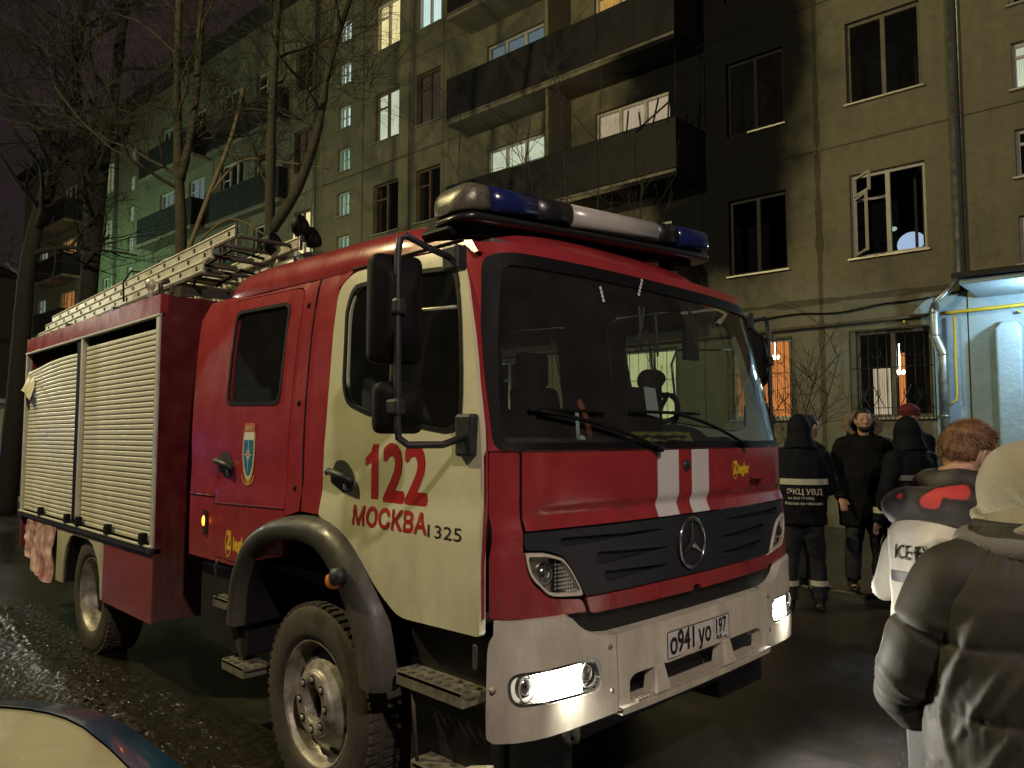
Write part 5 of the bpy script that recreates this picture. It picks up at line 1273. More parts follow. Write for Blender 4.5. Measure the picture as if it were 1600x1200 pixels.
mb = MB(); mb.cyl((0, 0, 0), (0, 0, .50), .022, 10); mb.cyl((.07, 0, 0), (.07, 0, .40), .016, 8); mb.tube([(-.16, .05, .12), (-.12, .0, .26), (-.02, 0, .36)], .022, 8); mb.build('mast_tube', M['alu'], mst)
for (a, b, c_) in ((.0, -.03, .50), (.13, .02, .44), (-.16, .08, .36)):
    mb = MB(); mb.lathe([(0, -.05), (.045, -.045), (.07, -.01), (.08, .05), (.072, .055), (.06, .02), (0, .0)], Matrix.Translation((a, b, c_)) @ Matrix.Rotation(radians(70), 4, 'X') @ Matrix.Rotation(radians(25), 4, 'Y'), 18); mb.build('searchlight', M['black'], mst)
mb = MB(); mb.tube([(-.2, .1, .25), (-.35, .3, .33), (-.5, .5, .20), (-.52, .6, .05)], .012, 6); mb.tube([(-.12, .1, .1), (-.3, .25, .18), (-.45, .35, .05)], .012, 6); mb.build('mast_cable', M['black'], mst)
# three nested ladder sections: one ladder, a thing that rests on the rack
LD = empty('ladder', 'long three section aluminium ladder lying on the fire engine roof', 'ladder', (3.05, 2.03, 0))
def rail(x, y0, y1, z0_, z1_, name='ladder_rail'):
    mb = MB(); h = .085
    prof = [(-.010, 0), (.010, 0), (.010, .012), (.002, .02), (.002, h-.02), (.010, h-.012), (.010, h), (-.010, h), (-.016, h-.012), (-.010, h-.02), (-.010, .02), (-.016, .012)]
    A = [(x+a, y0, z0_+b) for a, b in prof]; B = [(x+a, y1, z1_+b) for a, b in prof]; n = len(prof)
    mb.add(A+B, [(i, (i+1) % n, n+(i+1) % n, n+i) for i in range(n)]+[tuple(range(n)), tuple(reversed(range(n, 2*n)))])
    o = mb.build(name, M['alu'], LD)
    mb = MB(); k = 0; y = y0+.10
    while y < y1-.05:
        t = (y-y0)/(y1-y0); z = z0_+(z1_-z0_)*t+h*.5; mb.box(x-.0135, x-.009, y-.012, y+.012, z-.014, z+.014); y += .28
    mb.build('rung_socket', M['black'], o)['kind'] = 'stuff'
    return o
lay = [(-.90, -.46, 2.66, 6.98, 2.985, 2.865), (-.925, -.435, 2.98, 7.12, 2.895, 2.785), (-.95, -.41, 3.05, 7.30, 2.805, 2.705)]
for xa, xb, y0_, y1_, za, zb in lay:
    rail(xa, y0_, y1_, za, zb); rail(xb, y0_, y1_, za, zb)
    y = y0_+.10
    rs = None
    while y < y1_-.05:
        t = (y-y0_)/(y1_-y0_); z = za+(zb-za)*t+.0425
        if rs is None: mb = MB(); mb.cyl((xa+.01, 0, 0), (xb-.01, 0, 0), .014, 8); rs = mb.build('rung', M['fender'], LD); rs.location = (0, y, z)
        else: inst(rs, (0, y, z), LD)
        y += .28
mb = MB(); mb.box(-.915, -.905, 2.64, 2.665, 2.98, 3.085); mb.box(-.45, -.44, 2.64, 2.665, 2.98, 3.085); mb.build('rail_cap', M['dark'], LD)
mb = MB(); mb.tube([(-.98, 4.55, 2.79), (-.985, 4.56, 2.95), (-.93, 4.56, 3.05), (-.7, 4.56, 3.07)], .008, 6); mb.build('strap', M['black'], LD)
# ================================================================== PEOPLE
M['skin'] = mat('skin', (.42, .25, .17), .55, noise_amt=.15, nscale=30)
M['navy'] = mat('navy_workwear', (.004, .005, .009), .8, noise_amt=.3, nscale=9, bump=.4, bscale=45, spec=.2)
M['blackcloth'] = mat('black_cloth', (.0045, .0045, .005), .85, noise_amt=.3, nscale=9, bump=.4, bscale=60, spec=.2)
M['trous'] = mat('dark_trousers', (.008, .009, .014), .8, noise_amt=.3, nscale=9, bump=.4, bscale=50)
M['boot'] = mat('black_boot', (.010, .010, .010), .35)
M['reflect'] = mat('retroreflective_tape', (.46, .45, .36), .5)
M['reflectdim'] = mat('grey_tape', (.11, .11, .12), .5)
M['fur'] = mat('fur_trim', (.24, .18, .11), .95, noise_amt=.5, nscale=60, bump=1, bscale=120, bdist=.02)
M['beanie'] = mat('maroon_knit', (.11, .012, .018), .9, bump=.6, bscale=150)
M['hairdark'] = mat('dark_hair', (.012, .010, .009), .6, bump=.6, bscale=120)
M['hairred'] = mat('ginger_hair', (.20, .10, .045), .55, noise_amt=.5, nscale=22, bump=.8, bscale=90)
M['vest'] = mat('white_tabard', (.62, .60, .50), .7, noise_amt=.12, nscale=9, bump=.4, bscale=22, bdist=.012)
M['olive'] = mat('dark_olive_nylon', (.030, .028, .020), .66, spec=.35, noise_amt=.25, nscale=5, bump=.12, bscale=38)
M['hoodie'] = mat('beige_fleece', (.27, .245, .165), .95, noise_amt=.2, nscale=9, bump=.4, bscale=150, sheen=.3)
M['hoodie2'] = mat('grey_fleece', (.13, .125, .115), .95, bump=.4, bscale=150)
CT = bpy.data.textures.new('cloth_folds', 'CLOUDS'); CT.noise_scale = .11; CT.noise_depth = 2
def cloth(mb, name, m, parent, vox=.014, disp=.02, smooth=6):
    o = mb.build(name, M[m], parent)
    r = o.modifiers.new('remesh', 'REMESH'); r.mode = 'VOXEL'; r.voxel_size = vox; r.use_smooth_shade = True
    s = o.modifiers.new('smooth', 'SMOOTH'); s.iterations = smooth; s.factor = .5
    if disp:
        d = o.modifiers.new('folds', 'DISPLACE'); d.texture = CT; d.strength = disp; d.mid_level = .5; d.texture_coords = 'LOCAL'
    return o
def lerp(a, b, t): return tuple(a[i]+(b[i]-a[i])*t for i in range(len(a)))
def person(label, loc, face, h=1.8, arms=None, stance=((-.11, 0), (.11, .02)), top='navy', legs='trous', hair='hairdark', lean=0, head_turn=0, bands=(), hood=None, fur=False, hat=None, belly=1.0, group=None, beard=False, coat_len=.80):
    """local frame: +y is where the person faces, z up"""
    k = h/1.8
    p = empty('person', label, 'person', loc, face-pi/2, group=group); p.scale = (k, k, k)
    arms = arms or {-1: ((-.26, -.02, 1.18), (-.24, .10, .93)), 1: ((.26, -.02, 1.18), (.24, .10, .93))}
    fw = lean
    # body: one continuous figure
    b = MB()
    b.tube([(0, 0, .86), (0, .0, 1.05), (0, fw*.4, 1.25), (0, fw*.8, 1.42), (0, fw, 1.50)], [(.16, .11), (.145, .10), (.17, .11), (.175, .10), (.09, .07)], 16)
    b.tube([(0, fw, 1.46), (0, fw+.02, 1.60)], [(.06, .06), (.055, .06)], 12)
    hc = Vector((0, fw+.04, 1.69)); HR = Matrix.Rotation(head_turn, 4, 'Z')
    def hp(x, y, z): return hc+(HR @ Vector((x, y, z)))
    R3 = HR.to_3x3()
    b.ball(hc, (.078, .098, .108), HR, 20, 14); b.ball(hp(0, .03, -.055), (.058, .062, .062), HR, 16, 10)
    b.ball(hp(0, .05, -.09), (.032, .035, .025), HR, 10, 8)                       # chin
    b.tube([hp(0, .092, .01), hp(0, .112, -.02), hp(0, .098, -.038)], [.010, .015, .013], 8)   # nose
    b.tube([hp(-.045, .085, .022), hp(0, .096, .026), hp(.045, .085, .022)], .010, 8)        # brow
    b.tube([hp(-.024, .084, -.064), hp(0, .094, -.062), hp(.024, .084, -.064)], [.007, .010, .007], 8)  # lips
    for sg in (-1, 1): b.ball(hp(sg*.080, -.005, -.008), (.012, .022, .032), HR, 10, 8)      # ears
    for (fx, fy), sg in zip(stance, (-1, 1)):
        b.tube([(sg*.085, 0, .92), (fx*.7+sg*.02, fy*.5+.02, .50), (fx, fy, .10)], [(.088, .09), (.056, .06), (.038, .042)], 12)
        b.tube([(fx, fy-.04, .05), (fx*1.1, fy+.14, .04)], [(.04, .04), (.04, .03)], 10)
    for sg, (el, wr) in arms.items():
        sh = (sg*.19, fw*.9, 1.43); b.tube([sh, el, wr], [(.052, .052), (.040, .042), (.028, .026)], 10)
        w = Vector(wr); d = (w-Vector(el)).normalized(); s_ = d.cross(Vector((0, 0, 1)))
        if s_.length < .3: s_ = Vector((0, 1, 0))
        s_.normalize(); n_ = d.cross(s_)
        b.tube([w, w+d*.05, w+d*.095], [(.028, .020), (.040, .018), (.038, .016)], 10, side=s_)
        for q, (ln, o_) in enumerate(((.060, -.030), (.072, -.010), (.070, .010), (.055, .030))):
            a0 = w+d*.088+s_*o_; b.tube([a0, a0+d*ln*.5+n_*.008, a0+d*ln*.85+n_*.026], [.0095, .009, .0075], 6)
        a0 = w+d*.02+s_*.035*sg*-1; b.tube([a0, a0+d*.04+s_*.02*sg*-1, a0+d*.07+s_*.022*sg*-1], [.012, .011, .009], 6)
    bo = b.build('body', M['skin'], p); r = bo.modifiers.new('remesh', 'REMESH'); r.mode = 'VOXEL'; r.voxel_size = .0085; r.use_smooth_shade = True
    s = bo.modifiers.new('smooth', 'SMOOTH'); s.iterations = 3
    e = MB()
    for sg in (-1, 1): e.ball(hp(sg*.030, .086, .004), (.012, .006, .007), HR, 8, 6)
    e.build('eyes', M['hairdark'], p)
    # clothes
    j = MB(); zb = coat_len
    j.tube([(0, .0, zb), (0, .0, .95), (0, .02, 1.12), (0, fw*.4+.01, 1.28), (0, fw*.75, 1.42), (0, fw, 1.50), (0, fw+.02, 1.555)],
           [(.225*belly, .165*belly), (.225*belly, .175*belly), (.235*belly, .185*belly), (.245, .172), (.240, .155), (.15, .13), (.095, .10)], 22)
    for sg, (el, wr) in arms.items():
        sh = (sg*.185, fw*.9, 1.435); w = Vector(wr); d = (w-Vector(el)).normalized()
        j.tube([(sg*.10, fw*.9, 1.45), sh, lerp(sh, el, .5), el, lerp(el, wr, .5), tuple(w+d*.02)], [(.10, .10), (.104, .104), (.088, .088), (.078, .078), (.068, .068), (.055, .055)], 14)
    cloth(j, 'jacket', top, p, .015, .03)
    t = MB()
    t.tube([(0, 0, zb+.12), (0, 0, .80)], [(.18, .135), (.175, .13)], 18)
    for (fx, fy), sg in zip(stance, (-1, 1)):
        t.tube([(sg*.088, 0, .88), (sg*.09, .0, .72), (fx*.7+sg*.02, fy*.5+.02, .50), (fx, fy, .26), (fx, fy-.005, .10)], [(.105, .12), (.10, .11), (.083, .088), (.078, .082), (.075, .082)], 16)
    cloth(t, 'trousers', legs, p, .016, .03)
    for (fx, fy) in stance:
        s2 = MB(); s2.tube([(fx, fy-.03, .16), (fx, fy-.03, .05)], [(.050, .055), (.052, .06)], 12); s2.tube([(fx, fy-.09, .035), (fx, fy+.02, .045), (fx*1.08, fy+.12, .035), (fx*1.1, fy+.185, .025)], [(.04, .033), (.050, .045), (.048, .035), (.03, .022)], 12)
        o = s2.build('boot', M['boot'], p); r = o.modifiers.new('remesh', 'REMESH'); r.mode = 'VOXEL'; r.voxel_size = .01; r.use_smooth_shade = True
    # hair or headgear
    if hat:
        m = MB(); m.ball(hp(0, -.005, .045), (.094, .112, .098), HR, 24, 14, disp=lambda q, a, c: .002*sin(c*24) if a < 1.7 else -.05)
        m.tube([hp(.091*cos(a), .108*sin(a)-.005, .028) for a in [2*pi*i/24 for i in range(24)]], (.010, .022) if 0 else .013, 8, closed=True, side=(0, 0, 1)); m.build('knit_hat', M[hat], p)
    elif not hood:
        m = MB(); m.ball(hp(0, -.012, .022), (.084, .100, .100), HR, 24, 16, disp=lambda q, a, c: (.003*noise.noise(q*40) if (HR.inverted() @ (q-hc)).y < .045 or (HR.inverted() @ (q-hc)).z > .065 else -.02)-(.06 if (HR.inverted() @ (q-hc)).z < -.045 else 0)); m.build('hair', M[hair], p)
    if beard:
        m = MB(); m.ball(hp(0, .038, -.078), (.058, .058, .040), HR, 16, 10); m.build('beard', M['hairdark'], p)
    if hood == 'up':
        m = MB()
        m.ball(hp(0, -.02, .01), (.115, .135, .150), HR, 24, 16, disp=lambda q, a, c: .012*noise.noise(q*9)-(.055 if (HR.inverted() @ (q-hc)).y > .09 else 0))
        m.tube([hp(0, -.03, -.05), (0, fw-.02, 1.50)], [(.115, .125), (.16, .14)], 16)
        cloth(m, 'hood', top, p, .012, .015)
    if fur:
        m = MB(); pts = []
        for i in range(22):
            a = -2.5+5.0*i/21; pts.append(hp(.155*sin(a), -.06*cos(a)-.02, .0+.105*cos(a)-.055))
        m.tube(pts, [.022+.022*sin(pi*i/21) for i in range(22)], 10, disp=lambda q, u, th: .014*noise.noise(q*55)); m.build('fur_hood_trim', M['fur'], p)
        m = MB(); m.tube([hp(0, -.10, .03), hp(0, -.11, -.08), (0, fw-.08, 1.48)], [(.12, .05), (.14, .06), (.14, .08)], 16); cloth(m, 'hood', top, p, .012, .012)
    # reflective bands: (z, height, halfwidth x, halfwidth y, material, arc from, arc to)
    for (z, hh, rx, ry, mm, a0, a1) in bands:
        m = MB(); n_ = 36
        m.grid([[(rx*cos(a0+(a1-a0)*i/n_)+.004*sin(i*1.3), fw*.5+.01+ry*sin(a0+(a1-a0)*i/n_)+.004*cos(i*.9), zz) for i in range(n_+1)] for zz in (z, z+hh)]); m.build('reflective_band', M[mm], p, recalc=False)
    return p
def leg_band(p, fx, fy, z, hh=.05, r=.090, m='reflect'):
    b = MB(); b.grid([[(fx+r*cos(2*pi*i/24), fy+r*1.05*sin(2*pi*i/24), zz) for i in range(25)] for zz in (z, z+hh)]); b.build('reflective_band', M[m], p, recalc=False)
def back_text(p, txt, z, size, y, m='reflect', x0=-.15, rot=0, R_=.262, bold=.001, sx=1):
    # printed across the back (reads from behind)
    def mp(a, b, off):
        x = x0+a; yy = -sqrt(max(.0004, 1-min(.98, (x/R_)**2)))*y
        return Vector((x, yy-.004-off, z+b))
    tb = text_mb(txt, size, mp, sx=sx, bold=bold); tb.build('back_lettering', M[m], p, recalc=False)
TOW = lambda x, y: math.atan2(y, x)
# officer seen from behind at the left, hood up
pA = person('man in black hooded workwear with white lettering on his back, nearest to the fire engine', (7.27, 3.28, 0), radians(28), 1.86, hood='up', top='navy', bands=[(1.185, .055, .256, .203, 'reflect', pi*1.02, pi*1.98)],
            arms={-1: ((-.27, .04, 1.15), (-.14, .26, 1.08)), 1: ((.27, .04, 1.15), (.14, .26, 1.08))}, stance=((-.13, -.02), (.14, .05)), lean=.05)
leg_band(pA, -.13, -.02, .24); leg_band(pA, .14, .05, .24)
back_text(pA, 'ЭКЦ УВД', 1.10, .070, .212, x0=-.140, bold=.0016, sx=1.0); back_text(pA, 'по ЗАО ГУ МВД', 1.055, .030, .212, x0=-.13, bold=.0006); back_text(pA, 'России по г.Москве', 1.005, .034, .212, x0=-.155, bold=.0010)
pB = person('bareheaded man half hidden behind the officer with lettering on his back', (8.03, 3.55, .05), radians(-38), 1.86, top='blackcloth', hair='hairdark', head_turn=radians(12),
            arms={-1: ((-.25, .08, 1.15), (-.14, .28, 1.05)), 1: ((.25, .08, 1.15), (.14, .28, 1.05))})
pC = person('bearded man facing the camera in a black coat with a fur trimmed hood', (8.30, 3.06, .10), radians(214), 1.87, top='blackcloth', fur=True, beard=True, belly=1.12, coat_len=.62, hair='hairdark', stance=((-.13, .02), (.15, .08)),
            arms={-1: ((-.30, .0, 1.16), (-.26, .16, .92)), 1: ((.30, .0, 1.16), (.26, .16, .92))})
pD = person('man in a maroon knitted hat standing behind the hooded investigator', (9.05, 2.80, .10), radians(140), 1.92, top='blackcloth', hat='beanie', belly=1.1,
            arms={-1: ((-.29, .04, 1.16), (-.2, .25, 1.0)), 1: ((.29, .04, 1.16), (.2, .25, 1.0))})
pE = person('hooded investigator with dim lettering on his back carrying a black bag', (8.00, 2.48, .0), radians(62), 1.84, top='navy', hood='up', lean=.04, bands=[(1.24, .05, .258, .203, 'reflectdim', pi*1.0, pi*2.0)],
            arms={-1: ((-.33, .0, 1.14), (-.34, .10, .86)), 1: ((.27, .04, 1.15), (.18, .26, 1.05))}, stance=((-.13, 0), (.13, .03)))
b = MB(); b.grid([[(-.335+.066*cos(2*pi*i/20), .07+.066*sin(2*pi*i/20), zz+.12*(0)) for i in range(21)] for zz in (.93, .985)]); b.build('reflective_band', M['reflect'], pE, recalc=False)
back_text(pE, 'СЛЕДСТВЕННЫЙ', 1.17, .040, .206, x0=-.14, m='reflectdim', bold=.0008, sx=.8); back_text(pE, 'КОМИТЕТ', 1.105, .055, .206, x0=-.12, m='reflectdim', bold=.001, sx=.9)
# the bag in his hand
BG = empty('black_bag', 'bulky black bag held low by the hooded investigator', 'bag', (7.72, 2.68, .55))
m_ = MB(); m_.ball((0, 0, -.12), (.17, .11, .16), seg=20, rings=14, disp=lambda q, a, c: .02*noise.noise(q*8)); cloth(m_, 'bag_body', 'blackcloth', BG, .012, .02)
m_ = MB(); m_.tube([(-.08, 0, .0), (-.06, 0, .14), (0, 0, .20), (.06, 0, .14), (.08, 0, .0)], .010, 6); m_.build('bag_handle', M['boot'], BG)

def smoothv(P3, n=5):
    P3 = [Vector(p) for p in P3]; o = []
    for i in range(len(P3)-1):
        p0, p1, p2, p3 = P3[max(i-1, 0)], P3[i], P3[i+1], P3[min(i+2, len(P3)-1)]
        for k in range(n):
            t = k/n; o.append(.5*((2*p1)+(p2-p0)*t+(2*p0-5*p1+4*p2-p3)*t*t+(-p0+3*p1-3*p2+p3)*t**3))
    return o+[P3[-1]]
# ---- foreground onlooker with the ginger hair and white tabard (F)
def fold(q, s=1.0): return .012*s*noise.noise(Vector((q.x*7, q.y*7, q.z*4)))+.006*s*noise.noise(Vector((q.x*18, q.y*18, q.z*11)))
F_ = empty('person', 'ginger haired man in a white lettered tabard with a thick red and black scarf', 'person', (3.07, .80, 0), radians(45-90))
# local +y faces along the camera direction; +x to his right
b = MB()
b.tube([(0, 0, .88), (0, 0, 1.08), (0, .0, 1.3), (0, .02, 1.45)], [(.17, .12), (.16, .11), (.18, .12), (.16, .10)], 18)
b.tube([(0, .02, 1.42), (.02, .05, 1.58)], [(.065, .065), (.06, .062)], 12)
HF = Matrix.Rotation(radians(-84), 4, 'Z') @ Matrix.Rotation(radians(-14), 4, 'X'); hcF = Vector((.085, .07, 1.625))
def hf(x, y, z): return hcF+(HF @ Vector((x, y, z)))
b.ball(hcF, (.078, .100, .108), HF, 24, 16); b.ball(hf(0, .035, -.055), (.058, .062, .064), HF, 16, 10); b.ball(hf(0, .055, -.095), (.033, .035, .025), HF, 10, 8)
b.tube([hf(0, .095, .01), hf(0, .117, -.022), hf(0, .10, -.04)], [.010, .016, .013], 8); b.tube([hf(-.045, .085, .022), hf(0, .098, .026), hf(.045, .085, .022)], .010, 8); b.tube([hf(-.025, .086, -.066), hf(0, .096, -.064), hf(.025, .086, -.066)], [.007, .010, .007], 8)
for sg in (-1, 1):
    b.tube([hf(sg*.080, .012+.024*cos(a), -.012+.034*sin(a)) for a in [2*pi*i/16 for i in range(16)]], .007, 8, closed=True); b.ball(hf(sg*.076, .008, -.012), (.007, .022, .03), HF, 10, 8)
for sg in (-1, 1):
    b.tube([(sg*.09, 0, .92), (sg*.11, .02, .50), (sg*.12, 0, .10)], [(.088, .09), (.056, .06), (.038, .042)], 12); b.tube([(sg*.12, -.04, .05), (sg*.13, .14, .04)], [(.04, .04), (.04, .03)], 10)
    b.tube([(sg*.14, .05, 1.33), (sg*.162, .18, 1.13), (sg*.10, .34, 1.09)], [(.052, .052), (.04, .042), (.028, .026)], 10)
    w = Vector((sg*.10, .34, 1.09)); d = Vector((-sg*.2, .9, -.1)).normalized(); s_ = Vector((0, 0, 1)); n_ = d.cross(s_)
    b.tube([w, w+d*.05, w+d*.095], [(.028, .020), (.040, .018), (.038, .016)], 10, side=s_)
    for ln, o_ in ((.060, -.030), (.072, -.010), (.070, .010), (.055, .030)):
        a0 = w+d*.088+s_*o_; b.tube([a0, a0+d*ln*.5+n_*.012*sg, a0+d*ln*.8+n_*.032*sg], [.0095, .009, .0075], 6)
    a0 = w+d*.02+s_*.035; b.tube([a0, a0+d*.04+s_*.02, a0+d*.07+s_*.022], [.012, .011, .009], 6)
bo = b.build('body', M['skin'], F_); r = bo.modifiers.new('remesh', 'REMESH'); r.mode = 'VOXEL'; r.voxel_size = .006; r.use_smooth_shade = True; s = bo.modifiers.new('smooth', 'SMOOTH'); s.iterations = 2
b = MB(); b.ball(hf(0, -.014, .028), (.088, .104, .098), HF, 32, 22, disp=lambda q, a, c: .004*noise.noise(q*12)+(0 if ((HF.inverted() @ (q-hcF)).y < .03 or (HF.inverted() @ (q-hcF)).z > .06) and (HF.inverted() @ (q-hcF)).z > (-.055 if (HF.inverted() @ (q-hcF)).y < -.03 else .015) else -.025))
b.build('hair_cap', M['hairred'], F_)
b = MB(); rnd = random.Random(5)
for i in range(2600):
    th = rnd.uniform(0, 2*pi); ph = math.acos(rnd.uniform(-.45, 1)); d = Vector((sin(ph)*cos(th), sin(ph)*sin(th), cos(ph)))
    if d.y > .45 and d.z < .55: continue
    if d.z < .08 and d.y > -.25: continue
    root = Vector((d.x*.086, -.014+d.y*.102, .028+d.z*.096)); flow = (Vector((.15*sin(th*3), .7*(d.z > .2)-.25, -.7*(d.z < .5)+.1))-d*.0)
    flow = (flow-d*flow.dot(d)).normalized(); L_ = rnd.uniform(.018, .045)*(1.5 if d.z > .6 else 1)
    p0 = root; p1 = root+flow*L_*.5+d*rnd.uniform(.003, .007); p2 = root+flow*L_+d*rnd.uniform(-.002, .006)
    sd = d.cross(flow)*rnd.uniform(.0009, .0018)
    b.add([hf(*(p0-sd)), hf(*(p0+sd)), hf(*(p1+sd)), hf(*(p1-sd)), hf(*p2)], [(0, 1, 2, 3), (3, 2, 4)])
o = b.build('hair_strands', M['hairred'], F_, recalc=False); o['kind'] = 'stuff'
# tabard
def tors(x, z):   # back surface of the tabard: returns y
    return 0
b = MB()
TBZ = [.74+.018*i for i in range(36)]+[1.40, 1.43, 1.46]
b.tube([(0, 0, z) for z in TBZ], [(interp([(.74, .245), (1.0, .245), (1.15, .250), (1.28, .257), (1.36, .250), (1.42, .20), (1.46, .12)], z), interp([(.74, .175), (1.0, .175), (1.15, .180), (1.28, .178), (1.36, .165), (1.42, .14), (1.46, .11)], z)) for z in TBZ], 150, disp=lambda q, u, th: fold(q, 1.1))
b.build('tabard', M['vest'], F_)
b = MB()
for sg in (-1, 1): b.tube([(sg*.13, .05, 1.34), (sg*.16, .11, 1.26), (sg*.165, .19, 1.14), (sg*.13, .30, 1.10), (sg*.10, .36, 1.09)], [(.080, .080), (.070, .070), (.058, .058), (.052, .052), (.046, .046)], 22, disp=lambda q, u, th: fold(q, 1.0))
b.build('jacket_sleeve', M['vest'], F_)
def tab(a, z, off=.004):
    t = [(.74, .245, .175), (.82, .245, .175), (1.0, .245, .175), (1.15, .250, .180), (1.28, .257, .178), (1.36, .250, .165), (1.42, .20, .14)]
    rx = interp([(q[0], q[1]) for q in t], z); ry = interp([(q[0], q[2]) for q in t], z)
    d = Vector((rx*cos(a), ry*sin(a), 0)); p = Vector((d.x, d.y, z)); 
    return p+d.normalized()*(fold(p, 1.1)+off)
def band(z0_, z1_, a0, a1, m, name, off=.004, n_=40, slope=0):
    b = MB(); b.grid([[tab(a0+(a1-a0)*i/n_, z0_+(z1_-z0_)*j/3+slope*i/n_, off) for i in range(n_+1)] for j in range(4)]); return b.build(name, M[m], F_, recalc=False)
band(1.185, 1.222, pi*1.0, pi*2.0, 'reflectdim', 'grey_tape'); band(1.06, 1.145, pi*1.13, pi*1.24, 'hoodie2', 'dark_badge')
band(.74, .765, pi*.9, pi*2.1, 'film', 'hem_tape')
tb = text_mb('ICE·EXPLORER', .070, lambda a, c, o_: tab(pi*1.05+a/.25, 1.268+c, .004+o_), sx=.82, bold=.0005); tb.build('back_lettering', M['black_ink'], F_, recalc=False)
# scarf: thick padded wrap in black with red patches
m = bpy.data.materials.new('red_black_scarf'); m.use_nodes = True; n = m.node_tree; bs = n.nodes['Principled BSDF']; bs.inputs['Roughness'].default_value = .7
t = n.nodes.new('ShaderNodeTexNoise'); t.inputs['Scale'].default_value = 9; t.inputs['Detail'].default_value = 1.5; r = n.nodes.new('ShaderNodeValToRGB'); r.color_ramp.interpolation = 'EASE'
r.color_ramp.elements[0].position = .60; r.color_ramp.elements[0].color = (.012, .010, .010, 1); r.color_ramp.elements[1].position = .66; r.color_ramp.elements[1].color = (.42, .03, .03, 1)
q_ = r.color_ramp.elements.new(.38); q_.color = (.06, .055, .05, 1)
tc = n.nodes.new('ShaderNodeTexCoord'); n.links.new(tc.outputs['Object'], t.inputs['Vector']); n.links.new(t.outputs['Fac'], r.inputs['Fac']); n.links.new(r.outputs['Color'], bs.inputs['Base Color']); M['scarf'] = m
b = MB()
b.tube([(.17*cos(a)+.0, .02+.15*sin(a), 1.445+.015*sin(a*2)) for a in [2*pi*i/40 for i in range(40)]], [(.070, .078)]*40, 22, closed=True, side=(0, 0, 1), disp=lambda q, u, th: fold(q, 2.0))
b.tube([(.105*cos(a)+.03, .05+.10*sin(a), 1.525) for a in [2*pi*i/30 for i in range(30)]], [(.050, .050)]*30, 14, closed=True, side=(0, 0, 1), disp=lambda q, u, th: fold(q, 1.5))
b.build('scarf', M['scarf'], F_)
b = MB()
for sg in (-1, 1): b.tube([(sg*.10, 0, .86), (sg*.105, .0, .70), (sg*.115, .02, .48), (sg*.12, 0, .08)], [(.12, .13), (.105, .115), (.085, .09), (.08, .085)], 24, disp=lambda q, u, th: fold(q, 1.2))
b.build('trousers', mat('grey_trousers', (.07, .07, .065), .8, bump=.3, bscale=60), F_)
for sg in (-1, 1):
    b = MB(); b.tube([(sg*.12, -.09, .035), (sg*.12, .02, .05), (sg*.125, .12, .038), (sg*.13, .185, .025)], [(.04, .033), (.055, .05), (.05, .035), (.03, .022)], 12); b.build('boot', M['boot'], F_)

# ---- nearest onlooker in a dark quilted jacket, beige hood up (G)
G_ = empty('person', 'nearest onlooker in a dark quilted jacket with a beige hood, seen from behind', 'person', (2.46, .485, 0), radians(40-90))
b = MB()
b.tube([(0, 0, .86), (0, 0, 1.05), (0, 0, 1.28), (0, .01, 1.40)], [(.16, .12), (.15, .11), (.17, .12), (.15, .10)], 18); b.tube([(0, .02, 1.36), (0, .04, 1.50)], [(.06, .06), (.056, .06)], 12)
hcG = Vector((.055, .06, 1.540)); b.ball(hcG, (.076, .096, .106), None, 20, 14); b.ball(hcG+Vector((0, .035, -.055)), (.056, .06, .06), None, 14, 10); b.tube([hcG+Vector((0, .092, .01)), hcG+Vector((0, .113, -.02)), hcG+Vector((0, .098, -.038))], [.010, .015, .013], 8)
for sg in (-1, 1):
    b.tube([(sg*.09, 0, .90), (sg*.10, .02, .48), (sg*.11, 0, .10)], [(.088, .09), (.056, .06), (.038, .042)], 12); b.tube([(sg*.11, -.04, .05), (sg*.12, .14, .04)], [(.04, .04), (.04, .03)], 10)
AL = {-1: [(-.20, .0, 1.30), (-.262, .02, 1.18), (-.300, .05, 1.06), (-.290, .12, .97), (-.23, .22, .89), (-.175, .27, .87)], 1: [(.20, .0, 1.30), (.285, .03, 1.18), (.33, .03, 1.02), (.33, .08, .88), (.29, .2, .78), (.24, .26, .76)]}
for sg in (-1, 1):
    P3 = AL[sg]; b.tube(P3, [(.05, .05)]*3+[(.04, .04), (.034, .034), (.028, .026)], 10)
    w = Vector(P3[-1]); d = Vector((-sg*.55, .8, .02)).normalized(); s_ = Vector((0, 0, 1)); n_ = s_.cross(d)*sg
    b.tube([w, w+d*.05, w+d*.095], [(.028, .020), (.040, .018), (.038, .016)], 10, side=s_)
    for ln, o_ in ((.060, -.030), (.072, -.010), (.070, .010), (.055, .030)):
        a0 = w+d*.088+s_*o_; b.tube([a0, a0+d*ln*.45+n_*.016, a0+d*ln*.6+n_*.045], [.0095, .009, .0075], 6)
    a0 = w+d*.02+s_*.035; b.tube([a0, a0+d*.04+s_*.02+n_*.01, a0+d*.07+s_*.018+n_*.02], [.012, .011, .009], 6)
bo = b.build('body', M['skin'], G_); r = bo.modifiers.new('remesh', 'REMESH'); r.mode = 'VOXEL'; r.voxel_size = .007; r.use_smooth_shade = True; s = bo.modifiers.new('smooth', 'SMOOTH'); s.iterations = 2
SEAMS = [.62, .80, .985, 1.165, 1.40]
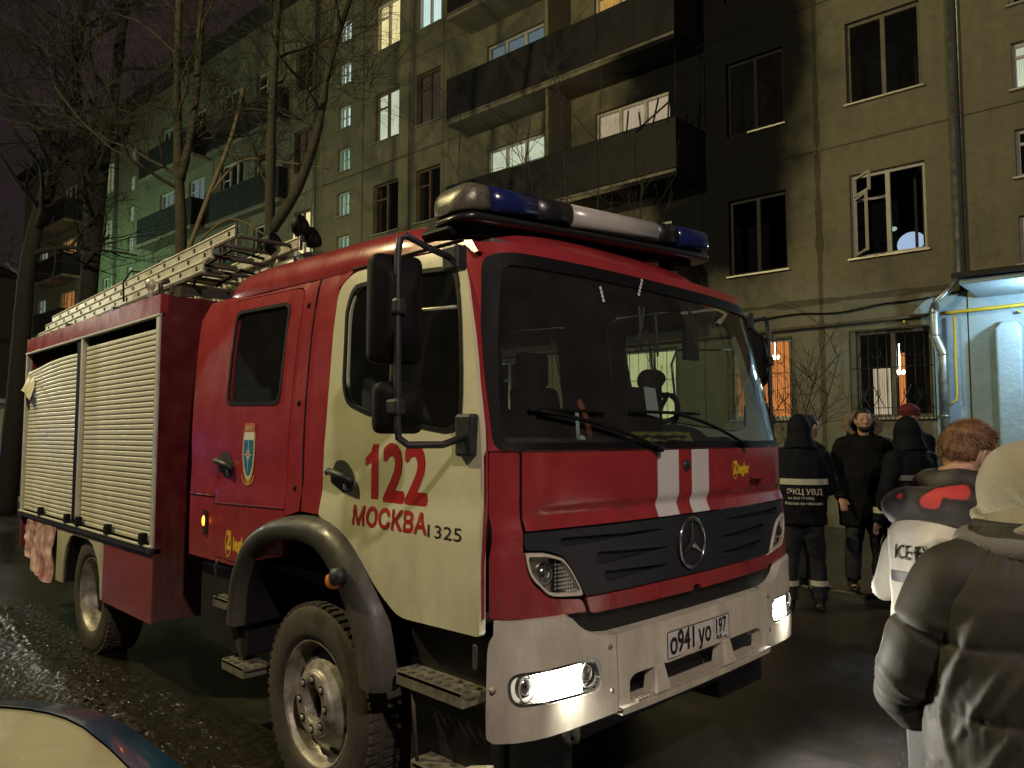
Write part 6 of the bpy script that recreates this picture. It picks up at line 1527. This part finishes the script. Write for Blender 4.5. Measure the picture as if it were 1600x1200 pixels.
def quilt(q, u=0, th=0, amp=1.0, sm=SEAMS, axis=None):
    ang = math.atan2(q.y, q.x)
    zz = q.z+.012*sin(ang*2+.6)+.006*noise.noise(Vector((ang*2, 0, 3)))
    lo = max([s_ for s_ in sm if s_ <= zz] or [sm[0]-.18]); hi = min([s_ for s_ in sm if s_ > zz] or [sm[-1]+.2]); t_ = (zz-lo)/(hi-lo)
    puff = (4*t_*(1-t_))**.5 if 0 < t_ < 1 else 0
    ds = min(zz-lo, hi-zz); near = math.exp(-ds/.04)
    k = math.floor(zz*5.3+(.5 if zz-lo < hi-zz else 0))
    pucker = noise.noise(Vector((ang*11, k*3.3, zz*2)))+.5*noise.noise(Vector((ang*26, k*5.1, zz*3)))
    f = .014*puff+.008*near*pucker*min(1, ds/.012)
    for (a0, z0_, sl, w, h_, ln) in FOLDS:      # long soft folds that run down from the arm holes and sides
        da = (ang-a0+pi) % (2*pi)-pi; dz = q.z-z0_
        if abs(dz) < ln: f += h_*math.exp(-((da-sl*dz)/w)**2)*(1-(dz/ln)**2)
    return amp*(f+.003*noise.noise(q*9))
FOLDS = [(-2.75, 1.10, 1.5, .07, .012, .16), (-2.55, 1.02, 2.2, .05, .009, .14), (-2.9, .92, -1.2, .06, .010, .12), (-2.45, .88, 1.9, .06, .008, .12), (-2.2, 1.08, 2.6, .06, .007, .14), (-2.65, .74, .8, .05, .010, .14),
         (-2.35, .72, -1.0, .05, .008, .12), (-1.9, .95, 2.2, .06, .005, .15), (-1.5, .80, -1.5, .06, .005, .15), (-1.2, 1.06, -2.2, .07, .006, .16), (-2.8, .62, 1.0, .05, .009, .10), (-3.0, 1.22, 1.0, .06, .009, .10)]
def floor_(v): return math.floor(v)
b = MB()
zz_ = [.50+.0075*i for i in range(130)]
def gsec(z):
    t = [(.50, .245, .185), (.62, .255, .195), (.80, .262, .200), (1.0, .262, .195), (1.15, .265, .185), (1.26, .262, .172), (1.33, .235, .155), (1.39, .185, .135), (1.44, .125, .11), (1.475, .105, .10)]
    return (interp([(q[0], q[1]) for q in t], z), interp([(q[0], q[2]) for q in t], z))
b.tube([(0, .0+.02*max(0, z-1.3), z) for z in zz_], [gsec(z) for z in zz_], 260, disp=quilt)
jk = b.build('jacket', M['olive'], G_, recalc=False)
for sg in (-1, 1):
    P3 = [Vector(p) for p in ([(sg*.10, 0, 1.335)]+AL[sg])]; dn = []
    for i in range(len(P3)-1):
        p0, p1, p2, p3 = P3[max(i-1, 0)], P3[i], P3[i+1], P3[min(i+2, len(P3)-1)]
        for k in range(14):
            t = k/14; dn.append(.5*((2*p1)+(p2-p0)*t+(2*p0-5*p1+4*p2-p3)*t*t+(-p0+3*p1-3*p2+p3)*t**3))
    rr = [interp([(0, .10), (.16, .098), (.4, .082), (.65, .070), (.85, .060), (.95, .047), (1, .042)], i/(len(dn)-1)) for i in range(len(dn))]
    b = MB()
    def slv(q, u, th, sg=sg):
        f = 0
        for (u0, w_, h_, a0, sp_) in ((.22, .020, .010, 1.2, 1.6), (.30, .016, .008, 2.6, 1.4), (.40, .018, .011, .6, 1.5), (.47, .014, .009, 2.0, 1.3), (.54, .016, .012, 3.4, 1.6), (.60, .013, .009, 1.0, 1.4), (.67, .016, .010, 4.4, 1.5), (.75, .014, .010, 2.6, 1.5), (.82, .013, .009, .4, 1.4), (.88, .012, .009, 3.6, 1.6)):
            da = (th-a0+pi) % (2*pi)-pi; uu = u-u0-.018*sin(th*1.5+a0*3)
            f += h_*math.exp(-(uu/w_)**2)*math.exp(-(da/sp_)**2)
        for u0 in (.36, .63, .90): f -= .010*math.exp(-((u-u0-.01*sin(th))/.009)**2)
        return f+.004*sin(pi*min(1, max(0, (u-.36)/.27)))*0+.004*noise.noise(q*11)
    b.tube(dn, rr, 90, disp=slv, side=(0, 1, 0))
    b.build('sleeve', M['olive'], G_, recalc=False)
    b = MB(); b.tube(dn[-4:], [.052, .052, .050, .046], 20); b.build('cuff', M['blackcloth'], G_)
b = MB(); b.tube([(0, .0, z) for z in (.47, .50, .515)], [(.238, .18), (.248, .19), (.25, .19)], 60, cap=False); b.build('shirt_hem', M['film'], G_)
# hood: crown, drape and neck roll
b = MB()
def hd(q, a, c):
    l = q-hcG; f_ = .010*noise.noise(q*6)+.012*(1-abs(noise.noise(Vector((q.x*7+q.z*3, q.y*6, q.z*5))))*2.4)*.6
    if l.y > .085: f_ -= .05
    if l.z < -.06: f_ += .025
    return f_
b.ball(hcG+Vector((0, -.015, .0)), (.138, .155, .152), None, 72, 48, disp=hd)
b.tube([hcG+Vector((0, -.03, -.04)), hcG+Vector((0, -.05, -.11)), hcG+Vector((0, -.05, -.145))], [(.122, .122), (.165, .150), (.150, .135)], 64, disp=lambda q, u, th: 1.4*fold(q)+.012*(1-abs(noise.noise(Vector((q.x*5+q.z*9, q.y*5, q.z*14))))*2.5))
b.tube([hcG+Vector(v) for v in smoothv([(-.13, .05, -.06), (-.135, -.06, -.10), (-.05, -.165, -.105), (.06, -.17, -.075), (.14, -.08, -.04)])], .020, 10)
b.tube([hcG+Vector(v) for v in smoothv([(-.11, -.05, .07), (-.10, -.12, .0), (-.02, -.165, -.05), (.06, -.165, -.06)])], [.010]+[.013]*14+[.008], 8)
b.tube([hcG+Vector(v) for v in smoothv([(.02, -.03, .140), (.0, -.11, .095), (.015, -.158, .02), (.03, -.165, -.05)])], .007, 8)
cloth(b, 'hood', 'hoodie', G_, .006, .004, 4)
b = MB(); b.tube([(.145*cos(a), .0+.12*sin(a), 1.405+.012*sin(a)) for a in [2*pi*i/36 for i in range(36)]], [(.030, .030)]*36, 14, closed=True, side=(0, 0, 1), disp=lambda q, u, th: fold(q, 1.0)); b.build('hoodie_collar', M['hoodie2'], G_)
b = MB()
for sg in (-1, 1): b.tube([(sg*.10, 0, .60), (sg*.105, .02, .45), (sg*.11, 0, .08)], [(.12, .13), (.09, .095), (.08, .085)], 24, disp=lambda q, u, th: fold(q, 1.2))
b.build('trousers', M['trous'], G_)
for sg in (-1, 1):
    b = MB(); b.tube([(sg*.11, -.09, .035), (sg*.11, .02, .05), (sg*.115, .12, .038), (sg*.12, .185, .025)], [(.04, .033), (.055, .05), (.05, .035), (.03, .022)], 12); b.build('boot', M['boot'], G_)
# the small green packet held against the jacket
PK = empty('green_packet', 'small green and grey cardboard packet held by the nearest onlooker', 'packet', (2.46, .485, 0), radians(40-90))
b = MB(); MM = Matrix.Translation((-.195, .15, .93)) @ Matrix.Rotation(radians(35), 4, 'Z') @ Matrix.Rotation(radians(18), 4, 'Y')
b.box(-.055, .055, -.02, .02, -.045, .04, MM); b.build('packet_box', mat('grey_card', (.22, .23, .19), .5), PK, bevel=.003)
b = MB(); b.add([MM @ Vector(v) for v in ((-.056, -.021, .041), (.056, -.021, .041), (.045, .02, .075), (-.045, .02, .075), (-.056, -.0215, .020), (.056, -.0215, .026))], [(0, 1, 2, 3), (4, 5, 1, 0)]); b.build('packet_flap', mat('green_card', (.16, .22, .02), .5), PK)

# ================================================================== TREES
M['bark'] = mat('grey_bark', (.026, .022, .014), .9, noise_amt=.5, nscale=12, bump=.8, bscale=30, bdist=.02)
M['bark_unlit'] = mat('unlit_bark', (.008, .007, .006), .9, noise_amt=.5, nscale=12, bump=.8, bscale=30, bdist=.02)  # the left trees stand unlit: their shade is put into the bark colour
M['cutlimb'] = mat('pale_bare_limb', (.095, .075, .04), .8, noise_amt=.3, nscale=12, bump=.4, bscale=40)
def smooth_pts(P3, n=5):
    P3 = [Vector(p) for p in P3]; o = []
    for i in range(len(P3)-1):
        p0, p1, p2, p3 = P3[max(i-1, 0)], P3[i], P3[i+1], P3[min(i+2, len(P3)-1)]
        for k in range(n):
            t = k/n; o.append(.5*((2*p1)+(p2-p0)*t+(2*p0-5*p1+4*p2-p3)*t*t+(-p0+3*p1-3*p2+p3)*t**3))
    return o+[P3[-1]]
def grow(mb, p, d, L, r, lvl, rnd, up=.25):
    n = max(3, int(L/.28)); pts = [p]; dirs = [d]
    for i in range(n):
        d = (d+Vector((rnd.gauss(0, .16), rnd.gauss(0, .16), rnd.gauss(0, .12)+up*.08))).normalized(); pts.append(pts[-1]+d*L/n); dirs.append(d)
    rad = [max(.0035, r*(1-.72*i/n)) for i in range(n+1)]
    mb.tube(pts, rad, 6 if r > .03 else 4 if r > .012 else 3, cap=False)
    if lvl <= 0: return
    nb = {4: 6, 3: 6, 2: 6, 1: 5}[lvl]
    for b_ in range(nb):
        i = rnd.randint(max(1, int(n*.25)), n); a = Vector((rnd.gauss(0, 1), rnd.gauss(0, 1), rnd.gauss(.25, .6))).normalized()
        nd = (dirs[i]*.75+a*.8).normalized(); grow(mb, pts[i], nd, L*rnd.uniform(.42, .68), rad[i]*rnd.uniform(.45, .65), lvl-1, rnd, up)
def tree(label, trunks, m, seed, limbs=(), lvl=3, start=.35, nl=12, ll=2.6, gname='bare trees beyond the fire engine'):
    rnd = random.Random(seed); t = empty('bare_tree', label, 'tree', trunks[0][0][0], 0, group=gname); o0 = Vector(trunks[0][0][0]); t.location = o0
    tb = MB(); cb = MB()
    for P3, r0, r1 in trunks:
        pts = [p-o0 for p in smooth_pts(P3)]; n = len(pts); rad = [r0+(r1-r0)*(i/(n-1))**.8 for i in range(n)]
        tb.tube(pts, rad, 12, disp=lambda q, u, th: .018*noise.noise(q*3.1)+.006*noise.noise(q*16))
        for k in range(nl):
            i = int(n*start+(n-1-n*start)*k/nl); i = min(i, n-1); a = rnd.uniform(0, 2*pi); dd = Vector((cos(a), sin(a), rnd.uniform(.2, .9))).normalized()
            grow(cb, pts[i], dd, ll*rnd.uniform(.6, 1.15)*(1-.35*k/nl), rad[i]*.42, lvl, rnd)
    tb.build('trunk', M[m], t, recalc=False)
    o = cb.build('branches', M[m], t, recalc=False)
    for P3, r0, r1, mm in limbs:
        pts = [p-o0 for p in smooth_pts(P3)]; n = len(pts); lb = MB(); lb.tube(pts, [r0+(r1-r0)*i/(n-1) for i in range(n)], 8, disp=lambda q, u, th: .006*noise.noise(q*7)); lb.build('limb', M[mm], t, recalc=False)
    return t
tree('thick dark bare tree at the far left rising beside the kerb', [([(3.80, 19.2, -.1), (3.85, 18.7, 2.5), (3.9, 18.4, 5.5), (4.35, 18.3, 8.0), (4.7, 18.2, 11.5), (5.0, 18.0, 15)], .24, .07)], 'bark_unlit', 3, nl=16, ll=3.2, start=.38)
tree('second dark bare tree from the left with a forked crown', [([(4.9, 18.6, -.1), (5.0, 18.4, 4), (5.15, 18.3, 7), (5.4, 18.2, 10), (5.75, 18.0, 15)], .27, .08), ([(5.15, 18.3, 7), (4.7, 18.6, 9.5), (4.4, 18.7, 12.5)], .13, .05)], 'bark_unlit', 8, nl=11, ll=3.2, start=.38)
tree('bare tree with a pale sawn limb above the ladder', [([(5.15, 13.4, -.1), (5.12, 13.4, 3), (5.12, 13.4, 5.2), (5.05, 13.45, 6.6), (5.0, 13.5, 8.5), (5.0, 13.4, 12.5)], .135, .05), ([(5.08, 13.4, 6.2), (5.25, 13.3, 7.5), (5.3, 13.2, 10), (5.35, 13.2, 12.5)], .08, .04)], 'bark', 11, nl=10, ll=2.2, start=.50,
     limbs=[([(5.12, 13.35, 4.6), (5.45, 13.1, 5.9), (5.75, 12.9, 7.0), (5.90, 12.75, 7.95)], .045, .035, 'cutlimb'), ([(5.45, 13.1, 5.9), (5.9, 12.8, 6.6), (6.5, 12.3, 6.6), (7.1, 11.8, 6.5)], .028, .012, 'cutlimb'), ([(5.15, 13.3, 4.8), (5.7, 12.8, 5.5), (6.3, 12.2, 5.1), (6.9, 11.6, 4.7), (7.6, 11.2, 4.6)], .022, .010, 'cutlimb')])
tree('bare tree with a lit fork in front of the stair windows', [([(6.05, 11.9, -.1), (6.05, 11.9, 3.5), (6.02, 11.9, 5.4), (6.0, 11.85, 7.3), (6.05, 11.8, 9.5), (6.2, 11.6, 12)], .125, .045), ([(6.05, 11.88, 5.2), (6.35, 11.6, 5.9), (6.6, 11.35, 7.0), (6.75, 11.15, 8.4), (7.3, 10.8, 10.5)], .10, .04)], 'bark', 21, nl=9, ll=2.4, start=.46)
def sapling(label, base, tips, seed):
    rnd = random.Random(seed); t = empty('sapling', label, 'sapling', base, group='saplings between the truck and the block'); cb = MB()
    for (dx, dy, hz) in tips:
        pts = smooth_pts([(0, 0, 0), (dx*.3+rnd.gauss(0, .06), dy*.3, hz*.4), (dx*.7, dy*.7+rnd.gauss(0, .1), hz*.72), (dx, dy, hz)], 5); n = len(pts)
        cb.tube(pts, [.017*(1-.75*i/(n-1)) for i in range(n)], 5, cap=False)
        for k in range(7):
            i = rnd.randint(int(n*.45), n-2); grow(cb, pts[i], Vector((rnd.gauss(0, .6), rnd.gauss(0, .6), .9)).normalized(), rnd.uniform(.5, 1.1), .007, 1, rnd)
    cb.build('stems', M['bark'], t, recalc=False)
sapling('thin sapling behind the left end of the light bar', (6.6, 7.0, -.02), [(-.3, .3, 5.6), (.4, -.4, 6.6)], 1)
sapling('thin sapling with crossing stems behind the middle of the light bar', (7.2, 6.1, -.02), [(.3, -.2, 6.4), (-.5, .3, 5.2), (.1, .4, 6.9)], 2)
sapling('thin sapling behind the right part of the light bar', (7.9, 5.3, -.02), [(.2, .4, 5.2), (-.3, .1, 4.6)], 3)
sapling('leafless bush with thin arching twigs under the orange window', (10.6, 5.15, .0), [(.35, -.5, 2.6), (.1, .2, 2.3), (.6, -.1, 2.0), (.2, -.9, 2.9)], 4)

# ================================================================== PATROL CAR (its bonnet corner shows at lower left)
CAR = empty('patrol_car', 'pale patrol car with a blue edge band, only its bonnet corner in view', 'car', (-1.40, 1.99, 0))
M['carw'] = mat('car_cream_paint', (.46, .42, .27), .24, coat=.8, noise_amt=.12, nscale=3, rvar=.06)
add_grime(M['carw'], (.20, .17, .10), -.5, 3.5, .35, .2)
M['carb'] = mat('car_blue_paint', (.012, .07, .14), .25, coat=.7, noise_amt=.1, nscale=3)
def carout(k, n=72):
    o = []
    for i in range(n):
        a = 2*pi*i/n; c_, s_ = cos(a), sin(a); e_ = 3.2 if c_ > 0 else 4
        o.append((2.17*k*math.copysign(abs(c_)**(2/e_), c_), .92*(1-(1-k)*2.2)*math.copysign(abs(s_)**(2/3.4), s_)))
    return o
def crow(k, zf, dx=0): return [(x+dx, y, zf(x)) for x, y in carout(k)]
deck = lambda x: 1.0-.05*max(0, (x-.9)/1.3)**2
mb = MB(); mb.grid([crow(.97, lambda x: .22), crow(.99, lambda x: .30), crow(1.0, lambda x: .50), crow(1.0, lambda x: .62)], closed=True); mb.build('bumper_skirt', M['dark'], CAR, recalc=False)
mb = MB(); mb.grid([crow(1.0, lambda x: .62), crow(1.0, lambda x: deck(x)-.14), crow(.996, lambda x: deck(x)-.06), crow(.985, lambda x: deck(x)-.025), crow(.935, lambda x: deck(x)-.004)], closed=True); mb.build('blue_band', M['carb'], CAR, recalc=False)
mb = MB(); rws = [crow(k, lambda x, k=k: deck(x)-.010+.10*(1-((k)/.935)**2.2)) for k in (.935, .925, .91, .88, .82, .7, .5, .25, .02)]; mb.grid(rws, closed=True); mb.build('bonnet', M['carw'], CAR, recalc=False)
mb = MB()
def cab(k, z): return [(-.35+1.15*k*math.copysign(abs(cos(a))**.6, cos(a)), .72*k*math.copysign(abs(sin(a))**.6, sin(a)), z+.06) for a in [2*pi*i/40 for i in range(40)]]
mb.grid([cab(1.05, .96), cab(.80, 1.36), cab(.74, 1.42)], closed=True); mb.build('cabin_glass', mat('car_glass', (.02, .025, .03), .08, coat=.5), CAR, recalc=False)
mb = MB(); mb.grid([cab(.76, 1.415), cab(.70, 1.45), cab(.45, 1.47), cab(.02, 1.475)], closed=True); mb.build('roof', M['carw'], CAR, recalc=False)
for x in (-1.35, 1.35):
    for sg in (-1, 1):
        mb = MB(); mb.lathe([(.0, .01), (.18, .02), (.20, .03), (.21, .09), (.30, .10), (.32, .06), (.32, -.08), (.29, -.10)], Matrix.Translation((x, sg*.78, .32)) @ Matrix.Rotation(-sg*pi/2, 4, 'X'), 32); mb.build('wheel', M['tyre'], CAR)
for sg in (-1, 1):
    mb = MB(); mb.ball((1.98, sg*.62, .66), (.13, .14, .07), seg=18, rings=10); mb.build('headlight', M['lens'], CAR)
mb = MB(); mb.grid([[(.75+.02*i, -.72+.16*j, deck(1)+.085+.003*(i % 2)) for i in range(3)] for j in range(10)]); mb.build('scuttle', M['black'], CAR, recalc=False)

# unseen second car, added to carry an assumed blue beacon that tints the shutter
ADDED_CAR = CAR.copy(); link(ADDED_CAR); ADDED_CAR.location = (-1.2, 17.6, 0); ADDED_CAR.rotation_euler = (0, 0, radians(75)); ADDED_CAR['label'] = 'added unseen patrol car with an assumed blue beacon, further along the yard'
for ch in list(CAR.children): o = ch.copy(); link(o, ADDED_CAR)
mb = MB(); mb.lathe([(0, .10), (.05, .09), (.06, .0)], Matrix.Translation((-.4, 0, 1.48)), 16); mb.build('beacon', emis('assumed_blue_beacon', (.12, .16, 1), 14), ADDED_CAR)  # beacon assumed from the blue reflection in the shutter slats
bl = bpy.data.lights.new('assumed_beacon_light', 'POINT'); bl.energy = 30; bl.color = (.16, .18, 1.0); bl.shadow_soft_size = .12
bo_ = bpy.data.objects.new('assumed_beacon_light', bl); link(bo_, ADDED_CAR); bo_.location = (-.4, 0, 1.72)
# ================================================================== FAR LEFT
K = empty('white_kiosk', 'small white lit kiosk with a blue glow beyond the far kerb', 'kiosk', (3.4, 25.5, 0), radians(35))
mb = MB(); mb.box(-1.6, 1.6, -1, 1, 0.1, 2.6); mb.build('wall', M['frame_w'], K, bevel=.02)
mb = MB(); mb.box(-1.75, 1.75, -1.2, 1.15, 2.6, 2.72); mb.build('roof', M['kerb'], K)
mb = MB(); mb.box(-1.3, .6, -1.02, -1.005, 1.2, 2.3); mb.build('lit_window', emis('kiosk_light', (.8, .85, .85), .7), K)
mb = MB(); mb.box(.8, 1.25, -1.05, -1.01, .95, 1.35); mb.build('blue_sign', emis('blue_sign_light', (.10, .12, .9), 1.3), K)
mb = MB(); mb.bar((-4, 23.6, .03), (4.6, 23.0, .03), .22, .16); mb.bar((4.62, 23.0, .03), (9, 23.6, .03), .22, .16); o = mb.build('kerb', M['kerb']); o['kind'] = 'structure'
mb = MB(); mb.grid([[(-6+.6*i, 23.8+.35*j, .10+.12*noise.noise(Vector((i*.8, j*.8, 1)))+.06*noise.noise(Vector((i*2.3, j*2.1, 5)))) for i in range(26)] for j in range(18)]); o = mb.build('verge', M['soil'], recalc=False); o['kind'] = 'structure'
fb = empty('apartment_building', 'low dark block with one lit dormer behind the far left trees', 'building', (2.5, 52, 0), radians(12))
mb = MB()
patch(mb, rect(-14, 9, 0, 11.2), [rect(-12+2.3*i, -10.9+2.3*i, 1.6+2.9*j, 3.1+2.9*j) for i in range(9) for j in range(3)], lambda a, b, off: Vector((a, -off, b)), 40, .3, 0); build_raw(mb, 'wall', M['seam'], fb)
mb = MB(); mb.box(-14, 9, .8, .9, 0, 11); mb.box(-14, -13.8, .3, 8, 0, 11.2); mb.box(8.8, 9, .3, 8, 0, 11.2); mb.build('room_wall', M['darkroom'], fb)
mb = MB(); mb.add([(-14.3, -.5, 11.2), (9.3, -.5, 11.2), (9.3, 8.5, 11.2), (-14.3, 8.5, 11.2), (-12, 4, 13.4), (7, 4, 13.4)], [(0, 1, 5, 4), (1, 2, 5), (2, 3, 4, 5), (3, 0, 4), (0, 3, 2, 1)]); mb.build('roof', M['roofing'], fb)
for i, j, m2 in ((8, 2, 'w_cool'), (7, 1, 'w_cool'), (8, 1, 'w_white'), (8, 0, 'w_cool'), (5, 2, 'w_warm'), (7, 2, 'w_white')):
    mb = MB(); x0_, z0_ = -12+2.3*i, 1.6+2.9*j
    mb.box(x0_, x0_+.06, -.02, .04, z0_, z0_+1.5); mb.box(x0_+1.04, x0_+1.1, -.02, .04, z0_, z0_+1.5); mb.box(x0_+.52, x0_+.58, -.02, .04, z0_, z0_+1.5); wf = mb.build('window', M['frame_w'], fb)
    mb = MB(); mb.box(x0_+.06, x0_+1.04, .2, .21, z0_, z0_+1.5); mb.build('curtain', M[m2], wf)
mb = MB(); P = []
for j in range(330):
    y = 1.0+j*.025; r = []
    for i in range(90):
        x = .62+i*.018; d = x-1.30-.02*(y-4)-.04*sin(y*1.7)
        e_ = min(1, i/10, (89-i)/10, j/14, (329-j)/40)
        h_ = .030*math.exp(-((d-.27)/.09)**2)+.026*math.exp(-((d+.30)/.08)**2)+.012*math.exp(-((d-.62)/.1)**2)-.012*math.exp(-(d/.16)**2)
        rg = abs(h_)/.03
        h_ = h_*(.7+.9*noise.noise(Vector((x*2.2, y*.9, 2))))+rg*(.016*noise.noise(Vector((x*16, y*11, 1)))+.010*noise.noise(Vector((x*42, y*30, 5))))+.003*noise.noise(Vector((x*30, y*26, 8)))
        r.append((x, y, gz(x, y)*0+.004+.010*e_+h_*e_-.012*(1-e_)))
    P.append(r)
mb.grid(P); o = mb.build('slush_ridge', M['slush'], recalc=False); o['kind'] = 'structure'
# lumps of dirty slush thrown up along the wheel ruts
rnd = random.Random(4); mb = MB()
for k in range(2600):
    t = rnd.random(); y = 1.6+7.5*t; x = 1.28+.02*(y-4)+rnd.choice((-.34, .30, .42, -.9))+rnd.gauss(0, .075)+.05*sin(y*3); s_ = rnd.uniform(.003, .009)*(2.2 if rnd.random() < .06 else 1)
    mb.ball((x, y, gz(x, y)+.016+s_*.1), (s_*rnd.uniform(.8, 2.2), s_*rnd.uniform(.8, 2.6), s_*.6), seg=5, rings=4)
mb.build('slush_lumps', M['slush'])['kind'] = 'stuff'
#@@END
